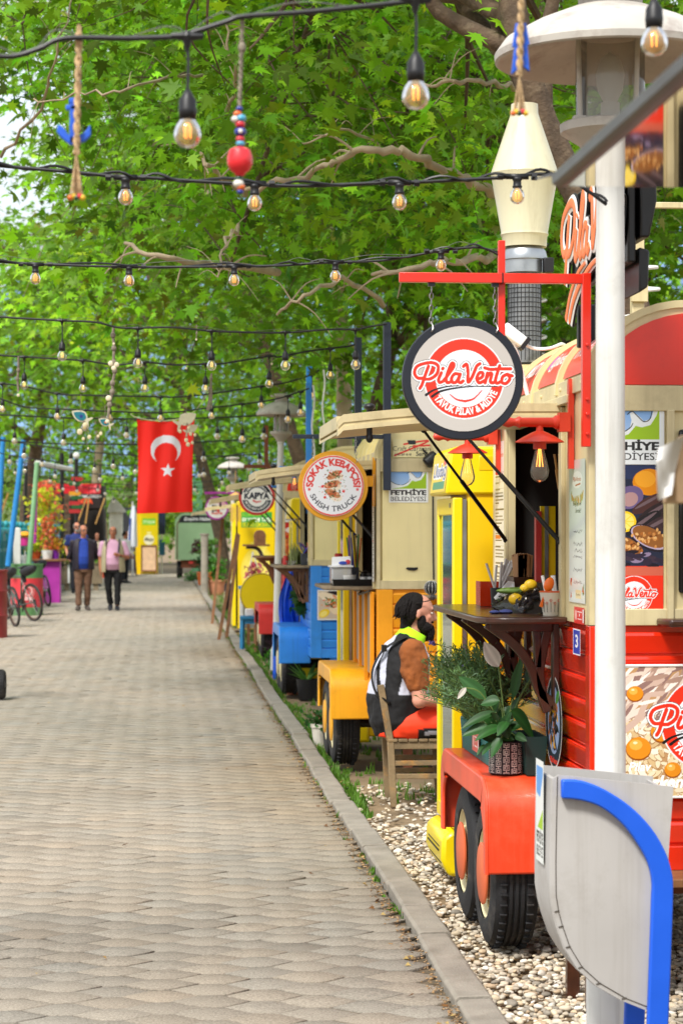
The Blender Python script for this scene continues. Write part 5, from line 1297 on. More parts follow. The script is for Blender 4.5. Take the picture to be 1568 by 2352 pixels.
for k in range(26):
 a = k * 2 * PI / 26; g.cyl((o[0] + .0735 * math.cos(a), o[1] + .0735 * math.sin(a), zz(630)), (o[0] + .0735 * math.cos(a), o[1] + .0735 * math.sin(a), 2.37), .0013, n=5)
g.build('wire_mesh', m_black, t)
g = G(); p = P(1258, 608, 9.42); g.box(p.x - .022, p.x + .022, 9.40, 9.44, p.z - .035, p.z + .03); g.build('clamp_box', m_black, t, bevel=.004)
t = thing('security_camera', 'white wedge security camera behind the top right of the round grey sign', 'camera', P(1180, 775, 8.9))
g = G(); g.T = Matrix.Translation(P(1180, 772, 8.9)) @ Matrix.Rotation(.65, 4, 'Y'); g.box(-.06, .05, -.03, .03, -.025, .025); g.build('housing', m_whitep, t, bevel=.008)
g = G(); g.T = Matrix.Translation(P(1180, 772, 8.9)) @ Matrix.Rotation(.65, 4, 'Y'); g.box(.045, .062, -.032, .032, -.028, .028); g.build('lens_hood', m_black, t);
g = G(); g.tube(catmull([P(1195, 785, 8.9), P(1225, 800, 8.9), P(1262, 800, 8.9), P(1290, 790, 9.0), P(1300, 800, 9.1)], 5), .007, 6); g.cyl(P(1178, 788, 8.9), (1.5, 8.9, 2.18), .01); g.build('cable', m_whitep, t)
def rope_light(label, x, y, r, z0, z1, pitch, lean=None):
 g = G(); n = int((z1 - z0) / pitch * 14); pts = []
 for i in range(n + 1):
  z = z0 + (z1 - z0) * i / n; a = 2 * PI * i / 14; cx, cy = lean(z) if lean else (x, y); pts.append((cx + r * math.cos(a), cy + r * math.sin(a), z))
 g.tube(pts, .011, 6); o = g.build('rope_light', m_whitep); tag(o, label, 'rope light', 'rope lights wound round trunks')
rope_light('white rope light wound round the slim trunk beside the chimney', 2.995, 17.53, .105, 2.0, 4.3, .15)
rope_light('white rope light wound round the dark leaning trunk behind the roof sign', 2.6, 11.85, .15, 2.0, 3.1, .12, lambda z: (2.75 - (max(0, z - 1.2)) * .095, 11.88))
t = thing('utility_post', 'cream post with cable boxes behind the black roof sign', 'post', (2.32, 10.6, 0))
g = G(); xx = PX(1462, 10.6); g.box(xx - .03, xx + .03, 10.57, 10.63, 0, PZ(470, 10.6)); g.box(xx - .04, xx + .045, 10.55, 10.57, PZ(690, 10.6), PZ(650, 10.6)); g.box(xx + .03, xx + .5, 10.585, 10.615, PZ(470, 10.6), PZ(456, 10.6)); g.build('post', m_creamtrim, t, bevel=.004)
# ---- near trailer at the right edge: only its raised hatch reaches the picture
t = thing('food_trailer', 'nearest trailer, only its raised shiny grey hatch showing at the top right corner', 'trailer', (2.4, 2.9, 0), 0, 'food trailers along the path')
g = G(); g.box(1.5, 3.3, 1.7, 4.05, .42, 1.2); g.box(1.5, 3.3, 1.7, 1.74, 1.2, 2.3); g.box(1.5, 1.53, 3.9, 4.05, 1.2, 2.3); g.box(1.5, 3.3, 4.01, 4.05, 1.2, 2.3); g.box(3.26, 3.3, 1.7, 4.05, 1.2, 2.3); g.box(1.5, 3.3, 1.7, 4.05, 2.3, 2.42); g.build('body', m_creamtrim, t, bevel=.01)
g = G(); g.box(1.75, 3.0, 1.9, 3.9, .06, .42); g.build('chassis', m_rust, t)
hz = 1.62 + (1220 - 419) / 5000 * 4.02; hx0 = PX(1287, 4.02)
g = G(); g.box(hx0 + .012, 1.52, 1.9, 4.015, hz, hz + .004); hatch = g.build('hatch', mat('polished hatch underside', '#e8e2da', .035, metal=1., var=0), t)
g = G(); g.prism([(hx0 - .004, hz - .002), (hx0 - .016, hz + .004), (hx0 - .018, hz + .020), (hx0 - .008, hz + .030), (hx0 + .012, hz + .034), (hx0 + .03, hz + .03), (hx0 + .012, hz + .018), (hx0 + .012, hz + .0)], 1.9, 4.02, 'y'); g.box(hx0 + .012, 1.5, 1.9, 4.014, hz + .012, hz + .022)
g.add([(hx0 - .016, 4.02, hz + .02), (hx0 + .03, 4.02, hz + .03), (hx0 - .03, 4.12, hz + .028), (hx0 - .016, 4.02, hz + .026), (hx0 + .03, 4.02, hz + .036), (hx0 - .03, 4.12, hz + .032)], [(0, 1, 2), (3, 5, 4), (0, 2, 5, 3), (1, 4, 5, 2), (0, 3, 4, 1)])
g.build('hatch_edge', mat('dark grey aluminium edge', '#5a5856', .38, metal=.7, var=.1), hatch)
t = thing('paper_bag', 'white napkin and tan paper bag hanging at the right edge of the photo', 'paper bag', P(1560, 1085, 4.0))
a = P(1512, 1065, 4.0); b_ = P(1590, 1165, 4.0)
g = G(); pb = [P(x, y, 4.0) for x, y in ((1560, 1000), (1640, 990), (1640, 1156), (1524, 1156), (1536, 1110))]
g.add([tuple(p) for p in pb] + [(p.x + .01, p.y + .06, p.z) for p in pb], [(0, 1, 2, 3, 4), (9, 8, 7, 6, 5)] + [(i, (i + 1) % 5, 5 + (i + 1) % 5, 5 + i) for i in range(5)]); g.build('bag', mat('tan paper', '#b79a78', .8, var=.1, bump=.2), t, bevel=.003)
g = G(); n = 9; pa = [(1505, 1032), (1530, 1022), (1568, 1004)]; vs = []
edge = [((1510, 1030), (1572, 1000)), ((1506, 1060), (1560, 1040)), ((1507, 1100), (1548, 1085)), ((1508, 1130), (1545, 1112)), ((1511, 1150), (1541, 1136))]
for i, (l, r_) in enumerate(edge):
 for k in range(7):
  q = k / 6; p = P(l[0] + (r_[0] - l[0]) * q, l[1] + (r_[1] - l[1]) * q, 3.985 - .01 * math.sin(q * 3 + i)); vs.append(p)
g.add(vs, [(i * 7 + k, i * 7 + k + 1, (i + 1) * 7 + k + 1, (i + 1) * 7 + k) for i in range(4) for k in range(6)]); g.build('napkin', mat('white paper', '#ececea', .8, var=.04), t)
g = G(); p = P(1600, 995, 4.0); g.cyl((p.x, 4.0, p.z), (p.x, 4.0, hz), .0012, n=5); g.build('thread', m_whitep, t)
# ---- plants on the red wheel cover
m_teal = mat('teal plastic', '#1d6f6c', .45, var=.08)
ZF = .677
def planter(label, x0, x1, y0, y1, z0, z1, m):
 t = thing('planter_box', label, 'planter', ((x0 + x1) / 2, (y0 + y1) / 2, z0)); g = G()
 tp = .012
 g.add([(x0 + tp, y0 + tp, z0), (x1 - tp, y0 + tp, z0), (x1 - tp, y1 - tp, z0), (x0 + tp, y1 - tp, z0), (x0, y0, z1), (x1, y0, z1), (x1, y1, z1), (x0, y1, z1), (x0 + .01, y0 + .01, z1), (x1 - .01, y0 + .01, z1), (x1 - .01, y1 - .01, z1), (x0 + .01, y1 - .01, z1), (x0 + .01, y0 + .01, z1 - .03), (x1 - .01, y0 + .01, z1 - .03), (x1 - .01, y1 - .01, z1 - .03), (x0 + .01, y1 - .01, z1 - .03)],
          [(3, 2, 1, 0), (0, 1, 5, 4), (1, 2, 6, 5), (2, 3, 7, 6), (3, 0, 4, 7), (4, 5, 9, 8), (5, 6, 10, 9), (6, 7, 11, 10), (7, 4, 8, 11), (8, 9, 13, 12), (9, 10, 14, 13), (10, 11, 15, 14), (11, 8, 12, 15)])
 n = int((y1 - y0) / .022)
 for k in range(n):
  y = y0 + .012 + (k + .2) * (y1 - y0 - .024) / n; g.add([(x0 + tp - .004, y, z0 + .004), (x0 + tp - .004, y + .012, z0 + .004), (x0 - .004, y + .012, z1 - .006), (x0 - .004, y, z1 - .006), (x0 + tp, y, z0 + .004), (x0 + tp, y + .012, z0 + .004), (x0, y + .012, z1 - .006), (x0, y, z1 - .006)], [(0, 1, 2, 3), (0, 4, 5, 1), (2, 6, 7, 3), (0, 3, 7, 4), (1, 5, 6, 2)])
 g.build('box', m, t, recalc=True)
 g = G(); g.box(x0 + .012, x1 - .012, y0 + .012, y1 - .012, z1 - .05, z1 - .028); g.build('soil', m_soil, t)
 return t
t = planter('teal ribbed planter box of lavender on the red wheel cover', 1.288, 1.40, 8.62, 9.4, ZF, ZF + .14, m_teal)
r = Ras(.19, .085, .0015, '#d24a42'); redtag(r, .19, .085); r.build('notice_sticker', (1.279, 8.98, ZF + .035), (0, -1, 0), (.0, 0, 1), t)
planter('green planter box coloured dark for the shade between the patterned pot and the red boards', 1.385, 1.475, 8.3, 8.6, ZF, ZF + .15, mat('shade darkened green plastic', '#12302c', .5))  # shadow behind the pot is put into this planter's dark colour
def lavender(label, x0, x1, y0, y1, z, n, hgt):
 t = thing('lavender_plant', label, 'plant', ((x0 + x1) / 2, (y0 + y1) / 2, z)); V = []; C = []; gs = G()
 V2, L2, C2 = [], [], []
 for i in range(n):
  bx, by = U(x0, x1), U(y0, y1); a = U(0, 6.28); h = hgt * U(.45, 1.05)
  out = Vector((-.20 if U(0, 1) < .55 else U(-.25, .2), U(-.22, .22), 0)) * U(.2, 1.15)
  pts = [Vector((bx, by, z)) + out * (q * q) + Vector((0, 0, h * (q - .30 * q * q * out.length * 3))) for q in (0, .25, .5, .75, 1)]
  fl = i % 66 == 0
  if fl: pts.append(pts[-1] + Vector((-.09, -.02, -.005 + .05 * U(-1, 1))) * U(.7, 1.6))
  gs.tube(pts, .0016, 4)
  for k in range(46):
   q = U(.12, 1) * 3.999; j = int(q); p = pts[j].lerp(pts[j + 1], q - j); d = Vector((rng.normal(), rng.normal(), abs(rng.normal()) + .3)).normalized(); l = U(.022, .05); w_ = .0028
   sd = d.cross(Vector((rng.normal(), rng.normal(), rng.normal()))).normalized() * w_; o = len(V2); m = p + d * l * .5 + Vector((0, 0, .003))
   V2 += [p, m + sd, p + d * l - Vector((0, 0, .004)), m - sd]; L2 += [o, o + 1, o + 2, o + 3]; cc = np.array([.13, .25, .085]) * U(.4, 1.5) * np.array([1, 1, U(.7, 1.4)]); C2 += [cc] * 4
  if fl:
   e = pts[-1]
   gf = G(); gf.ell(e, .008, .006, .006, 8, 6)
   for k in range(14): gf.ell(e + Vector((U(-.012, .012), U(-.008, .008), U(-.008, .008))), .0042, .0042, .0042, 6, 4)
   gf.build('flower_head', mat('lavender purple', '#6f5a9c', .7), t)
 off = np.array(wloc(t)); numesh('foliage', np.array([list(v) for v in V2]) - off, [4] * (len(L2) // 4), L2, np.array(C2), [colmat('herb leaf', .55, transl=.25)], t)
 gs.build('stems', mat('green stem', '#5f7a3a', .7), t)
 return t
lavender('bushy green lavender spilling from the teal planter towards the path', 1.30, 1.39, 8.64, 9.4, ZF + .1, 320, .385)
m_plf = colmat('glossy plant leaf', .45, transl=.2, spec=.35)
def blade_leaf(V, L, C, base, d, up, length, width, col, droop=.35, fold=.25, n=7, cup=0):
 """broad pointed leaf with a curved midrib"""
 d = Vector(d).normalized(); up = Vector(up); s = d.cross(up).normalized(); up = s.cross(d).normalized(); o = len(V)
 for i in range(n + 1):
  t = i / n; w_ = width * (math.sin(PI * min(1, t ** .8 * .97 + .02))) ** .8 * .5; c = Vector(base) + d * length * t - Vector((0, 0, 1)) * droop * length * t * t
  for k, q in enumerate((-1, -.5, 0, .5, 1)):
   V.append(c + s * w_ * q + up * (abs(q) * w_ * fold + cup * length * t * t)); vein = .82 if k % 2 else 1.0; C.append(np.array(col) * (1.25 if q == 0 else vein) * (1 + .05 * math.sin(t * 40 + q)))
 for i in range(n):
  for k in range(4): L += [o + i * 5 + k, o + i * 5 + k + 1, o + (i + 1) * 5 + k + 1, o + (i + 1) * 5 + k]
pc = (1.325, 8.38)
t = thing('patterned_pot', 'round pot with white square pattern on black standing on the red wheel cover', 'pot', (pc[0], pc[1], ZF))
g = G(); g.lathe([(.0, ZF), (.058, ZF), (.064, ZF + .006), (.066, ZF + .128), (.062, ZF + .13), (.06, ZF + .12), (.06, ZF + .1), (0, ZF + .1)], (*pc, 0), 40); g.build('pot_body', mat('black glaze', '#1c1c24', .5, var=.2), t)
r = Ras(2 * PI * .0663, .118, .0011, '#1c1c24'); cw = r.w / 13
for i in range(14):
 for j in range(-1, 5):
  cx, cy = (i + .5) * cw, (j + .5 * (i % 2) + .3) * .03
  for a, c_ in ((.0118, '#c9c4bc'), (.009, '#1c1c24'), (.0058, '#c9c4bc'), (.0034, '#1c1c24')): r.rect(cx - a, cx + a, cy - a * 1.0, cy + a * 1.0, c_)
  r.rect(cx - .0014, cx + .0014, cy - .0185, cy - .011, '#c9c4bc')
th_ = r.X.ravel() / .0663; V = np.stack([.0663 * np.cos(th_), .0663 * np.sin(th_), r.Y.ravel() + .006], 1); idx = np.arange(len(V)).reshape(r.ny, r.nx); f = np.stack([idx[:-1, :-1], idx[:-1, 1:], idx[1:, 1:], idx[1:, :-1]], -1).reshape(-1, 4)
numesh('pot_pattern', V, [4] * len(f), f.ravel(), r.C.reshape(-1, 3), [colmat('printed picture 0.60', .6)], t, smooth=True)
t = thing('peace_lily', 'peace lily with broad dark leaves and white blooms in the patterned pot', 'plant', (pc[0], pc[1], ZF + .1))
V, L, C = [], [], []; gs = G(); gw = []
crop6 = lambda x, y, Y: P((1500 + .357 * x) * .6125, (2400 + .357 * y) * .6125, Y)
spec = [((1180, 620), (1280, 170), 8.36, .045, .0), ((1330, 450), (1540, 170), 8.42, .07, .1), ((1160, 740), (1320, 1010), 8.30, .065, .5), ((1040, 640), (850, 680), 8.34, .05, .3), ((1000, 760), (670, 930), 8.30, .04, .25), ((930, 920), (670, 1010), 8.28, .05, .3), ((900, 620), (600, 370), 8.4, .055, .1),
  ((1060, 1030), (990, 1190), 8.26, .045, .4), ((1000, 820), (1050, 980), 8.3, .05, .3), ((1120, 860), (1040, 990), 8.27, .045, .3), ((1200, 1000), (1320, 1060), 8.3, .035, .2), ((960, 1080), (880, 1190), 8.27, .03, .3), ((900, 1100), (820, 1200), 8.3, .025, .3), *[((rd_.uniform(950, 1180), rd_.uniform(820, 1080)), (rd_.uniform(720, 1400), rd_.uniform(640, 1120)), rd_.uniform(8.28, 8.46), rd_.uniform(.035, .055), rd_.uniform(.1, .4)) for rd_ in [random.Random(k) for k in range(16)]], ((950, 860), (1030, 640), 8.42, .045, .0), ((1150, 800), (1240, 600), 8.44, .035, 0)]
for (a, b, Y, wd, dr) in spec:
 p, e = crop6(*a, Y), crop6(*b, Y + U(-.05, .04)); cc = np.array([.02, .085, .014]) * U(.5, 1.3)
 blade_leaf(V, L, C, p, e - p + Vector((0, 0, dr * (e - p).length)), (-.5, -.8, .6), (e - p).length * 1.02, wd, cc, dr)
 gs.tube(catmull([(pc[0] + U(-.02, .02), pc[1] + U(-.02, .02), ZF + .1), (Vector((pc[0], pc[1], ZF + .12)) + p) / 2 + Vector((0, 0, .02)), p], 4), .0028, 5)
numesh('leaves', np.array([list(v) for v in V]) - np.array(wloc(t)), [4] * (len(L) // 4), L, np.array(C), [m_plf], t, smooth=True)
for (a, b, Y, wd, st) in [((1030, 280), (880, 20), 8.36, .06, (1090, 800)), ((1540, 110), (1350, 95), 8.4, .05, (1200, 720)), ((690, 500), (600, 620), 8.36, .022, (880, 600))]:
 p, e = crop6(*a, Y), crop6(*b, Y); V, L, C = [], [], []
 blade_leaf(V, L, C, p, e - p, (-.3, -.9, .2), (e - p).length, wd, (.62, .60, .52), 0, .3)
 numesh('bloom', np.array([list(v) for v in V]) - np.array(wloc(t)), [4] * (len(L) // 4), L, np.array(C), [colmat('waxy petal', .5, transl=.3)], t, smooth=True)
 gs.tube(catmull([(pc[0], pc[1], ZF + .1), crop6(*st, Y), p], 6), .0028, 5)
gs.build('stems', mat('green stem', '#5f7a3a', .7), t)
# ---- things on the counter of the red trailer
ZS = 1.301
cr1 = lambda x, y, Y: P((1780 + .2551 * x) * .6125, (1980 + .2551 * y) * .6125, Y)
t = thing('acrylic_holder', 'open orange red acrylic holder at the far tip of the wooden counter', 'holder', (1.37, 9.25, ZS)); g = G(); m_acr = mat('orange red acrylic', (.80, .05, .008), .15, var=.03, coat=.4)
g.box(1.345, 1.425, 9.2, 9.205, ZS, ZS + .105); g.box(1.345, 1.35, 9.205, 9.33, ZS, ZS + .105); g.box(1.35, 1.425, 9.205, 9.33, ZS, ZS + .004); g.build('holder_panel', m_acr, t)
t = thing('serving_box', 'dark wooden box of paper bags on the counter', 'box', (1.47, 8.95, ZS)); g = G(); a = cr1(585, 720, 8.9); b_ = cr1(960, 920, 8.9)
for q in ((a.x, b_.x, 8.88, 8.888), (a.x, b_.x, 9.05, 9.058), (a.x - .008, a.x, 8.88, 9.058), (b_.x, b_.x + .008, 8.88, 9.058)): g.box(*q, ZS, a.z)
g.build('box_side', m_wood, t)
tb = thing('paper_bags', 'bunch of folded brown paper bags standing in the dark wooden box', 'paper bags', (1.48, 8.96, ZS + .02)); g = G()
for k in range(9):
 x = a.x + .012 + (b_.x - a.x - .05) * k / 9; g.add([(x, 8.9, ZS), (x + .012, 9.03, ZS), (x + U(-.012, .005), 9.03, a.z + U(.075, .1)), (x + U(-.012, .008), 8.9, a.z + U(.07, .1)), (x + .005, 8.9, ZS), (x + .017, 9.03, ZS), (x + U(0, .02), 9.03, a.z + U(.075, .1)), (x + U(0, .02), 8.9, a.z + U(.07, .1))], [(0, 1, 2, 3), (7, 6, 5, 4), (0, 3, 7, 4), (2, 1, 5, 6)])
g.build('bag', mat('brown kraft paper', '#a9794c', .8, var=.2, bump=.4, bs=40), tb); tb['label'] = 'bunch of folded brown paper bags standing in the dark wooden box'
t = thing('straw_cup', 'dark cup of white wrapped straws left of the brown paper bags', 'cup', cr1(330, 1080, 9.12)); o = cr1(330, 1085, 9.12); g = G(); g.lathe([(0, 0), (.026, 0), (.03, .05), (.031, .08), (.028, .08), (.026, .01), (0, .01)], (o.x, 9.12, ZS), 24); g.build('cup_body', m_black, t)
g = G()
for (x, y) in [(165, 520), (315, 545), (390, 500), (455, 450), (480, 470), (520, 490), (540, 480), (560, 460), (580, 500), (420, 540)]:
 e = cr1(x, y, 9.12 + U(-.03, .03)); g.tube([(o.x + U(-.015, .02), 9.12 + U(-.01, .01), ZS + .02), e], .0052, 6)
g.build('straws', mat('white straw paper', '#e0dcda', .6), t)
t = thing('napkin_stack', 'white paper napkins leaning against the dark wooden box', 'napkins', cr1(430, 930, 8.86)); g = G(); q = [cr1(275, 1020, 8.86), cr1(300, 1060, 8.84), cr1(580, 930, 8.84), cr1(575, 790, 8.88), cr1(480, 780, 8.88)]
g.add([tuple(p) for p in q] + [(p.x + .004, p.y + .012, p.z) for p in q], [(0, 1, 2, 3, 4), (9, 8, 7, 6, 5)] + [(i, (i + 1) % 5, 5 + (i + 1) % 5, 5 + i) for i in range(5)]); g.build('napkins', mat('white paper', '#ececea', .8, var=.04), t)
t = thing('mussel_tray', 'plastic wrapped tray of mussels and lemons leaning on the counter', 'tray', cr1(650, 1150, 8.45)); q = lambda x, y, Y=8.45: cr1(x, y, Y)
g = G(); fr = [q(250, 1150, 8.5), q(600, 1330, 8.36), q(1010, 1240, 8.3), q(1090, 800, 8.5), q(880, 800, 8.6)]; n = len(fr); cen = sum(fr, Vector()) / n
g.add([tuple(p) for p in fr] + [(p.x + .015, p.y + .05, max(ZS, p.z - .02)) for p in fr], [tuple(range(n)), tuple(range(2 * n - 1, n - 1, -1))] + [(i, (i + 1) % n, n + (i + 1) % n, n + i) for i in range(n)]); g.build('tray', m_black, t, bevel=.004)
rd = random.Random(3); g = G(); gl = G()
for k in range(46):
 w_ = [rd.random() for _ in range(n)]; s_ = sum(w_); p = sum((fr[i] * (w_[i] / s_) for i in range(n)), Vector()); g.T = Matrix.Translation(p + Vector((-.004, -.012, .012))) @ Matrix.Rotation(rd.uniform(0, 6), 4, (rd.random(), rd.random(), 1)); g.ell((0, 0, 0), .026, .012, .009, 10, 6)
g.T = None; g.build('mussels', mat('mussel shell', '#1a1a22', .18, var=.3, coat=.5), t)
for (x, y, s_) in ((620, 1090, .024), (840, 880, .022), (760, 930, .018)): gl.ell(q(x, y) + Vector((-.01, -.02, .012)), s_ * 1.2, s_ * .7, s_, 14, 8)
gl.build('lemons', mat('lemon skin', (.80, .50, .015), .4, var=.08), t)
gg = G(); gg.ell(q(560, 960) + Vector((0, -.01, .01)), .07, .02, .014, 14, 8); gg.build('green_leaves', mat('salad green', '#55702a', .5, var=.4, vs=60), t)
g = G(); nU, nV = 22, 12; vs = []
for j in range(nV + 1):
 for i in range(nU + 1):
  u, v = i / nU, j / nV; p = (q(235, 1170, 8.46) * (1 - u) + q(980, 1320, 8.3) * u) * (1 - v) + (q(430, 1000, 8.5) * (1 - u) + q(1110, 770, 8.48) * u) * v
  bump_ = .028 * math.sin(PI * u) * math.sin(PI * v); vs.append(p + Vector((-.012 - bump_, -.03 - bump_, .012 + .006 * math.sin(u * 37 + v * 11) * math.cos(v * 29 - u * 9))))
g.add(vs, [(j * (nU + 1) + i, j * (nU + 1) + i + 1, (j + 1) * (nU + 1) + i + 1, (j + 1) * (nU + 1) + i) for j in range(nV) for i in range(nU)]); g.build('cling_film', glassmat('cling film', '#f6f6f4', .35, .12), t, sharp=80)
t = thing('cleaning_cloth', 'crumpled dark blue cloth under the wrapped mussel tray', 'cloth', cr1(330, 1310, 8.36)); g = G(); o = cr1(340, 1320, 8.36)
for k in range(7): g.ell((o.x + U(-.035, .04), 8.36 + U(-.03, .03), ZS + .006), U(.018, .03), U(.015, .03), U(.006, .012), 12, 6)
g.build('cloth_fold', mat('dark blue cloth', '#2c3566', .9, bump=.5), t)
t = thing('flower_cup', 'white ceramic cup painted with red flowers at the near end of the counter', 'cup', (1.462, 8.14, ZS)); g = G(); prof = [(.0, ZS), (.032, ZS), (.036, ZS + .02), (.046, ZS + .088), (.047, ZS + .092), (.043, ZS + .092), (.032, ZS + .015), (0, ZS + .015)]
g.lathe(prof, (1.462, 8.14, 0), 32); cu = g.build('cup_body', mat('glazed ceramic', '#d8d0be', .25, var=.05, coat=.3), t); g = G(); g.lathe([(.0472, ZS + .088), (.0478, ZS + .0925), (.0455, ZS + .0935), (.043, ZS + .091)], (1.462, 8.14, 0), 32, caps=False); g.build('rim_glaze', mat('orange glaze', (.7, .10, .02), .3), cu)
g = G(); g2 = G()
for k in range(9):
 a = -2.9 + k * .36; hgt = ZS + (.058 if k % 2 else .048); rr = .0365 + (hgt - ZS) * .115 + .0015; c = Vector((1.462 + rr * math.cos(a), 8.14 + rr * math.sin(a), hgt))
 for q_ in range(6): g.ell(c + Vector((-.004 * math.sin(a) * math.cos(q_), .004 * math.cos(a) * math.cos(q_), .004 * math.sin(q_))), .0016, .0016, .0016, 6, 4)
 g2.tube([c - Vector((0, 0, .006)), Vector((1.462 + .0385 * math.cos(a), 8.14 + .0385 * math.sin(a), ZS + .014))], .0009, 4)
g.build('painted_flowers', mat('red glaze dots', (.6, .05, .03), .4), cu); g2.build('painted_stems', mat('dark green glaze', '#2c4030', .4), cu)
t = thing('scoop', 'orange plastic scoop standing in the flower painted cup', 'scoop', (1.452, 8.13, ZS + .02)); g = G(); g.T = Matrix.Translation((1.448, 8.12, ZS + .118)) @ Matrix.Rotation(.35, 4, 'Y'); g.ell((0, 0, 0), .019, .01, .028, 18, 10); g.box(-.006, .006, -.004, .004, -.09, -.02); g.build('scoop_body', mat('orange plastic', (.85, .16, .01), .3), t)
t = thing('marker_pens', 'white and blue marker pens standing in the flower painted cup', 'pens', (1.47, 8.15, ZS + .02));
for (x0, x1) in ((1.455, 1.432), (1.478, 1.470), (1.486, 1.476)): g = G(); g.cyl((x0, 8.15, ZS + .03), (x1, 8.17, ZS + .15), .0065, n=10); g.build('pen', m_whitep, t)
t = thing('reflection_board', 'yellow board with red edge imitating the cabinet reflection inside the serving opening', 'reflection board', (1.56, 8.3, ZS)); g = G(); a = cr1(1040, 0, 8.5); b_ = cr1(1260, 700, 8.5)  # added board imitates the yellow cabinet's reflection in the side glass
g.box(a.x, b_.x, 8.62, 8.64, ZS - .0, 1.72); g.build('board', m_yellow, t); g = G(); g.box(a.x - .022, a.x, 8.6, 8.64, ZS, 1.70); g.build('red_edge', m_redold, t); g = G(); g.box(a.x + .016, a.x + .03, 8.612, 8.62, ZS, 1.72); g.build('grey_strip', m_alu, t)
t = thing('bottle_opener', 'black bottle opener leaning inside the opening behind the cup', 'opener', cr1(1150, 800, 8.3)); g = G(); o = cr1(1155, 790, 8.3)
pts = [o + Vector((.012 * math.cos(k * PI / 6), 0, .012 * math.sin(k * PI / 6))) for k in range(13)]; g.tube(pts, .004, 6); g.tube([o + Vector((0, 0, .012)), cr1(1175, 690, 8.3)], .004, 6); g.bar(o - Vector((0, 0, .012)), (o.x + .01, o.y, ZS), .01, .008); g.build('opener_body', m_black, t)
t = thing('kraft_sachets', 'paper sachets hung on hooks inside the red trailer opening', 'sachets', cr1(900, -600, 8.75))
cr6 = lambda x, y, Y: P((1920 + .4252 * x) * .6125, (1180 + .4252 * y) * .6125, Y)
g = G()
for k, (x, y, x2, y2) in enumerate([(370, 1230, 415, 1530), (420, 1225, 425, 1540), (465, 1215, 460, 1530)]):
 a, b_ = cr6(x, y, 8.5), cr6(x2, y2, 8.5); a.y = 8.5 + k * .02; b_.y = a.y; m = a.lerp(b_, .45); g.bar(a, m, .006, .018, (0, 1, 0)); g.bar(m, b_, .012, .02, (0, 1, 0))
g.build('sachet', m_tan, t)
# ---- things on the two shelves beyond
c7 = lambda x, y, Y: P((1100 + .4464 * x) * .6125, (2080 + .4464 * y) * .6125, Y)
Z2 = 1.246
t = thing('black_tray', 'black plastic tray on the weathered shelf of the yellow trailer', 'tray', (1.24, 15.0, Z2)); a, b_ = c7(325, 230, 14.85), c7(700, 280, 14.85); g = G()
g.add([(a.x + .01, 14.82, Z2), (b_.x, 14.82, Z2), (b_.x, 15.1, Z2), (a.x + .01, 15.1, Z2), (a.x, 14.81, Z2 + .045), (b_.x + .005, 14.81, Z2 + .045), (b_.x + .005, 15.12, Z2 + .045), (a.x, 15.12, Z2 + .045), (a.x + .01, 14.82, Z2 + .045), (b_.x - .005, 14.82, Z2 + .045), (b_.x - .005, 15.1, Z2 + .045), (a.x + .01, 15.1, Z2 + .045), (a.x + .015, 14.83, Z2 + .01), (b_.x - .01, 14.83, Z2 + .01), (b_.x - .01, 15.09, Z2 + .01), (a.x + .015, 15.09, Z2 + .01)], [(3, 2, 1, 0), (0, 1, 5, 4), (1, 2, 6, 5), (2, 3, 7, 6), (3, 0, 4, 7), (4, 5, 9, 8), (5, 6, 10, 9), (6, 7, 11, 10), (7, 4, 8, 11), (8, 9, 13, 12), (9, 10, 14, 13), (10, 11, 15, 14), (11, 8, 12, 15), (12, 13, 14, 15)]); g.build('tray_body', m_black, t)
Z2t = Z2 + .011
t = thing('storage_box', 'clear plastic box with a white lid of cutlery on the black tray', 'box', (1.16, 14.95, Z2t)); a, b_ = c7(305, 50, 14.9), c7(500, 225, 14.9); g = G(); g.box(a.x + .01, a.x + .15, 14.86, 15.06, Z2t, Z2t + .115); g.build('box_body', glassmat('frosted plastic', '#e2e4e4', .3, .2, thick=.55), t, bevel=.012)
g = G(); g.box(a.x + .0, a.x + .158, 14.85, 15.07, Z2t + .115, Z2t + .127); g.add([(a.x + .012, 14.9, Z2t + .127), (a.x + .15, 14.9, Z2t + .127), (a.x + .145, 14.95, Z2t + .19), (a.x + .02, 14.95, Z2t + .185), (a.x + .012, 14.906, Z2t + .127), (a.x + .15, 14.906, Z2t + .127), (a.x + .145, 14.956, Z2t + .19), (a.x + .02, 14.956, Z2t + .185)], [(0, 1, 2, 3), (7, 6, 5, 4), (0, 3, 7, 4), (1, 5, 6, 2), (2, 6, 7, 3)]); g.build('lid', mat('translucent lid', '#dfe3e6', .35, var=.03), t, bevel=.004)
g = G(); g.ell((a.x + .09, 14.895, Z2t + .145), .03, .004, .012); g.build('blue_label', mat('label blue', '#2c4ab0', .5), t); g = G(); g.ell((a.x + .125, 14.897, Z2t + .152), .018, .004, .016); g.build('red_label', mat('label red', '#c83a4a', .5), t)
t = thing('ceramic_bowl', 'white bowl beside the clear box on the black tray', 'bowl', (1.22, 14.86, Z2t)); o = c7(465, 180, 14.88); g = G(); g.lathe([(0, Z2t), (.03, Z2t), (.045, Z2t + .02), (.052, Z2t + .062), (.049, Z2t + .062), (.04, Z2t + .02), (0, Z2t + .012)], (o.x, 14.89, 0), 28); g.build('bowl_body', m_whitep, t)
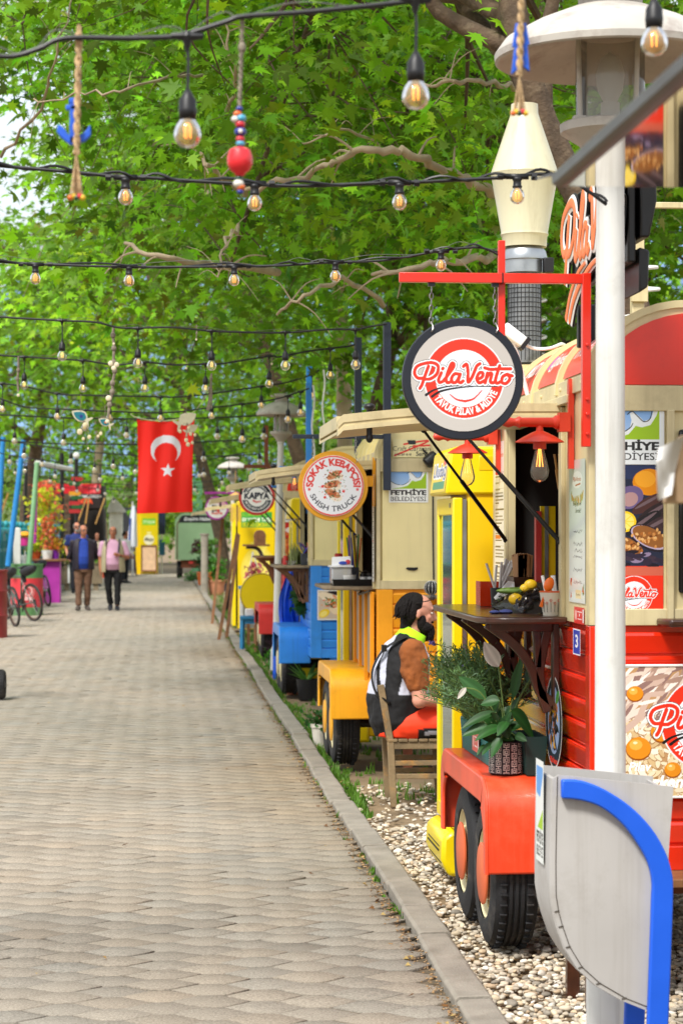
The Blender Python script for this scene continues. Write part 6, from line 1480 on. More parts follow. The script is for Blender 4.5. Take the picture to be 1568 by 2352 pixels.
for k, xx in enumerate((585, 643)):
 o = c7(xx, 190, 14.9); t = thing('salt_shaker', ['salt shaker with black cap next to the white bowl', 'salt shaker with black cap at the end of the tray nearest the opening'][k], 'shaker', (o.x, 14.9, Z2t), 0, 'salt shakers on the black tray'); g = G(); g.lathe([(0, Z2t), (.024, Z2t), (.025, Z2t + .045), (.023, Z2t + .05), (0, Z2t + .05)], (o.x, 14.9, 0), 20); g.build('jar', glassmat('shaker glass', '#eeeeec', .3, .05, thick=.6), t); g = G(); g.lathe([(.024, Z2t + .05), (.025, Z2t + .066), (.018, Z2t + .074), (0, Z2t + .075)], (o.x, 14.9, 0), 20); g.build('cap', m_black, t)
 g = G(); g.tube([(o.x - .03 + .03 * math.cos(q), 14.93, Z2t + .05 + .04 * math.sin(q)) for q in np.linspace(0, PI, 9)], .004, 6); g.build('carrier_loop', m_black, t)
t = thing('sauce_bottle', 'dark sauce bottle with a red cap behind the clear box', 'bottle', (1.19, 15.25, Z2)); o = c7(378, 60, 15.25); g = G(); g.lathe([(0, Z2), (.034, Z2), (.036, Z2 + .12), (.03, Z2 + .18), (0, Z2 + .18)], (o.x, 15.25, 0), 24); g.build('bottle_body', m_black, t); g = G(); g.lathe([(.027, Z2 + .18), (.028, Z2 + .212), (.02, Z2 + .218), (0, Z2 + .218)], (o.x, 15.25, 0), 24); g.build('cap', m_redold, t)
scol = ['#4a2a9a', '#2c8a4a', '#e0c82c', '#c83a5a', '#2c4ab0', '#7a3aa0', '#e0702c', '#1c5a6a']
SM = [mat('straw ' + c_, c_, .4, var=.05) for c_ in scol]
def straws(label, o, z, n, h, w_, cup, lean=.05):
 t = thing('straw_holder', label, 'straw holder', (o.x, o.y, z), 0, 'holders of coloured straws'); g = G(); g.box(o.x - w_, o.x + w_, o.y - w_ * .8, o.y + w_ * .8, z, z + cup); g.build('holder_box', mat('speckled dark box', '#3a3f48', .8, var=.4, vs=90), t, bevel=.005)
 for k in range(n):
  g = G(); x, y = o.x + U(-.8, .8) * w_, o.y + U(-.5, .5) * w_; g.cyl((x, y, z + cup - .01), (x + U(-1, 1) * lean, y + U(-.02, .02), z + h * U(.88, 1)), .0055, n=7); g.build('straw', SM[k % 8], t)
 return t
straws('tall bundle of coloured straws on the shelf of the yellow trailer', c7(500, 60, 15.3), Z2, 14, .37, .04, .12, .03)
z3 = 1.286; o = P(704, 1290, 21.3); t = straws('dark speckled box of coloured straws on the shelf of the blue trailer', o, z3, 14, .24, .055, .115, .12)
r = Ras(.1, .05, .002, '#3a3f48'); r.text('SU', .045, .012, .026, '#d8d8d8', bold=.02); r.build('box_lettering', (o.x - .045, o.y - .0455, z3 + .03), (1, 0, 0), (0, 0, 1), t)
t = thing('sauce_bottle', 'small red sauce bottle at the tip of the blue trailer shelf', 'bottle', (P(655, 1285, 21.6).x, 21.6, z3)); p = P(656, 1285, 21.6); g = G(); g.lathe([(0, z3), (.026, z3), (.028, z3 + .06), (.02, z3 + .09), (0, z3 + .092)], (p.x, 21.6, 0), 20); g.build('bottle_body', m_redold, t)
t = thing('potted_greens', 'pale leafy bunch behind the straw box on the blue trailer shelf', 'plant', P(680, 1280, 21.8)); p = P(684, 1255, 21.8)
sp = [(p.x + U(-.05, .03), 21.8 + U(-.05, .05), z3, U(.7, 1.2)) for k in range(30)]
o = blades('foliage', [(a - p.x, b - 21.8, c - P(680, 1280, 21.8).z, s) for a, b, c, s in sp], .2, .008, '#a8b478', per=5, parent=t)
t = thing('round_wire_basket', 'small wire basket of green paper by the cream wall on the blue trailer shelf', 'basket', (P(668, 1283, 21.25).x, 21.25, z3)); p = P(668, 1283, 21.25); g = G()
for k in range(4): g.lathe([(.03 + .006 * k, z3 + .002 + .012 * k), (.032 + .006 * k, z3 + .006 + .012 * k)], (p.x, 21.25, 0), 20, caps=False)
for k in range(10): q = k * .628; g.cyl((p.x + .03 * math.cos(q), 21.25 + .03 * math.sin(q), z3), (p.x + .052 * math.cos(q), 21.25 + .052 * math.sin(q), z3 + .045), .0018, n=5)
g.build('basket', m_chain, t)
t = thing('raincoat', 'bright blue raincoat hanging at the end of the blue trailer', 'raincoat', P(668, 1380, 22.7)); g = G(); n = 16; rings = []
for i in range(13):
 q = i / 12; z = PZ(1312, 22.7) + (PZ(1442, 22.7) - PZ(1312, 22.7)) * q; wd = .035 + .07 * min(1, q * 2.2) - .02 * max(0, q - .7); cx = PX(671 - 6 * math.sin(q * 2.5), 22.7); rings.append(((cx, 22.72, z), (wd, 0, 0), (0, .035, 0)))
g.loft(rings, 28)
for i, v in enumerate(g.v):
 j = i % 28; g.v[i] = (v[0] + .010 * math.sin(j * 1.4 + v[2] * 5), v[1] + .022 * math.sin(j * 2.1 + v[2] * 3), v[2] + (.02 * math.sin(j * .9) if i > 28 * 11 else 0))
g.build('coat', mat('blue rain fabric', (.012, .09, .62), .4, var=.2, vs=14, bump=.3, bs=20), t, sharp=70)
t = thing('striped_gourd', 'small black and white striped ball on the ledge above the seated man', 'gourd', c7(1155, 275, 14.1)); o = c7(1157, 278, 14.3); g = G(); g.ell(o, .048, .045, .047, 24, 14); g.build('ball', m_black, t); g = G()
for k in range(12):
 a = k * PI / 6; g.tube([(o.x + .0485 * math.sin(q) * math.cos(a), o.y + .0455 * math.sin(q) * math.sin(a), o.z + .0475 * math.cos(q)) for q in np.linspace(.25, 2.9, 10)], .0014, 5)
g.build('stripes', m_whitep, t)
g = G(); g.box(o.x - .1, o.x + .45, 14.18, 14.4, o.z - .07, o.z - .05); tag(g.build('wall_shelf', m_woodg, bevel=.004), 'weathered shelf fixed to the yellow trailer end wall under the striped ball', 'shelf')
# ---- pots and plants on the ground
m_terra = mat('terracotta', '#b4674a', .8, var=.12, vs=8, dirt=.2, dcol='#d8b8a0')
def pot(name, label, x, y, r0, r1, h, m, z=-.05, lip=True):
 t = thing(name, label, 'pot', (x, y, z)); g = G(); pr = [(0, 0), (r0, 0), (r1, h * .86)] + ([(r1 * 1.08, h * .86), (r1 * 1.08, h)] if lip else [(r1 * 1.02, h)]) + [(r1 * .94, h), (r1 * .9, h * .85), (0, h * .85)]
 g.lathe(pr, (x, y, z), 28); g.build('pot_body', m, t); return t
def rosette(label, name, x, y, z, n, l, wd, col, up=.8, cat='plant'):
 t = thing(name, label, cat, (x, y, z)); V, L, C = [], [], []
 for k in range(n):
  a = U(0, 6.28); el = U(.15, 1) * up; d = (math.cos(a), math.sin(a), el * 2); blade_leaf(V, L, C, (x + U(-.02, .02), y + U(-.02, .02), z), d, (0, 0, 1) if el < .6 else (math.cos(a), math.sin(a), .2), l * U(.6, 1.1), wd * U(.7, 1.2), np.array(H(col)) * U(.6, 1.4), .12, .3, 5)
 numesh('leaves', np.array([list(v) for v in V]) - np.array(wloc(t)), [4] * (len(L) // 4), L, np.array(C), [m_plf], t, smooth=True); return t
def shrub(label, name, x, y, z, n, r, hgt, ls, col, cat='plant', group=None, kind=None):
 t = thing(name, label, cat, (x, y, z), 0, group); ce = np.stack([rng.normal(0, r * .45, n), rng.normal(0, r * .45, n), rng.random(n) * hgt], 1) ; ce[:, :2] *= (1.1 - .5 * (ce[:, 2:] / hgt))
 d = rng.normal(0, 1, (n, 3)) + np.array([0, 0, .3]); nm = rng.normal(0, .6, (n, 3)) + np.array([0, 0, 1]); co_ = np.array(H(col))[None] * np.exp(rng.normal(0, .35, (n, 1))) * (1 + rng.normal(0, .08, (n, 3)))
 leaves_mesh('foliage', ce, d, nm, ls * rng.uniform(.6, 1.3, n), np.clip(co_, .002, .9), [m_leaf], t)
 g = G()
 for k in range(7): g.tube(catmull([(x, y, z), (x + U(-.2, .2) * r, y + U(-.2, .2) * r, z + hgt * .4), (x + U(-.5, .5) * r, y + U(-.5, .5) * r, z + hgt * .85)], 3), .004 + .004 * r, 5)
 g.build('stems', m_woodb, t); return t
p = ground(741, 1722, -.05); pot('plant_pot', 'white stained bucket leaning by the yellow wheel, holding a jade plant', p.x, p.y, .062, .088, .2, mat('stained white plastic', '#d9d3c4', .5, dirt=.5, dcol='#c88a3c', ds=7))
shrub('dark green jade plant in the white stained bucket', 'jade_plant', p.x, p.y, .12, 150, .2, .13, .05, '#2c5a20')
p = ground(705, 1608, -.05); pot('plant_pot', 'black plastic pot of aloe in front of the blue wheel cover', p.x, p.y, .08, .105, .21, m_black, lip=False)
rosette('spiky green aloe in the black pot before the blue wheel cover', 'aloe_plant', p.x, p.y, .12, 26, .3, .032, '#5c8a3c')
p2 = ground(680, 1600, -.05); pot('plant_pot', 'terracotta pot half hidden behind the black aloe pot', p2.x, p2.y + .3, .075, .105, .2, m_terra)
p = ground(640, 1530, -.05); rosette('dark purple spider like plant left of the blue wheel cover', 'purple_plant', p.x, p.y, .12, 34, .34, .04, '#2c1a38', .6)
shrub('low green plant beneath the dark purple plant', 'green_plant', p.x + .0, p.y - .6, -.04, 260, .22, .26, .06, '#3f7a2a')
shrub('ivy trailing below the bracket of the blue trailer shelf', 'ivy_plant', PX(697, 21.9), 21.9, PZ(1405, 21.9), 160, .16, .36, .09, '#33601f')
shrub('light green weed on the kerb edge below the red wheel cover', 'green_plant', ground(615, 1500).x, ground(615, 1500).y, -.04, 160, .3, .14, .09, '#6f9a3a')
for k, (x0, y0, x1, y1, Y) in enumerate([(502, 1462, 545, 1225, 33.0), (520, 1468, 548, 1228, 33.4), (487, 1425, 512, 1190, 38.5)]):
 a, b_ = P(x0, y0, Y - .4), P(x1, y1, Y); g = G(); a.z = -.03; g.bar(a, b_, .05, .03, (0, 1, 0)); o = g.build('wooden_plank', m_woodb, bevel=.003)
 tag(o, ['long brown plank leaning left against the lemonade cabinet', 'second brown plank leaning beside it nearest the white table', 'brown plank leaning at the purple trailer corner'][k], 'plank', 'planks leaning in the row')
t = thing('round_table_top', 'yellow round table top standing on edge behind the red wheel cover', 'table', P(593, 1390, 31)); o = P(600, 1365, 31); g = G(); g.lathe([(0, -.015), (.30, -.015), (.305, 0), (.30, .015), (0, .015)], o, 48, 'y'); g.build('table_top', m_yellow, t); g = G(); g.lathe([(.29, -.017), (.293, -.02), (.30, -.017)], o, 48, 'y', caps=False); g.box(o.x - .2, o.x - .16, o.y - .0, o.y + .04, 0, o.z); g.box(o.x + .16, o.x + .2, o.y, o.y + .04, 0, o.z); g.build('rim', m_woodb, t)
def stool(label, x, y, h, w_, m):
 t = thing('stool', label, 'stool', (x, y, 0)); g = G(); g.box(x - w_, x + w_, y - w_, y + w_, h - .04, h); g.build('seat', m, t, bevel=.006)
 for sx in (-1, 1):
  for sy in (-1, 1): g = G(); g.bar((x + sx * w_ * .85, y + sy * w_ * .85, -.05), (x + sx * w_ * .8, y + sy * w_ * .8, h - .04), .04); g.build('leg', m, t)
 g = G(); g.box(x - w_ * .8, x + w_ * .8, y - w_ * .84, y - w_ * .78, h - .1, h - .041); g.build('apron', m, t); return t
m_stool = mat('sky blue wood paint', '#1f7aa8', .55, var=.12, dirt=.15)
stool('blue stool with a white box behind the red wheel cover', PX(580, 29.5), 29.5, .47, .17, m_stool)
t = thing('tissue_box', 'white box on the blue stool', 'box', P(572, 1370, 29.5)); g = G(); g.box(PX(563, 29.5), PX(583, 29.5), 29.42, 29.55, .47, .57); g.build('box_body', m_whitep, t, bevel=.015)
stool('brown stool between the blue stool and the red wheel cover', PX(603, 29.0), 29.1, .40, .1, m_woodb)
stool('bright blue stool with white feet at the foot of the second street lamp', PX(643, 24.6), 24.6, .50, .06, m_binblue)
t = thing('side_table', 'white and petrol blue cabinet table carrying a white planter', 'table', (PX(575, 34), 34, 0)); x = PX(572, 34); g = G(); g.box(x - .16, x + .3, 33.8, 34.3, .72, .76); g.build('top', m_stool, t); g = G(); g.box(x - .14, x - .1, 33.82, 34.2, 0, .72); g.box(x + .24, x + .28, 33.82, 34.2, 0, .72); g.box(x - .1, x + .24, 34.1, 34.2, .1, .72); g.build('frame', m_white, t)
t = thing('hanging_planter', 'white boat shaped bowl of pink flowers on the cabinet table', 'planter', (PX(583, 33.9), 33.9, .76)); g = G(); x = PX(585, 33.9); g.lathe([(0, .76), (.08, .76), (.13, .86), (.14, .88), (.12, .88), (.1, .82), (0, .80)], (x, 33.95, 0), 24); g.build('bowl', mat('pale blue bowl', '#b8cce0', .5), t)
for sx in (-1, 1): g = G(); g.cyl((x + sx * .1, 33.95, .88), (x - .03, 33.95, 1.3), .008, n=6); g.build('hanger', m_whitep, t)
shrub('pink flowering plant in the white boat shaped bowl', 'flowering_plant', x, 33.95, .86, 90, .2, .25, .07, '#d86a78')
t = thing('small_shelf', 'brown bracket shelf on the petrol blue trailer with a brown box', 'shelf', P(590, 1250, 36));
xs0 = PX(558, 34.8); g = G(); g.box(xs0, xs0 + .42, 34.6, 34.95, PZ(1250, 34.8) - .03, PZ(1250, 34.8)); g.build('board', m_woodb, t); g = G(); g.tube(catmull([(xs0 + .05, 34.8, PZ(1252, 34.8) - .03), (xs0 + .25, 34.8, PZ(1262, 34.8)), (xs0 + .36, 34.8, PZ(1300, 34.8))], 5), .03, 8); g.build('bracket', m_wood, t)
t = thing('wicker_box', 'brown box with round lid on the bracket shelf of the petrol blue trailer', 'box', P(595, 1235, 34.8)); x = PX(592, 34.8); zz_ = PZ(1250, 34.8); g = G(); g.box(x - .06, x + .12, 34.65, 34.85, zz_, zz_ + .1); g.lathe([(.09, -.02), (.1, 0), (.09, .02)], (x + .03, 34.75, zz_ + .13), 24, 'y'); g.build('box_body', m_woodb, t)
t = thing('wind_chime', 'bamboo wind chime hanging left of the lemonade cabinet', 'wind chime', P(541, 1140, 35.6)); g = G(); x = PX(541, 35.6)
for k in range(6): g.cyl((x + (k - 2.5) * .028, 35.6, PZ(1165, 35.6)), (x + (k - 2.5) * .032, 35.6, PZ(1165, 35.6) - U(.2, .32)), .008, n=6)
g.lathe([(.07, PZ(1145, 35.6)), (.1, PZ(1142, 35.6)), (.1, PZ(1138, 35.6)), (0, PZ(1130, 35.6))], (x, 35.6, 0), 16); g.tube([(x, 35.6, PZ(1138, 35.6)), (x, 35.6, 2.6)], .004, 4)
for k in range(6): g.cyl((x + (k - 2.5) * .028, 35.6, PZ(1165, 35.6)), (x + (k - 2.5) * .03, 35.6, PZ(1144, 35.6)), .003, n=4)
g.build('chime_tubes', m_tan, t)
p = ground(498, 1366, -.05); pot('plant_pot', 'pale terracotta pot on the kerb before the purple trailer', p.x, p.y, .17, .25, .4, mat('pale terracotta', '#c98a68', .8, var=.1)); shrub('green feathery shrub in the pale terracotta pot', 'potted_shrub', p.x, p.y, .3, 330, .36, .6, .1, '#4f8a2c')
p = ground(472, 1350, -.05); t = thing('plant_crate', 'bright orange plastic crate pot beside the pale terracotta pot', 'pot', (p.x, p.y, 0)); g = G(); g.add([(p.x - .2, p.y - .2, -.05), (p.x + .2, p.y - .2, -.05), (p.x + .2, p.y + .2, -.05), (p.x - .2, p.y + .2, -.05), (p.x - .25, p.y - .25, .42), (p.x + .25, p.y - .25, .42), (p.x + .25, p.y + .25, .42), (p.x - .25, p.y + .25, .42)], [(3, 2, 1, 0), (4, 5, 6, 7), (0, 1, 5, 4), (1, 2, 6, 5), (2, 3, 7, 6), (3, 0, 4, 7)]); g.build('crate', mat('orange crate', (.65, .14, .03), .6, var=.15), t, bevel=.02)
shrub('dark green cypress like shrub in the orange crate pot', 'potted_shrub', p.x, p.y, .4, 420, .3, .85, .1, '#2c5428')
p = ground(445, 1338, -.05); shrub('pale green clump growing at the kerb left of the orange crate', 'green_plant', p.x, p.y, -.05, 260, .4, .32, .1, '#5c8a4a')
p = ground(478, 1320, 0); shrub('small green bush on a terracotta column behind the orange crate', 'potted_shrub', PX(478, 60), 60, 1.0, 150, .3, .4, .12, '#5a8a30')
t = thing('stone_column', 'mottled white plaster column beside the purple trailer', 'column', (PX(468, 57), 57, 0)); x = PX(470, 57); g = G(); g.lathe([(.1, 0), (.09, 1.1), (.1, 1.5), (.12, 1.52), (.12, 1.56), (0, 1.56)], (x, 57, 0), 20); g.build('shaft', mat('mottled plaster', '#8f887a', .85, var=.3, dirt=.6, dcol='#5c5448', ds=6), t)
# ---- flag across the path
YF = 24.0
t = thing('turkish_flag', 'large red Turkish flag with white crescent and star hanging over the path', 'flag', P(378, 1070, YF))
a = P(315, 960, YF); b_ = P(443, 1178, YF); fw, fh = b_.x - a.x, a.z - b_.z
r = Ras(fw, fh, .007, '#f01c0c'); cx, cy, R_ = fw * .505, fh * .675, fw * .274
r.ell(cx, cy, R_, R_, '#e6e6f0'); r.ell(cx + .002, cy - .083 * fw, R_ * .775, R_ * .775, '#f01c0c')
st = [(fw * .545 + fw * .135 * (1 if k % 2 == 0 else .42) * math.sin(k * PI / 5 + .06), fh * .447 + fw * .135 * (1 if k % 2 == 0 else .42) * math.cos(k * PI / 5 + .06)) for k in range(10)]; r.poly(st, '#e6e6f0')
n = r.nx * r.ny; xf, yf = r.X.ravel(), r.Y.ravel(); top = 1 - yf / fh
xx = a.x + xf - .012 * np.sin(top * 3) * (xf / fw - .5) * 2 + .03 * fw * (1 - top) * (xf / fw); yy = YF + .018 * np.sin(xf / fw * 17 + top * 2) * (.35 + .65 * (1 - top) ** .6) + .03 * np.sin(top * 5 + xf * 4) * top
zz_ = b_.z + yf - .05 * fh * np.exp(-top * 6) * np.sin(np.clip(xf / fw, 0, 1) * PI) * .7 - .006 * np.abs(np.sin(xf / fw * 20)) * (1 - top) + .02 * (xf / fw - .5)
V = np.stack([xx, yy, zz_], 1) - np.array(wloc(t)); idx = np.arange(n).reshape(r.ny, r.nx); f = np.stack([idx[:-1, :-1], idx[:-1, 1:], idx[1:, 1:], idx[1:, :-1]], -1).reshape(-1, 4)
fo = numesh('flag_cloth', V, [4] * len(f), f.ravel(), r.C.reshape(-1, 3), [colmat('flag cloth', .7, transl=.25)], t, smooth=True)
g = G(); g.tube(catmull([P(300, 950, YF), P(315, 959, YF), P(378, 967, YF), P(440, 950, YF), P(480, 900, YF)], 5), .004, 5); g.build('flag_cord', mat('pale cord', '#c9bfa0', .8), t)
# ---- left side of the path
m_tealf = mat('teal plastic fence', '#1a8a94', .45, var=.08, vs=5, dirt=.12, dcol='#0f4a52')
m_greenp = mat('sage green paint', '#7fae7f', .5, var=.1)
m_bluep = mat('blue pole paint', (.012, .20, .52), .5, var=.1)
t = thing('picket_fence', 'teal plastic fence with ornate scalloped top along the left side', 'fence', (-3.2, 56, 0))
y = 43.0
while y < 70:
 g = G(); x = -3.28 + .002 * (y - 43); L_ = 1.5
 prof = [(y + .02, .05), (y + L_ - .06, .05), (y + L_ - .06, 1.45)] + [(y + L_ - .06 - (L_ - .1) * k / 10, 1.45 + .14 * math.sin(PI * k / 10)) for k in range(1, 10)] + [(y + .02, 1.45)]
 g.prism(prof, x - .02, x + .02, 'x')
 for k in range(9): yy = y + .12 + k * .155; g.box(x - .032, x + .032, yy - .03, yy + .03, .1, 1.42); g.ell((x, yy, 1.62), .05, .05, .07, 10, 6)
 for z in (.35, .8, 1.2): g.box(x - .03, x + .038, y + .02, y + L_ - .06, z, z + .07)
 g.build('fence_panel', m_tealf, t); g = G(); g.box(x - .05, x + .05, y - .05, y + .05, 0, 1.7); g.ell((x, y, 1.76), .07, .07, .08, 12, 8); g.build('fence_post', m_tealf, t); y += L_
def pole(name, label, a, b, r, m, cap=None):
 g = G(); g.cyl(a, b, r, r * .9, 14); o = g.build(name, m); tag(o, label, 'pole', 'poles on the left side'); return o
pole('leaning_pole', 'thick blue pole leaning right in front of the teal fence', P(19, 1300, 42), P(55, 1011, 42), .055, m_bluep)
pole('leaning_pole', 'second blue pole with a rusty tip at the far left edge', P(-8, 1320, 40), P(8, 1003, 40), .05, m_bluep)
pole('leaning_pole', 'slim sage green pole leaning right above the red and green barrel', P(66, 1310, 45), P(86, 1062, 45), .055, m_greenp)
pole('pole', 'thin magenta pole right of the sage green pole', P(79, 1290, 50), P(83, 1120, 50), .045, m_magenta)
pole('pole', 'black cable pole standing between the magenta pole and the coloured direction boards', P(143, 1300, 60), P(143, 1040, 60), .06, m_black)
pole('pole', 'thin black pole rising out of the teal fence', P(58, 1200, 62), P(61, 1070, 62), .05, m_black)
g = G(); a, b = P(86, 1064, 45), P(164, 1078, 52); g.cyl(a, b, .06); tag(g.build('crossbar', m_white), 'white horizontal tube joining the sage green pole to the black pole', 'tube')
g = G(); p = P(40, 1300, 44); g.box(p.x - .07, p.x + .07, 43.93, 44.07, -.05, PZ(1214, 44)); g.ell((p.x, 44, PZ(1214, 44)), .075, .075, .02); tag(g.build('bollard', m_white, bevel=.01), 'square white post in front of the teal fence', 'post')
def barrel(label, x, y, r, h, body, top=None):
 t = thing('barrel', label, 'barrel', (x, y, 0)); g = G()
 if top: g.lathe([(r, h * .72), (r, h * .97), (r * 1.03, h * .98), (r * 1.03, h), (r * .9, h), (0, h * .98)], (x, y, 0), 40); g.build('top_band', top, t); g = G(); g.lathe([(r, -.05), (r, h * .162)], (x, y, 0), 40, caps=False); g.build('foot_band', top, t); g = G(); g.lathe([(r + .001, h * .16), (r + .012, h * .2), (r + .001, h * .24), (r + .001, h * .722)], (x, y, 0), 40, caps=False); g.build('drum', body, t)
 else: g.lathe([(r, -.05), (r, h * .3), (r + .012, h * .33), (r, h * .36), (r, h * .66), (r + .012, h * .69), (r, h * .72), (r, h * .97), (r * 1.04, h * .975), (r * 1.04, h), (r * .92, h), (0, h * .97)], (x, y, 0), 44); g.build('drum', body, t)
 return t
barrel('dark red oil drum cut off by the left edge of the photo', -2.66, 33.5, .295, 1.03, mat('dark red drum', '#8a1a1c', .45, var=.15, dirt=.2))
bx, by = -2.62, 42.4
t = barrel('green barrel with a wide red band and white round emblem behind the bicycles', bx, by, .31, .99, mat('drum red', '#c8303a', .5, var=.1), mat('drum green', '#4f7f4a', .5, var=.12))
r = Ras(.3, .34, .006, '#c8303a'); c = .15
r.ell(c, .2, .125, .125, '#e8b4b0'); r.ell(c, .2, .115, .115, '#c8303a'); r.ell(c, .2, .09, .09, '#e8b4b0'); r.ell(c, .2, .055, .07, '#c8303a'); r.text('BENO', .045, .03, .05, '#f0dcd8', w=.21, bold=.03)
xf = (r.X.ravel() - .15) / .314 + .15; V = np.stack([bx + .314 * np.sin(xf), by - .314 * np.cos(xf), r.Y.ravel() + .27], 1) - np.array(wloc(t)); idx = np.arange(len(V)).reshape(r.ny, r.nx); f = np.stack([idx[:-1, :-1], idx[:-1, 1:], idx[1:, 1:], idx[1:, :-1]], -1).reshape(-1, 4)
numesh('emblem', V, [4] * len(f), f.ravel(), r.C.reshape(-1, 3), [colmat('printed picture 0.60', .6)], t)
t = thing('flower_counter', 'magenta counter with wooden top carrying flower pots', 'counter', (-2.7, 49.8, 0)); g = G(); g.box(PX(78, 49.5), PX(138, 49.5), 49.5, 50.2, -.02, .94); g.build('front', m_magenta, t, bevel=.01); g = G(); g.box(PX(71, 49.5), PX(153, 49.5), 49.4, 50.3, .94, .99); g.build('top', m_woodb, t, bevel=.006)
def fpot(label, px, y, r, h, m, col, n, hh):
 x = PX(px, y); pot('flower_pot', label + ' pot on the magenta counter', x, y, r * .75, r, h, m, .99, False); shrub(label.split(' of ')[0] + ' of flowers growing on the magenta counter' if False else 'flowering plant in the ' + label, 'flowering_plant', x, y, .99 + h, n, r * 1.7, hh, .09, col)
fpot('orange brown', 82, 49.8, .14, .17, mat('orange brown pot', '#b8501c', .6), '#a8b82c', 110, .18)
fpot('white and blue', 109, 49.7, .13, .2, m_whitep, '#e0744a', 180, .75)
fpot('violet', 127, 49.8, .105, .2, m_purple, '#c8a030', 130, .26)
shrub('tall yellow green flowering plant behind the white and blue pot', 'flowering_plant', PX(100, 51), 51, 1.0, 420, .55, 1.6, .13, '#b8c02c')
shrub('orange red blossoms high above the magenta counter', 'flowering_plant', PX(107, 51.5), 51.5, 1.9, 160, .5, .9, .12, '#e06a4a')
t = thing('hanging_pot', 'pink and orange pot of flowers hung on the teal fence', 'pot', P(58, 1240, 46)); p = P(58, 1240, 46); g = G(); g.lathe([(0, -.12), (.09, -.12), (.12, .06), (.1, .06), (0, .05)], p, 20); g.build('pot_body', mat('hot pink pot', '#d83a90', .5), t); g = G(); g.lathe([(.12, .05), (.17, .1), (.14, .16), (0, .18)], p, 20); g.build('marigolds', mat('marigold orange', '#e09a1c', .8, var=.4, vs=40), t); g = G(); g.cyl((p.x, p.y + .1, p.z - .06), (-3.25, p.y + .1, p.z + .1), .01, n=6); g.build('hook', m_black, t)
t = thing('hanging_pot', 'white cone shaped pot hung below the pink one', 'pot', P(58, 1283, 46)); p = P(58, 1280, 46); g = G(); g.lathe([(0, -.22), (.03, -.22), (.14, .04), (.12, .04), (0, .02)], p, 20); g.build('pot_body', m_whitep, t); g = G(); g.cyl((p.x, p.y, p.z), (p.x, p.y, p.z + .3), .006, n=5); g.build('string', m_whitep, t)
def bicycle():
 t = thing('bicycle', 'dark bicycle with tan sidewall tyres and black saddle bags nearest the path', 'bicycle', (0, 0, 0), 0, 'bicycles leaning on the left'); R = .345
 def whl(y):
  g = G(); g.lathe([(R - .03, -.016), (R - .01, -.021), (R, 0), (R - .01, .021), (R - .03, .016)], (0, y, R), 48, 'x', caps=False); o = g.build('wheel', m_tyre, t, local=True)
  g = G(); g.lathe([(R - .028, -.011), (R - .028, .011), (R - .055, .008), (R - .055, -.008), (R - .028, -.011)], (0, y, R), 48, 'x', caps=False); g.build('rim', m_tyre if False else mat('brown rim', '#4a3226', .5), o, local=True)
  g = G(); g.cyl((-.05, y, R), (.05, y, R), .018)
  for k in range(24): a = k * PI / 12; g.tube([(.02 * (-1) ** k, y + .02 * math.cos(a), R + .02 * math.sin(a)), (0, y + (R - .04) * math.cos(a + .2), R + (R - .04) * math.sin(a + .2))], .0016, 4)
  g.build('spokes', m_chain, o, local=True)
 whl(0); whl(1.03)
 g = G(); bb = (0, .42, .28); st_ = (0, .30, .80); hd = (0, .86, .82); hl = (0, .90, .66)
 for a, b, r in ((bb, st_, .017), (st_, hd, .016), (bb, hl, .02), (hl, (0, .84, .90), .02)): g.cyl(a, b, r)
 for s in (-1, 1): g.cyl((.045 * s, 0, R), (.02 * s, bb[1], bb[2]), .01); g.cyl((.045 * s, 0, R), (.012 * s, st_[1], st_[2] - .05), .009); g.cyl((.045 * s, 1.03, R), (.03 * s, .9, .67), .012)
 g.build('frame', mat('green grey frame', '#3f4a44', .35, coat=.3), t, local=True)
 g = G(); g.cyl(st_, (0, .27, .95), .013); g.loft([((0, .38, .965), (.02, 0, 0), (0, 0, .015)), ((0, .28, .97), (.04, 0, 0), (0, 0, .02)), ((0, .15, .985), (.075, 0, 0), (0, 0, .03)), ((0, .12, .985), (.06, 0, 0), (0, 0, .02))], 14); g.build('saddle', m_black, t, local=True)
 g = G(); g.loft([((0, .26, .90), (.05, 0, 0), (0, 0, .06)), ((0, .1, .90), (.09, 0, 0), (0, 0, .09)), ((0, -.12, .95), (.075, 0, 0), (0, 0, .075)), ((0, -.22, .97), (.04, 0, 0), (0, 0, .045))], 16); g.loft([((0, .22, .86), (.05, 0, 0), (0, 0, .03)), ((0, .2, .7), (.035, 0, 0), (0, .03, 0))], 12); g.build('saddle_bag', mat('black bag fabric', '#1b1c20', .7, bump=.3), t, local=True)
 g = G(); pts = [(.21, .98, .80), (.22, .92, .82), (.21, .86, .90), (.1, .84, .92), (-.1, .84, .92), (-.21, .86, .90), (-.22, .92, .82), (-.21, .98, .80)]; g.tube(catmull(pts, 4), .014, 8); g.build('handlebar', m_black, t, local=True)
 g = G(); g.lathe([(.09, -.004), (.09, .004)], (.05, bb[1], bb[2]), 30, 'x'); g.bar((.06, bb[1], bb[2]), (.06, bb[1] + .1, bb[2] - .13), .02); g.bar((-.06, bb[1], bb[2]), (-.06, bb[1] - .1, bb[2] + .13), .02); g.bar((.03, bb[1], bb[2] + .05), (.04, 0, R + .04), .008); g.lathe([(.05, 0), (.05, .02)], (.03, 0, R), 20, 'x'); g.bar((.05, 0, R - .02), (.06, -.02, R - .14), .03); g.lathe([(.03, 0), (.03, .01)], (.055, -.01, R - .15), 14, 'x'); g.build('drivetrain', m_black, t, local=True)
 return t
bk = bicycle(); p = ground(80, 1427)
bk.location = (p.x, p.y, 0); bk.rotation_euler = (0, math.radians(-7), math.radians(33))
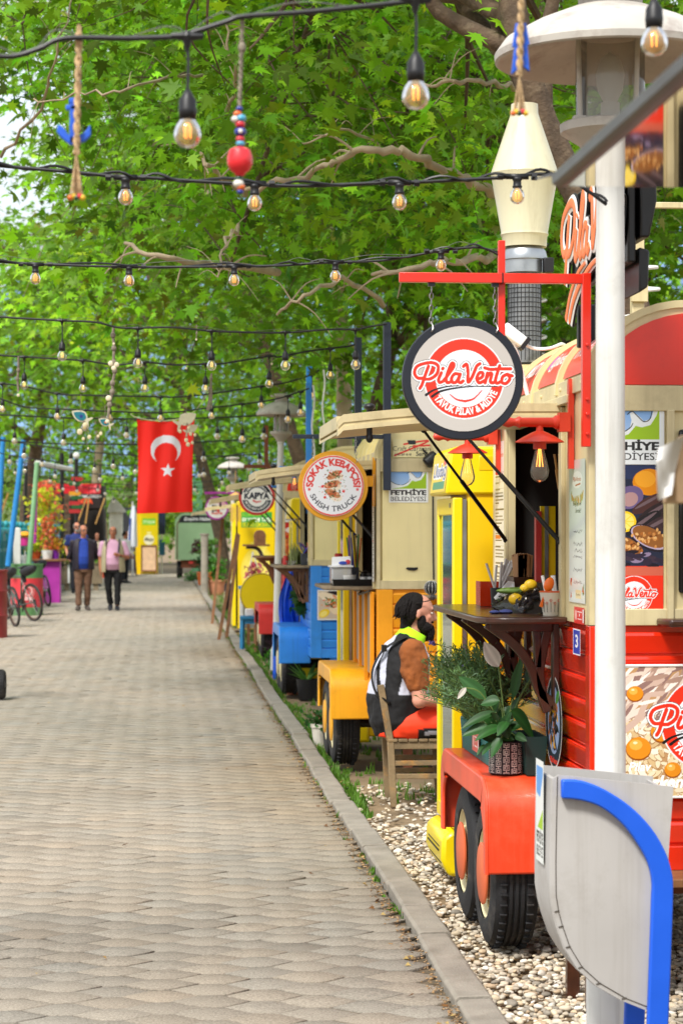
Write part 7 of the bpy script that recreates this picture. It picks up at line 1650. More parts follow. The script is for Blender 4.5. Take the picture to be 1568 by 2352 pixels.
p = ground(37, 1440); b2 = copy_tree(bk, None, (p.x, p.y, 0), math.radians(18), 'bicycle with a green mudguard sticker half hidden by the red oil drum'); b2.rotation_euler = (0, math.radians(-6), math.radians(19))
p = ground(112, 1393); b3 = copy_tree(bk, None, (p.x, p.y, 0), math.radians(20), 'bicycle of which one wheel shows past the red and green barrel'); b3.rotation_euler = (0, math.radians(-8), math.radians(16))
t = thing('kick_scooter', 'scooter whose fat grey front tyre shows at the left edge', 'scooter', (-1.62, 21.2, 0)); g = G(); xw = PX(3, 21.2); g.lathe([(.08, -.04), (.12, -.045), (.138, -.03), (.142, 0), (.138, .03), (.12, .045), (.08, .04)], (xw, 21.2, .142), 36, 'x', caps=False)
for k in range(30): a = k * PI / 15; g.box(xw - .02, xw + .02, 21.2 + .141 * math.cos(a) - .004, 21.2 + .141 * math.cos(a) + .004, .142 + .141 * math.sin(a) - .004, .142 + .141 * math.sin(a) + .004)
g.build('wheel', m_tyre, t); g = G(); g.lathe([(.08, -.03), (.02, -.04), (.02, .04), (.08, .03)], (xw, 21.2, .142), 24, 'x', caps=False); g.build('rim', m_alu, t)
g = G(); g.box(xw - 1.0, xw - .2, 21.12, 21.3, .12, .16); g.bar((xw - .05, 21.2, .2), (xw - .2, 21.2, .14), .06); g.build('deck', m_black, t); g = G(); g.bar((xw - .04, 21.2, .25), (xw - .16, 21.2, 1.05), .035); g.box(xw - .19, xw - .13, 20.95, 21.45, 1.04, 1.07); g.build('handlebar', m_black, t)
# ---- the far end of the path
t = thing('direction_post', 'post of red, green and yellow direction boards', 'signpost', (PX(176, 58), 58, 0)); g = G(); x = PX(176, 58); g.cyl((x, 58, 0), (x, 58, PZ(1056, 58)), .05); g.build('post', m_black, t)
g = G(); g.ell((x, 58, PZ(1048, 58)), .09, .09, .09); g.build('finial', m_whitep, t)
for k, (y0, y1, c_) in enumerate([(1097, 1106, 'r'), (1109, 1117, 'g'), (1120, 1129, 'r'), (1130, 1139, 'y'), (1140, 1148, 'g'), (1152, 1161, 'r'), (1161, 1169, 'g'), (1170, 1179, 'r')]):
 m = {'r': mat('board red', '#a81c1c', .6), 'g': mat('board green', '#14501f', .6), 'y': mat('board yellow', '#c88a14', .6)}[c_]; g = G(); z0, z1 = PZ(y1, 58), PZ(y0, 58); zm = (z0 + z1) / 2; d = (-1) ** k * .03
 g.prism([(x - .16 + d, z0), (x + .1 + d, z0), (x + .17 + d, zm), (x + .1 + d, z1), (x - .16 + d, z1)], 57.92, 57.95, 'y'); g.build('direction_board', m, t)
t = thing('kiosk', 'dark kiosk with red roof sign and orange counter front at the path end', 'kiosk', (-3, 77, 0)); xa, xb = PX(120, 76), PX(240, 76)
g = G(); g.box(xa, xb, 76.2, 78.5, 1.1, 3.2); g.build('walls', mat('charcoal board', '#2a2624', .7, var=.2), t); g = G(); g.box(xa + .05, xb - .1, 76.15, 76.25, 1.35, 2.35); g.build('opening', m_dark, t); g = G(); g.box(xa, xb, 76.0, 76.6, 0, 1.15); g.build('counter_front', mat('orange red panel', '#c8441a', .5, var=.3, vs=1.5), t)  # dark slab on the solid wall stands in for the shaded opening
r = Ras(xb - xa - .25, .85, .012, '#2c2426'); w_ = r.w; r.rect(0, w_, .5, .85, '#c81e2c'); rd = random.Random(5)
for k in range(30): r.ell(rd.uniform(.6, w_), rd.uniform(.55, .85), .09, .06, rd.choice(['#e03a44', '#a81422', '#e86a70']), rd.random())
r.text('OLEM&MITOGO', .55, .36, .1, '#d8dcdc', w=w_ - .6, bold=.02); r.text('AKTA', w_ * .45, .16, .16, '#e8502c', w=w_ * .38, bold=.05); r.build('roof_sign', (xa + .12, 76.13, 2.42), (1, 0, 0), (0, 0, 1), t)
for k, px in enumerate((150, 186, 205, 228)):
 g = G(); p = P(px, 1180, 75.6); g.bar(p + Vector((.2 * (k % 2), 0, .55)), p + Vector((-.12, 0, -.35)), .04, .42, (0, 1, 0)); tag(g.build('wooden_board', m_tan), ['tan cutting board sign left of the direction boards', 'tan board slanting right of the direction boards', 'narrow tan board beside it on the kiosk', 'tan cardboard box by the brown tree trunk'][k], 'board', 'tan boards hung on the dark kiosk')
for k, (px, py, Y) in enumerate(((12, 1160, 64), (40, 1165, 64))):
 g = G(); p = P(px - 4 + k * 0, py, Y); g.bar(p + Vector((.15, 0, .35)), p + Vector((-.1, 0, -.35)), .04, .34, (0, 1, 0)); tag(g.build('wooden_board', m_tan), ['tan board hung at the left edge by the blue pole', 'tan board hung right of the leaning blue pole'][k], 'board', 'tan boards hung above the teal fence')
t = thing('parked_car', 'white car roof beyond the teal fence', 'car', (PX(45, 90), 90, 0)); g = G(); x0, x1 = PX(52, 90), PX(118, 90)
g.prism([(x0 - .6, .35), (x0 - .6, .9), (x0 - .1, 1.0), (x0 + .35, 1.75), (x0 + .5, 1.85), (x1 - .2, 1.85), (x1 + .3, 1.05), (x1 + .9, .95), (x1 + .95, .35)], 89.2, 90.9, 'y'); g.build('body', mat('white car paint', '#d8dadc', .25, var=.02, coat=.6), t, bevel=.08)
g = G(); g.prism([(x0 + .1, 1.1), (x0 + .45, 1.68), (x1 - .3, 1.68), (x1 + .05, 1.1)], 89.17, 89.22, 'y'); g.build('side_window', mat('dark car glass', '#20262c', .1, var=0), t)
for xx in (x0 - .1, x1 + .4): g = G(); g.lathe([(.32, 0), (.32, .2), (0, .2)], (xx, 89.15, .32), 28, 'y'); g.build('wheel', m_tyre, t)
t = thing('stone_wall_kiosk', 'brown plank clad hut behind the direction boards', 'hut', (PX(150, 70), 70, 0)); g = G()
for k in range(9): g.box(PX(122, 70), PX(160, 70), 70, 70.4 + .02 * (k % 2), 1.0 + k * .2, 1.0 + k * .2 + .17)
g.box(PX(123, 70), PX(159, 70), 70.05, 70.38, 0, 2.8); g.build('walls', mat('grey brown planks', '#7d6a58', .85, var=.3), t)
t = thing('red_bunting', 'red and white cloths hung on the pole behind the flowers', 'cloth', P(103, 1160, 54)); p = P(103, 1135, 54); g = G(); g.add([tuple(p + Vector(v)) for v in [(-.25, 0, .25), (.2, .05, .25), (.12, .02, -.3), (-.05, .06, -.45)]] + [tuple(p + Vector(v)) for v in [(-.25, .02, .25), (.2, .07, .25), (.12, .04, -.3), (-.05, .08, -.45)]], [(0, 1, 2, 3), (7, 6, 5, 4), (0, 4, 5, 1), (2, 6, 7, 3), (1, 5, 6, 2), (3, 7, 4, 0)]); g.build('cloth', mat('red cloth', '#d0342a', .8, var=.2), t); g = G(); g.cyl(p + Vector((-.3, 0, .27)), p + Vector((.3, .05, .27)), .01, n=5); g.build('cord', m_black, t)
t = thing('garden_shed', 'white sentry box with a pointed roof left of the closed white parasol', 'shed', (PX(267, 85), 85.5, 0)); x0, x1 = PX(251, 85), PX(282, 85); g = G(); g.box(x0, x1, 85, 85.8, 0, 2.35); g.build('walls', m_white, t); g = G(); g.prism([(x0 - .08, 2.35), (x1 + .12, 2.35), (x1 + .1, 2.45), ((x0 + x1) / 2 - .1, 2.98), (x0 - .06, 2.5)], 84.9, 85.9, 'y'); g.build('roof', mat('grey white roof', '#b8b8b4', .7, var=.15), t)
t = thing('grey_cabin', 'dark grey corrugated cabin behind the closed parasol', 'cabin', (PX(292, 90), 91, 0)); g = G()
for k in range(12): g.box(PX(283, 90) + k * .08, PX(283, 90) + k * .08 + .06, 90, 91, 0, 2.6)
g.box(PX(283, 90), PX(283, 90) + .95, 90.02, 91, 0, 2.58); g.build('walls', mat('grey sheet', '#4a4c54', .6), t)
t = thing('closed_parasol', 'closed white and blue parasol beside the yellow kiosk', 'parasol', (PX(306, 80), 80, 0)); x = PX(305, 80); g = G(); g.cyl((x, 80, 0), (x, 80, 2.7), .03); g.build('pole', m_white, t); g = G(); g.loft([((x, 80, 1.05), (.17, 0, 0), (0, .15, 0)), ((x, 80, 1.5), (.15, 0, 0), (0, .13, 0)), ((x + .03, 80, 2.2), (.1, 0, 0), (0, .09, 0)), ((x + .03, 80, 2.55), (.04, 0, 0), (0, .04, 0))], 18)
for i, v in enumerate(g.v): g.v[i] = (v[0] + .025 * math.sin(i % 18 * 2.2), v[1] + .02 * math.cos(i % 18 * 2), v[2])
g.build('canopy', mat('white canvas', '#d8dce4', .8, var=.05), t, sharp=80); g = G(); g.tube([(x - .12, 79.86, 1.05), (x - .08, 79.9, 2.1)], .03, 6); g.build('blue_stripe', mat('canvas blue', '#2c4a9a', .8), t)
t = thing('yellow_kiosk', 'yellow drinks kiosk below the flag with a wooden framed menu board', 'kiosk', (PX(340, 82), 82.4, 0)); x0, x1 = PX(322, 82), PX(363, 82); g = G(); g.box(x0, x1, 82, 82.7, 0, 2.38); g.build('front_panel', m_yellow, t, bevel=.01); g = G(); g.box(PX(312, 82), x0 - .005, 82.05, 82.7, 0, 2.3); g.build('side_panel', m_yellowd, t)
r = Ras(x1 - x0 - .06, 2.2, .012, '#dcc400'); w_ = r.w; r.rect(.06, w_ - .06, 1.75, 2.0, '#7ac02c'); r.text('İYİ YAŞAM', .09, 1.82, .09, '#dff0c0', w=w_ - .18, bold=.03); r.ell(w_ / 2, 1.2, .19, .2, '#e6e2c0'); r.text('Meşe', w_ / 2, 1.15, .13, '#3a3a34', w=.34, shear=.3, center=True, bold=.03); r.rect(w_ / 2 - .08, w_ / 2 + .08, 1.42, 1.5, '#e8e090'); r.build('print', (x0 + .03, 81.99, .1), (1, 0, 0), (0, 0, 1), t)
g = G(); x = PX(324, 81.9); bx_ = PX(361, 81.9);
for q in ((x, x + .05, .0, 1.1), (bx_ - .05, bx_, .0, 1.1), (x + .05, bx_ - .05, 1.04, 1.1), (x + .05, bx_ - .05, .1, .16)): g.box(q[0], q[1], 81.86, 81.92, q[2], q[3])
o = g.build('menu_frame', m_woodb, t); g = G(); g.box(x + .05, bx_ - .05, 81.88, 81.9, .16, 1.04); g.build('menu_sheet', mat('pale peach sheet', '#d8b490', .8, var=.12, vs=7), o)
t = thing('bar_stool', 'dark bar stool with yellow seat in front of the parasol', 'stool', (PX(302, 80.5), 80.3, 0)); x = PX(301, 80.3); g = G(); g.lathe([(0, .78), (.2, .78), (.2, .86), (0, .87)], (x, 80.3, 0), 20); g.build('seat', m_yellow, t)
for sx in (-1, 1):
 for sy in (-1, 1): g = G(); g.bar((x + sx * .2, 80.3 + sy * .2, 0), (x + sx * .14, 80.3 + sy * .14, .78), .035); g.build('leg', m_wood, t)
g = G(); g.lathe([(.2, .3), (.215, .31), (.2, .32)], (x, 80.3, 0), 20, caps=False); g.build('foot_ring', m_wood, t)
t = thing('notice_stand', 'dark blue notice stand right of the yellow kiosk', 'sign', (PX(372, 83), 83, 0)); g = G(); g.box(PX(365, 83), PX(380, 83), 83, 83.06, 1.5, 2.35); g.build('board', mat('dark blue board', '#1c2a4a', .5, var=.5, vs=9), t); g = G(); g.box(PX(366, 83), PX(379, 83), 82.99, 83.04, .7, 1.3); g.build('lower_board', m_darkblue, t); g = G(); g.cyl((PX(372, 83), 83.05, 0), (PX(372, 83), 83.05, 1.6), .03); g.build('post', m_white, t)
t = thing('wooden_planter', 'grey wooden planter box with white strip behind the walking man', 'planter', (PX(160, 60), 60, 0)); x0, x1 = PX(138, 60), PX(235, 60); g = G(); g.box(x0, x1, 60, 60.5, .18, .72); g.box(x0 - .02, x1 + .02, 59.97, 60.53, .72, .78); g.build('box', m_woodg, t)
for q in (.15, .5, .85): g = G(); g.box(x0 + (x1 - x0) * q - .06, x0 + (x1 - x0) * q + .06, 60.05, 60.45, -.05, .18); g.build('foot', m_woodg, t)
g = G(); g.box(PX(156, 60), PX(156, 60) + .06, 59.96, 59.98, .2, .72); g.build('white_strip', m_whitep, t)
for k, (px, c_) in enumerate(((150, '#7a9a2c'), (172, '#a8b040'), (205, '#5f8a2c'))): shrub(['yellow green plant in the wooden planter behind the magenta counter', 'pale green plant in the wooden planter left of the walking man', 'green plant in the wooden planter between the walking couple'][k], 'green_plant', PX(px, 60.2), 60.2, .75, 160, .4, .4, .12, c_)
t = thing('green_trailer', 'old sage green closed trailer with rounded roof at the end of the row', 'trailer', (1.1, 76.2, 0)); x0, x1 = .42, 1.85; g = G(); pr = [(x0, .63), (x0, 1.9)] + [(x0 + .3 - .3 * math.cos(k * PI / 12), 1.9 + .33 * math.sin(k * PI / 12)) for k in range(1, 7)] + [(x1 - .3 + .3 * math.sin(k * PI / 12), 1.9 + .33 * math.cos(k * PI / 12)) for k in range(0, 6)] + [(x1, 1.9), (x1, .63)]
g.prism(pr, 75, 77.6, 'y'); g.build('body', mat('sage green trailer', '#86a67c', .5, var=.08, vs=2, dirt=.15, dcol='#a8b09a'), t, sharp=50); g = G(); pr2 = [(x0 + .1 + (a - x0) * (1.23 / 1.43), b) for a, b in pr[2:-2] if b > 1.89]; g.prism([(x0 + .1, 1.92)] + [(a, min(b - .03, 2.17)) for a, b in pr2] + [(x1 - .1, 1.92)], 74.985, 75, 'y'); g.build('dark_header', mat('charcoal header', '#1c2026', .6), t)
r = Ras(1.1, .2, .006, '#1c2026'); r.text('Empire Haber', .1, .05, .11, '#d8dcd8', w=.95, bold=.02, shear=.2); r.build('header_lettering', (x0 + .2, 74.975, 1.94), (1, 0, 0), (0, 0, 1), t)
g = G(); g.tube(pr[1:8] and [(x0 + .06, 74.99, .65), (x0 + .06, 74.99, 1.85), (x0 + .16, 74.99, 2.05)], .015, 6); g.build('edge_trim', m_rust, t)
for xx in (x0 + .05, x1 - .25): g = G(); g.lathe([(.18, 0), (.28, .0), (.3, .03), (.3, .17), (.28, .2), (.18, .2)], (xx, 75.9, .3), 30, 'x', caps=False); w2 = g.build('wheel', m_tyre, t); g = G(); g.lathe([(.19, .02), (.1, .03), (0, .03)], (xx, 75.9, .3), 24, 'x'); g.build('rim', m_white, w2)
g = G(); g.box(x0 + .2, x1 - .2, 75.1, 77.4, .35, .63); g.build('chassis', m_rust, t); g = G(); g.box(x0 + .45, x0 + .6, 74.97, 75, .5, .58); g.build('tail_light', m_redold, t)
shrub('dark red leaved shrub beside the green trailer', 'red_shrub', PX(452, 70), 70, .9, 130, .25, .4, .1, '#5c2a3a')
t = thing('green_gate_panel', 'pale green screen right of the flag above the green trailer', 'screen', (PX(455, 88), 88, 0)); g = G(); g.box(PX(441, 88), PX(465, 88), 88, 88.1, 0, PZ(1098, 88)); g.build('panel', mat('pale green sheet', '#6fae80', .7), t)
# ---- people
m_skin = mat('skin', '#b9785a', .5, var=.06, vs=18)
m_hair_d = mat('dark brown hair', '#0f0907', .75, var=.3, vs=40, bump=.8, bs=90, spec=.25)
_ct = bpy.data.textures.new('cloth_folds', 'CLOUDS'); _ct.noise_scale = .11; _ct.noise_depth = 2
def fuse(g, vox, name, m, parent, colfn=None, sm=6, wr=0.):
 """join overlapping volumes into one continuous skin"""
 me = g.mesh(name); o = bpy.data.objects.new(name, me); COL.objects.link(o)
 r = o.modifiers.new('r', 'REMESH'); r.mode = 'VOXEL'; r.voxel_size = vox
 s = o.modifiers.new('s', 'SMOOTH'); s.factor = .5; s.iterations = sm
 if wr: d = o.modifiers.new('d', 'DISPLACE'); d.texture = _ct; d.strength = wr; d.mid_level = .5; d.texture_coords = 'LOCAL'
 bpy.context.view_layer.update()
 n = bpy.data.meshes.new_from_object(o.evaluated_get(bpy.context.evaluated_depsgraph_get())); n.name = name
 bpy.data.objects.remove(o)
 if colfn:
  v = np.empty(len(n.vertices) * 3, np.float32); n.vertices.foreach_get('co', v); c = np.ones((len(n.vertices), 4), np.float32); c[:, :3] = colfn(v.reshape(-1, 3))
  n.attributes.new('Col', 'FLOAT_COLOR', 'POINT').data.foreach_set('color', c.ravel())
 n.materials.clear(); n.materials.append(m); n.shade_smooth()
 return link(name, n, parent)
def limb(g, pts, rr, n=14):
 g.tube(pts, rr, n)
 for p, r in zip(pts, rr): g.ell(p, r * .98, r * .98, r * .98, 12, 8)
def hand(g, wrist, d, palm, s=1., curl=.5):
 """palm, four unequal bent fingers and a thumb from the side of the palm"""
 w = Vector(wrist); d = Vector(d).normalized(); pn = Vector(palm).normalized(); sd = d.cross(pn).normalized()
 g.loft([(w, sd * .026 * s, pn * .017 * s), (w + d * .04 * s, sd * .037 * s, pn * .015 * s), (w + d * .085 * s, sd * .04 * s, pn * .013 * s), (w + d * .095 * s, sd * .036 * s, pn * .01 * s)], 12)
 for k, l in enumerate((.068, .078, .072, .056)):
  b = w + d * .088 * s + sd * (.028 - .0187 * k) * s; q1 = b + (d + pn * curl * .6).normalized() * l * .5 * s; q2 = q1 + (d * (1 - curl) + pn * curl * 1.3).normalized() * l * .5 * s
  g.tube([b - d * .02 * s, b, q1, q2], [.0095 * s, .0093 * s, .0085 * s, .0065 * s], 8)
 b = w + d * .03 * s + sd * .03 * s; q1 = b + (d * .7 + sd * .7 + pn * .3).normalized() * .04 * s; q2 = q1 + (d + pn * .5).normalized() * .03 * s; g.tube([b - sd * .02 * s, b, q1, q2], [.012 * s, .0115 * s, .0098 * s, .007 * s], 8)
def head(g, c, f, s=1., jaw=1.):
 """skull, jaw, nose, brow, lips and ears; f = facing direction"""
 c = Vector(c); f = Vector(f).normalized(); z = Vector((0, 0, 1)); u = z - f * z.dot(f); u.normalize(); r = f.cross(u)
 M = Matrix((r, f, u)).transposed().to_4x4(); M.translation = c; M = M @ Matrix.Scale(s, 4); g.T = M
 g.ell((0, -.012, .03), .076, .094, .088, 20, 14); g.ell((0, .028, -.035), .06, .06, .075 * jaw, 16, 10); g.ell((0, .05, -.09), .032, .03, .025, 12, 8)
 g.loft([((0, .082, .03), (.009, 0, 0), (0, .01, 0)), ((0, .098, .0), (.013, 0, 0), (0, .014, 0)), ((0, .108, -.02), (.017, 0, 0), (0, .016, 0)), ((0, .092, -.032), (.013, 0, 0), (0, .012, 0))], 10)
 g.ell((0, .078, .04), .05, .014, .01); g.ell((.036, .058, -.012), .022, .02, .018); g.ell((-.036, .058, -.012), .022, .02, .018); g.ell((0, .082, -.052), .024, .012, .007); g.ell((0, .08, -.063), .02, .012, .008)
 for q in (-1, 1): g.ell((q * .077, -.012, -.005), .01, .018, .031, 10, 8)
 g.T = None; return M
def face_bits(t, M, hairm, brow=True):
 for q in (-1, 1):
  g = G(); g.T = M; g.ell((q * .032, .074, .014), .013, .008, .008, 10, 8); e = g.build('eye', mat('eye white', '#cfc6bc', .3), t, local=True)
  g = G(); g.T = M; g.ell((q * .031, .0805, .014), .0062, .004, .0062, 10, 8); g.build('pupil', mat('pupil', '#1a1210', .2), e, local=True)
 g = G(); g.T = M; g.tube([(-.023, .089, -.058), (-.01, .096, -.0565), (.01, .096, -.0565), (.023, .089, -.058)], .0035, 6); g.build('lips', mat('lips', '#8f4a40', .5), t, local=True)
 if brow:
  for q in (-1, 1): g = G(); g.T = M; g.tube([(q * .014, .092, .033), (q * .034, .089, .04), (q * .052, .074, .034)], [.004, .0045, .003], 6); g.build('eyebrow', hairm, t, local=True)
def openshell(rings, a0, a1, th, n=26):
 """garment left open at the front: rings of (centre, rx, ry), angles from the front"""
 g = G(); k = len(rings); vs = []
 for o in (0, th):
  for (c, rx, ry) in rings:
   for j in range(n + 1):
    a = math.radians(a0 + (a1 - a0) * j / n) - PI / 2; vs.append((c[0] + (rx + o) * math.cos(a), c[1] + (ry + o) * math.sin(a), c[2]))
 N = k * (n + 1); fs = []
 for i in range(k - 1):
  for j in range(n): a = i * (n + 1) + j; b = a + n + 1; fs += [(a, b, b + 1, a + 1), (N + a, N + a + 1, N + b + 1, N + b)]
  for j in (0, n): a = i * (n + 1) + j; b = a + n + 1; fs.append((a, N + a, N + b, b) if j == 0 else (a, b, N + b, N + a))
 for j in range(n): fs.append((j, j + 1, N + j + 1, N + j)); a = (k - 1) * (n + 1) + j; fs.append((a, N + a, N + a + 1, a + 1))
 return g.add(vs, fs)
def ring3(x, y, z, rx, ry): return ((x, y, z), (rx, 0, 0), (0, ry, 0))
def torso(g, e, belly=0., x=0, w=1.):
 g.loft([ring3(x, .0, .84, (.165 + e) * w, .115 + e), ring3(x, -.01 - belly * .5, .96, (.165 + e) * w, .12 + e + belly), ring3(x, -.02 - belly * .4, 1.1, (.165 + e) * w, .118 + e + belly), ring3(x, 0, 1.28, (.185 + e) * w, .118 + e), ring3(x, .01, 1.4, (.19 + e * .8) * w, .095 + e * .6), ring3(x, .015, 1.46, (.11 + e * .5) * w, .065 + e * .4), ring3(x, .01, 1.49, .06, .052)], 24)
def walker(label, loc, rz, sc, arms, legs, hf, skin_m, bel=.0, wd=1.):
 t = thing('person', label, 'person', loc, rz); t.scale = (sc, sc, sc); b = G(); torso(b, -.012, bel, 0, wd)
 limb(b, [(0, .01, 1.44), (0, -.015, 1.56)], [.055, .05]); M = head(b, (0, -.025, 1.625), hf)
 for a in arms: limb(b, a[:3], [.05, .041, .029]); hand(b, a[2], Vector(a[2]) - Vector(a[1]), a[3], 1.05, a[4])
 for l in legs: limb(b, l[:3], [.078, .052, .032]); f = Vector(l[3]); b.loft([(Vector(l[2]) + Vector((0, .02, -.04)), (.024, 0, 0), (0, 0, .025)), (Vector(l[2]) + f * .5 + Vector((0, 0, -.06)), (.03, 0, 0), (0, 0, .018)), (Vector(l[2]) + f * .8 + Vector((0, 0, -.068)), (.02, 0, 0), (0, 0, .01))], 12)
 fuse(b, .009, 'body', skin_m, t, None, 4)
 return t, M
def trousers(t, legs, m, w=1.):
 g = G(); g.loft([ring3(0, .0, .98, .168 * w, .128), ring3(0, .005, .88, .178 * w, .135), ring3(0, 0, .78, .165 * w, .12)], 20)
 for l in legs:
  h, k, a = Vector(l[0]), Vector(l[1]), Vector(l[2]); g.tube([h, h.lerp(k, .5), k, k.lerp(a, .5), a + Vector((0, .005, .01))], [.098 * w, .088, .072, .066, .062], 14); g.ell(h, .1 * w, .1, .1, 14, 8)
 return fuse(g, .012, 'trousers', m, t, None, 5, .03)
def shoes(t, legs, m):
 for l in legs:
  a, f = Vector(l[2]), Vector(l[3]); g = G(); g.loft([(a - f * .28 + Vector((0, 0, -.045)), (.032, 0, 0), (0, 0, .034)), (a + Vector((0, 0, -.04)), (.05, 0, 0), (0, 0, .055)), (a + f * .55 + Vector((0, 0, -.055)), (.052, 0, 0), (0, 0, .036)), (a + f * 1.08 + Vector((0, 0, -.072)), (.034, 0, 0), (0, 0, .018))], 16); g.build('shoe', m, t, local=True, sharp=70)
def sleeves(g, arms, e, frac, r0=.062):
 for a in arms:
  s, el, w = Vector(a[0]), Vector(a[1]), Vector(a[2]); pts = [s, s.lerp(el, min(1, frac)), *([el.lerp(w, frac - 1)] if frac > 1 else [])]; rr = [r0 + e, r0 - .006 + e, r0 - .018 + e][:len(pts)]; g.tube(pts, rr, 16); g.ell(s, r0 + e, r0 + e, r0 + e, 14, 8); g.ell(pts[1], rr[1], rr[1], rr[1], 14, 8)
def cap_hair(t, M, m, long=0., bald=0., back=0.):
 g = G(); g.T = M; g.ell((0, -.024, .038 - bald * .02), .084, .094 - bald * .006, .09 - bald * .02, 20, 12); g.ell((0, -.06, -.02 - long), .076, .05 + back, .07 + long, 16, 10)
 for q in (-1, 1): g.ell((q * .07, -.015, .0 - long * .6), .014, .03, .045 + long * .5)
 g.build('hair', m, t, local=True)
legsA = [((-.095, 0, .86), (-.10, -.06, .47), (-.10, -.10, .10), (-.03, -.2, .0)), ((.095, 0, .86), (.085, .02, .47), (.075, .10, .10), (.03, -.2, -.005))]
armsA = [((-.215, .01, 1.38), (-.285, .10, 1.10), (-.09, .20, .98), (0, 1, 0), .5), ((.215, .01, 1.38), (.27, .10, 1.10), (.09, .21, .97), (0, 1, 0), .5)]
p = ground(192, 1402); t, M = walker('man in open dark jacket, blue checked shirt and brown trousers walking, hands behind back', (p.x, p.y, 0), .05, 1.0, armsA, legsA, (.38, -.9, -.12), m_skin, .03)
face_bits(t, M, mat('grey hair', '#6a6660', .7, var=.2)); cap_hair(t, M, mat('grey hair', '#6a6660'), 0, .6); trousers(t, legsA, mat('brown trousers', '#6d4f3c', .85, var=.12)); shoes(t, legsA, mat('grey suede shoe', '#4c423c', .8))
chk = lambda v: np.array(H('#1f3f9c'))[None] * (1 + .35 * np.sign(np.sin(v[:, :1] * 150)) * .5 + .35 * np.sign(np.sin(v[:, 2:3] * 150)) * .5)
g = G(); torso(g, .012, .035); fuse(g, .012, 'shirt', colmat('checked cotton', .85), t, chk)
g = openshell([((0, .012, 1.47), .105, .075), ((0, .01, 1.42), .205, .118), ((0, 0, 1.28), .212, .145), ((0, -.01, 1.1), .205, .165), ((0, -.01, .96), .205, .17), ((0, 0, .84), .215, .168)], 26, 334, .014); m_jk = mat('dark plum jacket', '#231a26', .6, var=.2, vs=5); g.build('jacket', m_jk, t, local=True, sharp=80)
for a in armsA: g = G(); sleeves(g, [a], .004, 1.93); fuse(g, .012, 'jacket_sleeve', m_jk, t, None, 6, .03)
g = G(); g.T = M
for q in (-1, 1): g.tube([(q * .032 + .024 * math.cos(a), .094, .012 + .017 * math.sin(a)) for a in np.linspace(0, 2 * PI, 13)], .0022, 5); g.tube([(q * .056, .092, .014), (q * .08, -.01, .014)], .002, 5)
g.tube([(-.01, .1, .014), (.01, .1, .014)], .002, 5); g.build('glasses', m_black, t, local=True)
legsB = [((-.095, 0, .86), (-.10, .03, .47), (-.06, .14, .13), (.0, -.18, -.05)), ((.095, 0, .86), (.10, -.05, .47), (.09, -.08, .10), (.02, -.2, .0))]
armsB = [((-.215, .01, 1.37), (-.265, .02, 1.08), (-.255, -.06, .84), (1, 0, .1), .35), ((.215, .01, 1.37), (.315, .0, 1.10), (.13, -.19, 1.15), (0, 1, 0), .9)]
p = ground(260, 1402); t, M = walker('woman in pink shirt, open beige vest and black trousers holding her bag strap', (p.x, p.y, 0), -.03, .985, armsB, legsB, (.02, -1, .02), mat('tan skin', '#b0714f', .5, var=.06), .035, 1.06)
face_bits(t, M, m_hair_d); cap_hair(t, M, mat('grey brown hair', '#4a3c34', .7, var=.2), 0, .35); trousers(t, legsB, mat('black trousers', '#0d0d10', .8, var=.2), 1.1); shoes(t, legsB, mat('navy shoe', '#14161e', .7))
g = G(); torso(g, .014, .045, 0, 1.05); sleeves(g, armsB, .004, .72, .07); fuse(g, .012, 'shirt', mat('pink cotton', '#d9a8c4', .85, var=.05), t)
g = openshell([((0, .012, 1.48), .10, .08), ((0, .01, 1.42), .185, .122), ((0, 0, 1.28), .222, .155), ((0, -.02, 1.1), .222, .185), ((0, -.02, .96), .23, .19), ((0, 0, .80), .24, .185)], 36, 324, .016); g.build('vest', mat('beige vest', '#b5aa88', .9, var=.08), t, local=True, sharp=80)
g = G(); g.tube(catmull([(.12, .13, 1.44), (.13, -.02, 1.49), (.135, -.13, 1.40), (.12, -.18, 1.2)], 5), .016, 8, flat=.5); g.tube(catmull([(-.12, .13, 1.44), (-.13, -.02, 1.485), (-.14, -.12, 1.41), (-.15, -.1, 1.3)], 5), .013, 8, flat=.5); g.build('bag_straps', m_navy, t, local=True)
g = G(); g.lathe([(.034, -.012), (.035, 0), (.034, .012)], (.17, -.155, 1.14), 16, 'x', caps=False); g.build('watch', m_black, t, local=True)
legsC = [((-.09, 0, .86), (-.09, 0, .47), (-.09, .02, .10), (0, -.2, 0)), ((.09, 0, .86), (.09, 0, .47), (.09, .02, .10), (0, -.2, 0))]
def stander(label, px, Y, rz, sc, shirt, pants, hairm, fr=.6, hf=(0, -1, 0), beard=None, shades=False):
 arms = [((-.215, .01, 1.38), (-.26, .03, 1.1), (-.22, -.1, .9), (1, 0, 0), .5), ((.215, .01, 1.38), (.26, .03, 1.1), (.22, -.12, .92), (-1, 0, 0), .5)]
 t, M = walker(label, (PX(px, Y), Y, 0), rz, sc, arms, legsC, hf, m_skin, .03); face_bits(t, M, hairm); cap_hair(t, M, hairm, 0, .3); trousers(t, legsC, pants); shoes(t, legsC, m_black); g = G(); torso(g, .014, .035); sleeves(g, arms, .004, fr, .068); fuse(g, .014, 'shirt', shirt, t)
 g = G(); g.T = M
 if beard: g.ell((0, .045, -.075), .055, .045, .05); g.build('beard', beard, t, local=True)
 if shades:
  g = G(); g.T = M
  for q in (-1, 1): g.ell((q * .034, .092, .012), .027, .008, .02)
  g.box(-.08, .08, .088, .094, .012, .02); g.build('sunglasses', m_black, t, local=True)
 return t
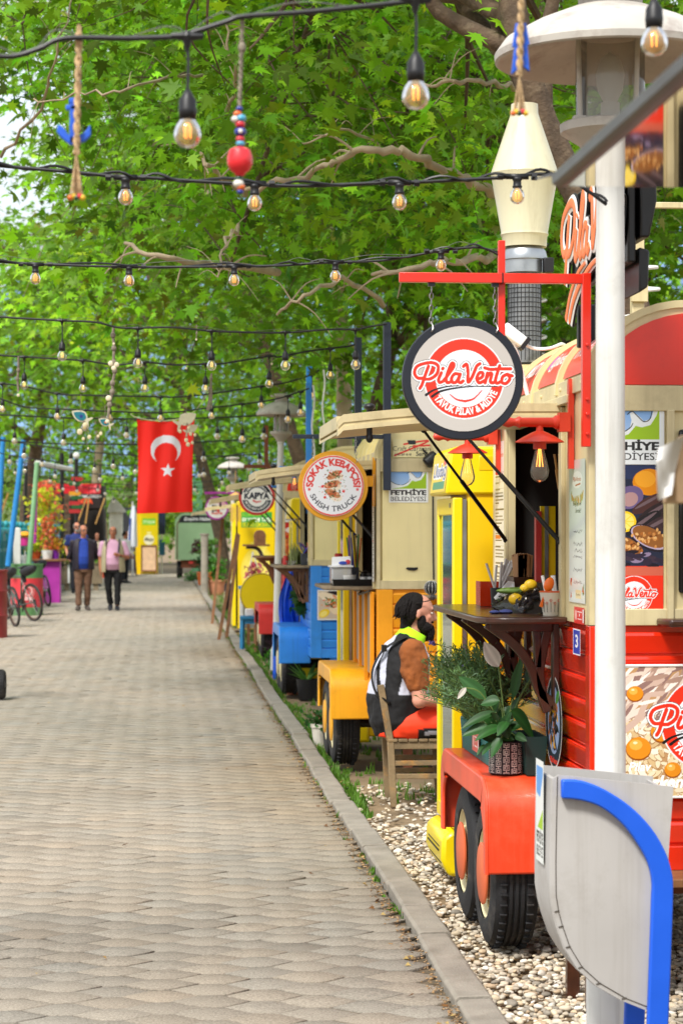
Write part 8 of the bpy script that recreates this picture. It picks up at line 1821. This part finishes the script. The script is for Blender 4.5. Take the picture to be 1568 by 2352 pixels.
stander('bearded man in navy shirt and sunglasses standing behind the walking man', 177, 57, .1, 1.06, mat('navy cotton', '#1c2a64', .85), mat('dark trousers', '#1a1c24', .85), mat('grey hair', '#6a6660'), .6, (.1, -1, 0), mat('grey beard', '#8f8a84', .8), True)
stander('person in pale blue long shirt at the far stall behind the flowers', 130, 66, 2.6, 1.02, mat('pale blue cotton', '#9fb0cc', .85), mat('dark trousers', '#1a1c24'), m_hair_d, 1.9)
stander('person in white top bending by the closed parasol right of the walking woman', 287, 68, .9, .93, mat('white cotton', '#d8d6d2', .85), mat('dark trousers', '#1a1c24'), m_hair_d, 1.6, (.3, -.8, -.5))
stander('small person with dark hair half hidden between the walking couple', 223, 64, .2, .90, mat('cream cotton', '#c9b9a0', .85), mat('dark trousers', '#1a1c24'), m_hair_d, .6)
# ---- seated man and his chair
m_chair = mat('worn yellow brown chair paint', '#7d6a4c', .75, var=.3, vs=9, bump=.3, dirt=.85, dcol='#c8861c', ds=7)
YC = 13.28; xb_ = PX(884, YC)
t = thing('chair', 'old brown and yellow wooden chair carrying the seated man', 'chair', (xb_ + .17, YC, -.04), 0); zs_ = .345
for sy in (-1, 1):
 y = YC + sy * .17; g = G(); g.bar((xb_ + .035, y, -.05), (xb_ + .015, y, zs_), .034, .04); g.bar((xb_ + .015, y, zs_), (xb_ - .045, y, .69), .034, .04); g.build('back_post', m_chair, t, bevel=.004)
 g = G(); g.bar((xb_ + .35, y * 1, -.05), (xb_ + .32, y, zs_ - .03), .034, .034); g.build('leg', m_chair, t, bevel=.004)
 for z in (.12, .2): g = G(); g.box(xb_ + .04, xb_ + .33, y - .01, y + .01, z, z + .03); g.build('stretcher', m_chair, t, bevel=.003)
g = G()
for k in range(6): g.box(xb_ + .0 + k * .062, xb_ + .056 + k * .062, YC - .19, YC + .19, zs_ - .0, zs_ + .018)
g.build('seat', m_chair, t, bevel=.003); g = G(); g.box(xb_ + .01, xb_ + .34, YC - .18, YC - .155, zs_ - .045, zs_ - .001); g.box(xb_ + .01, xb_ + .34, YC + .155, YC + .18, zs_ - .045, zs_ - .001); g.box(xb_ + .31, xb_ + .34, YC - .155, YC + .155, zs_ - .045, zs_ - .001); g.build('seat_rail', m_chair, t, bevel=.003)
for k, z in enumerate((.43, .52, .61)):
 q = (z - zs_) / .345; g = G(); x = xb_ + .012 - .06 * q; g.box(x - .01, x + .008, YC - .155, YC + .155, z - .015, z + .035); g.build('back_slat', m_chair, t, bevel=.005)
xm = xb_ + .10; t = thing('person', 'seated bearded man with dark hair, neon collar and brown sleeves, facing right', 'person', (xm, YC, 0), PI / 2)
def R2(y, z, rx, ry, tl=0.): c, s = math.cos(tl), math.sin(tl); return ((0, y, z), (rx, 0, 0), (0, ry * c, ry * s))
def tors(g, e): g.loft([R2(.0, .37, .17 + e, .15 + e), R2(.02, .46, .185 + e, .17 + e), R2(.02, .6, .195 + e, .18 + e, .05), R2(.0, .76, .20 + e, .165 + e, .15), R2(-.035, .88, .205 + e, .135 + e, .3), R2(-.055, .95, .14 + e * .6, .09 + e * .6, .45), R2(-.07, .985, .07, .06, .4)], 28)
arms = [((-.21, -.045, .89), (-.245, -.085, .60), (-.16, -.33, .585), (0, 0, -1), .7), ((.21, -.045, .89), (.245, -.085, .60), (.13, -.34, .60), (0, 0, -1), .7)]
legs = [((-.10, -.02, .44), (-.15, -.42, .47), (-.15, -.40, .06)), ((.10, -.02, .44), (.13, -.42, .47), (.13, -.36, .06))]
b = G(); tors(b, -.014); limb(b, [(0, -.06, .95), (0, -.085, 1.05)], [.062, .058]); M = head(b, (0, -.108, 1.115), (0, -1, -.16), 1.0)
for a in arms: limb(b, a[:3], [.058, .05, .034]); hand(b, a[2], Vector(a[2]) - Vector(a[1]), a[3], 1.08, a[4])
for l in legs: limb(b, l, [.09, .06, .042])
fuse(b, .0075, 'body', mat('fair skin', '#c98d76', .5, var=.07, vs=16), t, None, 4); face_bits(t, M, m_hair_d)
g = G(); g.T = M; rd = random.Random(2)
g.ell((0, -.040, .042), .085, .086, .084, 24, 14); g.ell((0, -.062, -.02), .08, .05, .098, 20, 12); g.ell((0, -.062, -.09), .062, .042, .05, 16, 10)
for q in (-1, 1): g.ell((q * .072, -.052, -.0), .02, .036, .062, 14, 8)
for k in range(420):
 a = rd.uniform(.35, 2.79) + PI; ph = rd.uniform(-.2, 1.3); c, s = math.cos(a), math.sin(a); p = Vector((.088 * c * math.cos(ph), -.035 + .098 * s * math.cos(ph), .035 + .09 * math.sin(ph))); d = Vector((c * .1 + rd.uniform(-.25, .25), s * .04 - .02 + rd.uniform(-.12, .12), -1)); g.tube(catmull([p, p + d * .03 + Vector((c, s, 0)) * .012, p + d * .055 + Vector((c, s, 0)) * .006, p + d * rd.uniform(.05, .08) + Vector((c, s, 0)) * rd.uniform(-.004, .016)], 3), [.003, .0042, .0045, .0045, .0042, .004, .0036, .003, .0024, .001][:10], 5)
g.T = None; g.build('hair', m_hair_d, t, local=True, sharp=75)
g = G(); g.T = M; g.ell((0, .046, -.085), .057, .054, .054, 18, 12); g.ell((0, .062, -.125), .042, .038, .04, 16, 10); g.ell((0, .088, -.04), .03, .014, .008)
for q in (-1, 1): g.ell((q * .057, .018, -.05), .015, .028, .05, 12, 8); g.ell((q * .045, .045, -.078), .026, .04, .038, 12, 8)
for k in range(70): a = rd.uniform(-1.3, 1.3); p = Vector((.05 * math.sin(a), .05 + .05 * math.cos(a), -.08 + rd.uniform(-.04, .02))); g.tube([p, p + Vector((.01 * math.sin(a), .012, -.03)), p + Vector((.006 * math.sin(a), .012, -.06))], [.005, .005, .001], 5)
g.T = None; g.build('beard', m_hair_d, t, local=True, sharp=75)
g = G(); g.T = M
for q in (-1, 1): g.tube([(q * .09, -.04, .06), (q * .088, .03, .085), (q * .06, .07, .105)], .003, 6); g.ell((q * .034, .068, .112), .028, .012, .02)
g.build('sunglasses', m_black, t, local=True)
W_, K_ = np.array(H('#b9bccb')), np.array(H('#0a0a0d'))
def vest(v):
 c = np.repeat(W_[None], len(v), 0); ax = np.abs(v[:, 0]); y = v[:, 1] + .02; ang = np.degrees(np.arctan2(ax, y)); z = v[:, 2]
 side = (ang > 50) & (ang < 78 + 8 * np.sin(z * 9)); c[side | (z < .63) | ((z > .87) & (ang > 48) & (ang < 130))] = K_
 c[(np.abs(ang - (22 + (z - .9) * -70)) < 5) & (z > .6) & (z < .9)] = K_ * 1.5
 return c
g = G(); tors(g, .012); fuse(g, .0065, 'vest', colmat('sports vest fabric', .8, bump=.2, bs=30), t, vest, 6, .03)
m_bs = mat('rust brown cotton', '#8a4c1e', .9, var=.22, vs=14, bump=.6, bs=22)
for a in arms: g = G(); sleeves(g, [a], .016, .60, .070); fuse(g, .008, 'sleeve', m_bs, t, None, 3, .045)
g = G(); g.loft([R2(-.045, .935, .125, .098, .55), R2(-.06, .965, .105, .088, .55), R2(-.085, 1.01, .085, .082, .5), R2(-.082, 1.012, .07, .068, .5), R2(-.06, .96, .09, .075, .55)], 28); g.build('collar', mat('neon yellow green cloth', (.42, .92, .005), .8, var=.06, bump=.2), t, local=True, sharp=80)
g = G(); g.tube(catmull([(-.13, -.02, .98), (-.15, .07, .94), (-.13, .14, .88), (-.10, .19, .76), (-.15, .17, .64), (-.2, .09, .58)], 5), .017, 8, flat=.4); g.box(-.16, -.11, .105, .135, .89, .93); g.build('shoulder_strap', m_black, t, local=True, sharp=70)
def trs(v):
 c = np.repeat(np.array(H('#ee3a0c'))[None], len(v), 0); s = v[:, 2] - .40 - (-v[:, 1]) * .10; c[(s < .015) & (v[:, 1] < -.08)] = K_; c[(s < -.005) & (s > -.03) & (v[:, 1] < -.12)] = W_; return c
g = G(); g.loft([R2(.01, .365, .18, .155), R2(.01, .44, .185, .16), R2(0, .5, .17, .14)], 22)
for l in legs: h, k, a = (Vector(q) for q in l); g.tube([h, h.lerp(k, .5), k, k.lerp(a, .5), a], [.11, .1, .085, .07, .06], 16); g.ell(h, .11, .11, .095, 14, 8); g.ell(k, .085, .085, .085, 14, 8)
fuse(g, .010, 'trousers', colmat('sports trouser fabric', .7), t, trs)
for l in legs: a = Vector(l[2]); g = G(); g.loft([(a + Vector((0, .07, -.06)), (.035, 0, 0), (0, 0, .03)), (a + Vector((0, 0, -.05)), (.043, 0, 0), (0, 0, .05)), (a + Vector((0, -.1, -.075)), (.048, 0, 0), (0, 0, .03)), (a + Vector((0, -.2, -.085)), (.032, 0, 0), (0, 0, .018))], 16); g.build('shoe', m_black, t, local=True, sharp=70)
# ---- strings of lights over the path
LG = 'festoon light strings over the path'
def bulb_proto(kind):
 """socket with its bulb and filament, hung from the origin"""
 h = G(); b = G(); f = G()
 if kind == 'round':      # short socket on the cable, small globe
  h.lathe([(0, .0), (.014, 0), (.016, -.008), (.013, -.012), (.0135, -.026), (.016, -.030), (.0145, -.034), (0, -.034)], (0, 0, 0), 18)
  h.box(-.036, .036, -.008, .008, -.006, .010)
  b.lathe([(.0115, -.032), (.0135, -.038), (.0205, -.047), (.0235, -.060), (.0205, -.074), (.0115, -.083), (0, -.086)], (0, 0, 0), 22, caps=False)
  for k in range(4): a = k * 1.57 + .4; f.tube([(.002 * math.cos(a), .002 * math.sin(a), -.040), (.008 * math.cos(a), .008 * math.sin(a), -.052), (.006 * math.cos(a), .006 * math.sin(a), -.070)], .0008, 5)
 else:                    # socket with tapered top, pear bulb
  h.lathe([(0, .0), (.005, 0), (.012, -.012), (.0215, -.028), (.0225, -.05), (.0235, -.053), (.0225, -.058), (.021, -.075), (0, -.075)], (0, 0, 0), 20)
  b.lathe([(.0185, -.074), (.021, -.080), (.029, -.091), (.0338, -.106), (.034, -.117), (.030, -.131), (.019, -.143), (0, -.148)], (0, 0, 0), 24, caps=False)
  for k in range(4): a = k * 1.57 + .4; f.tube([(.003 * math.cos(a), .003 * math.sin(a), -.085), (.009 * math.cos(a), .009 * math.sin(a), -.096), (.008 * math.cos(a), .008 * math.sin(a), -.122)], .0012, 5)
 return h.mesh('lamp_holder'), b.mesh('bulb'), f.mesh('filament')
PROTO = {}
for k_, gl, fl in (('round', m_bulba, m_fil), ('pear', m_bulb, m_fily), ('pearamber', m_bulba, m_fil), ('far', m_bulbf, m_fily)):
 ms = bulb_proto('round' if k_ == 'round' else 'pear')
 for me, m in zip(ms, (m_black, gl, fl)): me.materials.append(m); me.shade_smooth()
 PROTO[k_] = ms
def add_bulb(t, p, kind, s, parts=True):
 h, b, f = PROTO[kind]; q = Vector(p) - wloc(t)
 o = link('lamp_holder', h, t); o.location = q; o.scale = (s, s, s)
 bo = link('bulb', b, t); bo.location = q; bo.scale = (s, s, s)
 if parts:
  fo = bpy.data.objects.new('filament', f); COL.objects.link(fo); fo.parent = bo
def light_string(label, Y, pts, bulbs, kind, r, s, wire=None, twin=False):
 """pts: surveyed line of the cable; bulbs: (px, cable y, socket top y)"""
 W = [P(x, y, Y) for x, y in pts]; t = thing('light_string', label, 'light string', W[len(W) // 2], 0, LG)
 g = G(); cu = catmull(W, 6); g.tube(cu, r, 8)
 if twin:
  g.tube([p + Vector((0, r * 1.6 * math.cos(i * .8), r * 1.7 * math.sin(i * .8) + r)) for i, p in enumerate(cu)], r * .8, 6)
 for (x, y, y2) in bulbs:
  p = P(x, y, Y); e = P(x + (y2 - y) * .01, y2, Y)
  if y2 - y > 6:
   g.tube([p, p.lerp(e, .5) + Vector((.002, 0, 0)), e], r * .55, 6); g.lathe([(0, .012), (r * 1.5, .010), (r * 2.2, 0), (r * 1.4, -.014), (r * .6, -.03)], p, 12)
   g.tube([p + Vector((-.032, 0, .001)), p, p + Vector((.032, 0, .001))], [r * 1.1, r * 1.9, r * 1.1], 8)
  else:
   for dx in (-.05, .05): g.tube([p + Vector((dx - .008, 0, 0)), p + Vector((dx + .008, 0, 0))], r * 1.9, 8)
 g.build('cable', m_black, t)
 if wire:
  g = G(); g.tube([p + Vector((0, .01, .012 + .012 * math.sin(i * .5))) for i, p in enumerate(cu)], r * .22, 5); g.build('support_wire', m_chain, t)
 for (x, y, y2) in bulbs:
  p = P(x + (y2 - y) * .01, y2, Y); add_bulb(t, p if y2 - y > 6 else P(x, y + 1, Y), kind, s)
 return t
light_string('thick nearest cable at the top with three large hanging bulbs', 4.35, [(-80, 118), (20, 130), (90, 112), (150, 88), (300, 88), (410, 84), (432, 78), (520, 50), (560, 38), (700, 28), (860, 12), (955, 0), (1010, -20), (1100, -45), (1300, -80), (1500, -100), (1700, -110)],
             [(430, 84, 205), (953, 0, 118), (1500, -100, -4)], 'pearamber', .0055, .80, True)
light_string('second cable with four amber globes ending at the near street lamp', 6.3, [(-80, 374), (60, 386), (165, 395), (275, 406), (340, 408), (430, 415), (600, 424), (700, 427), (880, 420), (960, 418), (1060, 413), (1150, 408), (1230, 400), (1290, 404), (1340, 432), (1392, 470)],
             [(289, 408, 408), (585, 422, 422), (917, 420, 420), (1187, 406, 406)], 'round', .0052, .92, False, True)
light_string('third cable with five amber globes tied to the red sign bracket', 7.58, [(-80, 596), (80, 606), (300, 613), (520, 612), (640, 610), (700, 606), (770, 602), (880, 598), (1000, 578), (1060, 570), (1110, 570), (1152, 590)],
             [(82, 607, 607), (297, 612, 612), (538, 611, 611), (770, 602, 602), (1012, 577, 577)], 'round', .0042, .80, True, True)
light_string('cable with clear pear bulbs tied to the navy sign post', 14.3, [(-60, 722), (0, 728), (140, 736), (220, 740), (270, 752), (318, 753), (400, 752), (485, 760), (560, 763), (655, 764), (750, 757), (817, 756), (850, 750), (888, 744)],
             [(143, 736, 782), (317, 754, 798), (486, 760, 804), (655, 763, 804), (816, 757, 802)], 'pear', .007, .92, True)
light_string('cable with clear pear bulbs tied to the second navy post', 16.9, [(-50, 812), (0, 816), (60, 820), (190, 828), (265, 838), (330, 832), (400, 838), (472, 836), (510, 835), (620, 818), (640, 820), (700, 808), (760, 800), (800, 795), (822, 788)],
             [(56, 820, 855), (191, 828, 862), (333, 832, 862), (472, 836, 863), (618, 818, 852), (758, 801, 832)], 'pear', .007, .90, True)
light_string('cable with bulbs over the flag, tied to the taller blue post', 21.5, [(-50, 872), (0, 880), (60, 888), (135, 905), (210, 908), (360, 911), (400, 912), (480, 905), (560, 893), (650, 880), (712, 862), (733, 850)],
             [(6, 881, 915), (132, 904, 932), (252, 909, 934), (369, 912, 936), (486, 904, 930), (600, 888, 906), (716, 860, 884)], 'far', .008, .95, True)
light_string('cable with bulbs behind the flag, tied to the shorter blue post', 20.6, [(-50, 915), (0, 916), (60, 935), (150, 940), (260, 945), (380, 948), (470, 938), (560, 928), (640, 915), (710, 892)],
             [(195, 942, 956), (661, 910, 938), (690, 900, 922), (556, 928, 1003 - 20)], 'far', .007, .95, True)
labs_ = ['cable of small warm bulbs near the second street lamp', 'cable of small warm bulbs just behind the flag', 'cable of small warm bulbs above the walking couple', 'cable of small warm bulbs over the magenta counter', 'cable of small warm bulbs near the farthest street lamp', 'cable of small warm bulbs before the direction boards', 'cable of small warm bulbs at the end of the purple trailer', 'farthest cable of small warm bulbs above the yellow kiosk']
for k, Y in enumerate((26, 29.5, 34, 39, 45, 52, 60, 70)):
 xl, xr_ = -2.9 - .01 * Y, 1.5; zl_, zr_ = 2.95 + U(-.1, .25), 2.95 + U(-.15, .2); sag = U(.1, .28); n = 12
 W = [Vector((xl + (xr_ - xl) * i / n, Y + U(-.05, .05), zl_ + (zr_ - zl_) * i / n - sag * 4 * (i / n) * (1 - i / n))) for i in range(n + 1)]
 t = thing('light_string', labs_[k], 'light string', W[6], 0, LG); cu = catmull(W, 3); g = G(); g.tube(cu, .009, 6); nb = 8; ps = []
 for i in range(nb):
  q = (i + U(.25, .75)) / nb; j = q * (len(cu) - 1); p = cu[int(j)].lerp(cu[min(int(j) + 1, len(cu) - 1)], j % 1); l = U(.06, .22); e = p - Vector((0, 0, l)); g.tube([p, e], .006, 5); ps.append(e)
 g.build('cable', m_black, t)
 for e in ps: add_bulb(t, e, 'far', 1.05, False)
# ---- rope and shell hangings
m_rope = mat('twisted rope', '#b79a72', .9, var=.25, vs=30, bump=.8, bs=90)
m_ropeg = mat('grey twine', '#83796a', .9, var=.3, vs=30, bump=.6, bs=90)
m_dblue = mat('painted blue wood', (.012, .10, .60), .5, var=.1)
BC = {c_: mat('bead ' + c_, v, .3, coat=.3) for c_, v in (('red', '#c82430'), ('yellow', '#e0b41c'), ('orange', '#d8641c'), ('green', '#1c4a34'), ('blue', '#1c2c8a'), ('sky', '#4aa0c0'), ('white', '#dcd8cc'))}
def braid(g, a, b, r, turns=9, n=60):
 a, b = Vector(a), Vector(b)
 for s in range(2):
  g.tube([a.lerp(b, i / n) + Vector((math.cos(i / n * turns * PI + s * PI) * r * .5, math.sin(i / n * turns * PI + s * PI) * r * .5, 0)) for i in range(n + 1)], r * .62, 7)
def rope_charm(label, px, y0, y1, Y, shape):
 t = thing('rope_charm', label, 'ornament', P(px, y0, Y), 0, 'rope charms tied to the light cables'); a = P(px, y0, Y); b = P(px - 6, y0 + (y1 - y0) * .72, Y); g = G(); braid(g, a, b, .007)
 for k in range(6): g.tube([b, P(px - 6 + (k - 2.5) * 5, y1 - 15, Y) + Vector((0, U(-.01, .01), 0))], .002, 5)
 g.tube(catmull([a + Vector((-.004, 0, -.02)), a + Vector((0, 0, .018)), a + Vector((.004, 0, -.02))], 5), .0035, 6); g.build('rope', m_rope, t)
 for k, c_ in enumerate(('orange', 'yellow', 'green', 'red', 'yellow')):
  g = G(); p = P(px - 6 + (k - 2) * 7, y1 - 8 - 3 * (k % 2), Y); g.ell(p, .006); g.build('bead', BC[c_], t)
 g = G(); m = P(px - 2, y0 + (y1 - y0) * .40, Y) + Vector((0, .012, 0))
 if shape == 'anchor':
  s = .0011 * Y / 4.3; q = lambda x, y: (P(px + x - 9, y, Y).x, P(px + x, y, Y).z)
  for poly in ([(-14, 222), (4, 222), (4, 236), (-14, 236)], [(-22, 238), (10, 238), (10, 250), (-22, 250)], [(-12, 236), (2, 236), (6, 330), (-14, 330)], [(-40, 282), (-26, 292), (-16, 308), (0, 312), (14, 306), (24, 298), (34, 284), (36, 308), (22, 322), (0, 330), (-18, 326), (-34, 312), (-43, 300)], [(8, 176), (14, 182), (14, 194), (8, 200)]):
   g.prism([q(*p_) for p_ in poly], a.y + .01, a.y + .022, 'y')
 else:
  q = lambda x, y: (P(px + x, y, Y).x, P(px + x, y, Y).z)
  for poly in ([(-12, 50), (12, 50), (20, 100), (-20, 106)], [(-14, 98), (14, 96), (20, 162), (4, 150), (-22, 168)]): g.prism([q(*p_) for p_ in poly], a.y + .01, a.y + .02, 'y')
 g.build('wooden_shape', m_dblue, t, bevel=.002)
 return t
rope_charm('braided rope charm with a blue wooden anchor hung from the nearest cable', 182, 78, 462, 4.36, 'anchor')
rope_charm('braided rope charm with a blue wooden fish in front of the lamp hood', 1198, -66, 268, 4.36, 'fish')
t = thing('bead_charm', 'twine charm with evil eye beads and a big red ball', 'ornament', P(554, 40, 4.36)); Y = 4.36; g = G(); braid(g, P(557, 38, Y), P(550, 248, Y), .0045, 14); g.ell(P(556, 110, Y), .008, .008, .012); g.tube([P(550, 248, Y), P(552, 445, Y)], .002, 5); g.build('twine', m_ropeg, t)
for (x, y, r_, c_) in [(546, 262, .009, 'orange'), (553, 272, .011, 'sky'), (541, 274, .009, 'white'), (552, 286, .010, 'red'), (552, 303, .012, 'blue'), (552, 319, .009, 'red'), (552, 330, .009, 'sky'), (550, 250, .007, 'blue'), (549, 410, .008, 'green'), (548, 422, .011, 'white'), (553, 430, .009, 'orange'), (552, 440, .007, 'blue')]: g = G(); g.ell(P(x, y, Y), r_, r_, r_ * .8, 16, 10); g.build('bead', BC[c_], t)
g = G(); g.ell(P(552, 303, Y) + Vector((0, -.0095, 0)), .005, .004, .005); g.build('bead_eye', BC['white'], t)
g = G(); p = P(551, 370, Y); g.lathe([(0, .028), (.012, .027), (.021, .022), (.0255, .008), (.0255, -.006), (.02, -.018), (.012, -.024), (.008, -.03), (0, -.031)], p, 28); g.build('red_ball', mat('painted red ball', (.72, .02, .03), .35, var=.06, coat=.2), t)
def knot_charm(label, pts, Y, r, shells=()):
 W = [P(x, y, Y) for x, y in pts]; t = thing('twine_charm', label, 'ornament', W[0], 0, 'twine charms tied to the light cables'); g = G(); g.tube(catmull(W, 4), r, 7)
 for i, p in enumerate(W[1:-1]): g.ell(p, r * 1.8, r * 1.8, r * 2.2, 8, 6)
 g.build('twine', m_ropeg, t)
 for (x, y, s) in shells: g = G(); s *= .7; g.ell(P(x, y, Y) - Vector((0, r, 0)), s, s * .4, s, 12, 8); g.build('shell', mat('cream shell', '#d8cdb0', .6, var=.1), t)
 return t
knot_charm('long driftwood and twine charm hanging left of the flag', [(262, 748), (260, 770), (262, 800), (261, 832), (264, 852), (259, 880), (258, 900), (252, 930), (248, 965)], 14.35, .010, [(262, 790, .012), (255, 835, .026), (268, 838, .026), (262, 846, .024), (250, 915, .028), (247, 968, .02)])
knot_charm('grey twine tassel hanging right of the flag', [(486, 858), (485, 870), (484, 890)], 16.9, .008)
t = thing('tassel', 'loose grey twine tassel under the same cable knot', 'ornament', P(485, 880, 16.9)); g = G()
for k in range(14): g.tube(catmull([P(485, 872, 16.9), P(484 + U(-4, 4), 905, 16.9), P(482 + U(-8, 8), 942 + U(-6, 4), 16.9)], 4), .004, 5)
g.build('threads', m_ropeg, t)
knot_charm('short knotted twine charm near the left edge', [(43, 818), (43, 850), (41, 870), (43, 900)], 16.9, .009, [(43, 908, .018)])
knot_charm('tiny shell string on the navy post cable', [(452, 746), (452, 765), (451, 778)], 14.3, .004, [(451, 780, .01)])
knot_charm('tiny shell string on the second cable behind', [(429, 826), (428, 840)], 16.9, .004, [(428, 846, .014)])
knot_charm('small red beaded string beside the second pear bulb row', [(625, 812), (624, 830)], 16.9, .005, [(624, 836, .013)])
m_shell = mat('cream wood cutout', '#d2cbb0', .7, var=.1, vs=20, dirt=.2, dcol='#8a7c60')
m_turq = mat('turquoise fish print', '#1c7a8a', .6, var=.2, vs=30)
def fish_charm(label, px, py, w_, Y, front, shells, up):
 t = thing('fish_charm', label, 'ornament', P(px, py, Y), 0, 'wooden fish charms with shells'); k = w_ / 80
 sh = [(-40, -22), (-20, -26), (4, -26), (22, -18), (28, -4), (30, 10), (48, 4), (56, 8), (34, 24), (36, 50), (28, 48), (20, 22), (8, 26), (-12, 22), (-26, 10), (-36, -6)]
 q = lambda x, y: (P(px + x * k, py + y * k, Y).x, P(px + x * k, py + y * k, Y).z)
 if not front: sh = [(-x, y) for x, y in sh]
 y0 = P(px, py, Y).y; g = G(); g.prism([q(*p_) for p_ in sh], y0, y0 + .012, 'y'); g.build('fish_cutout', m_shell, t, bevel=.002)
 if front:
  g = G(); g.prism([q(-34 + (x + 34) * .0 + x * .0, y) if False else q(x * .78, y * .74) for x, y in sh[:4] + sh[4:6] + sh[11:]], y0 - .003, y0, 'y'); g.build('fish_print', m_turq, t)
  g = G(); st = [q(2 + 12 * (1 if j % 2 == 0 else .4) * math.sin(j * PI / 5), 0 - 12 * (1 if j % 2 == 0 else .4) * math.cos(j * PI / 5)) for j in range(10)]; g.prism(st, y0 - .006, y0 - .003, 'y'); g.build('star', BC['blue'] if 'larger' in label else BC['orange'], t)
 g = G(); g.tube([P(px, py - 22 * k, Y), P(px, up, Y)], .003, 5)
 for (x, y, s) in shells: g.tube([P(px + x * .3, py + 15 * k, Y), P(px + x, py + y, Y)], .0018, 4)
 g.build('cord', m_ropeg, t)
 for (x, y, s) in shells: g = G(); s *= .6; g.ell(P(px + x, py + y, Y) - Vector((0, .01, 0)), s, s * .35, s * 1.15, 14, 8); g.build('shell', mat('pale sea shell', '#e0d2ac', .55, var=.12, vs=40), t)
fish_charm('larger turquoise fish charm with dangling shells left of the flag', 186, 956, 42, 17.0, True, [(10, 20, .03), (-2, 36, .036), (6, 52, .02), (20, 48, .026), (17, 74, .014)], 906)
fish_charm('smaller turquoise fish charm with a red star left of the flag', 242, 970, 30, 17.0, True, [(-10, 26, .022), (-16, 32, .02)], 930)
fish_charm('cream wooden fish charm seen from behind at the flag corner', 428, 963, 46, 20.5, False, [(-14, 28, .026), (6, 20, .026), (10, 34, .026), (0, 48, .03), (4, 58, .032)], 930)
fish_charm('small cream fish charm with shells beside the flag edge', 440, 985, 30, 20.7, False, [(8, 14, .024), (2, 32, .024)], 950)
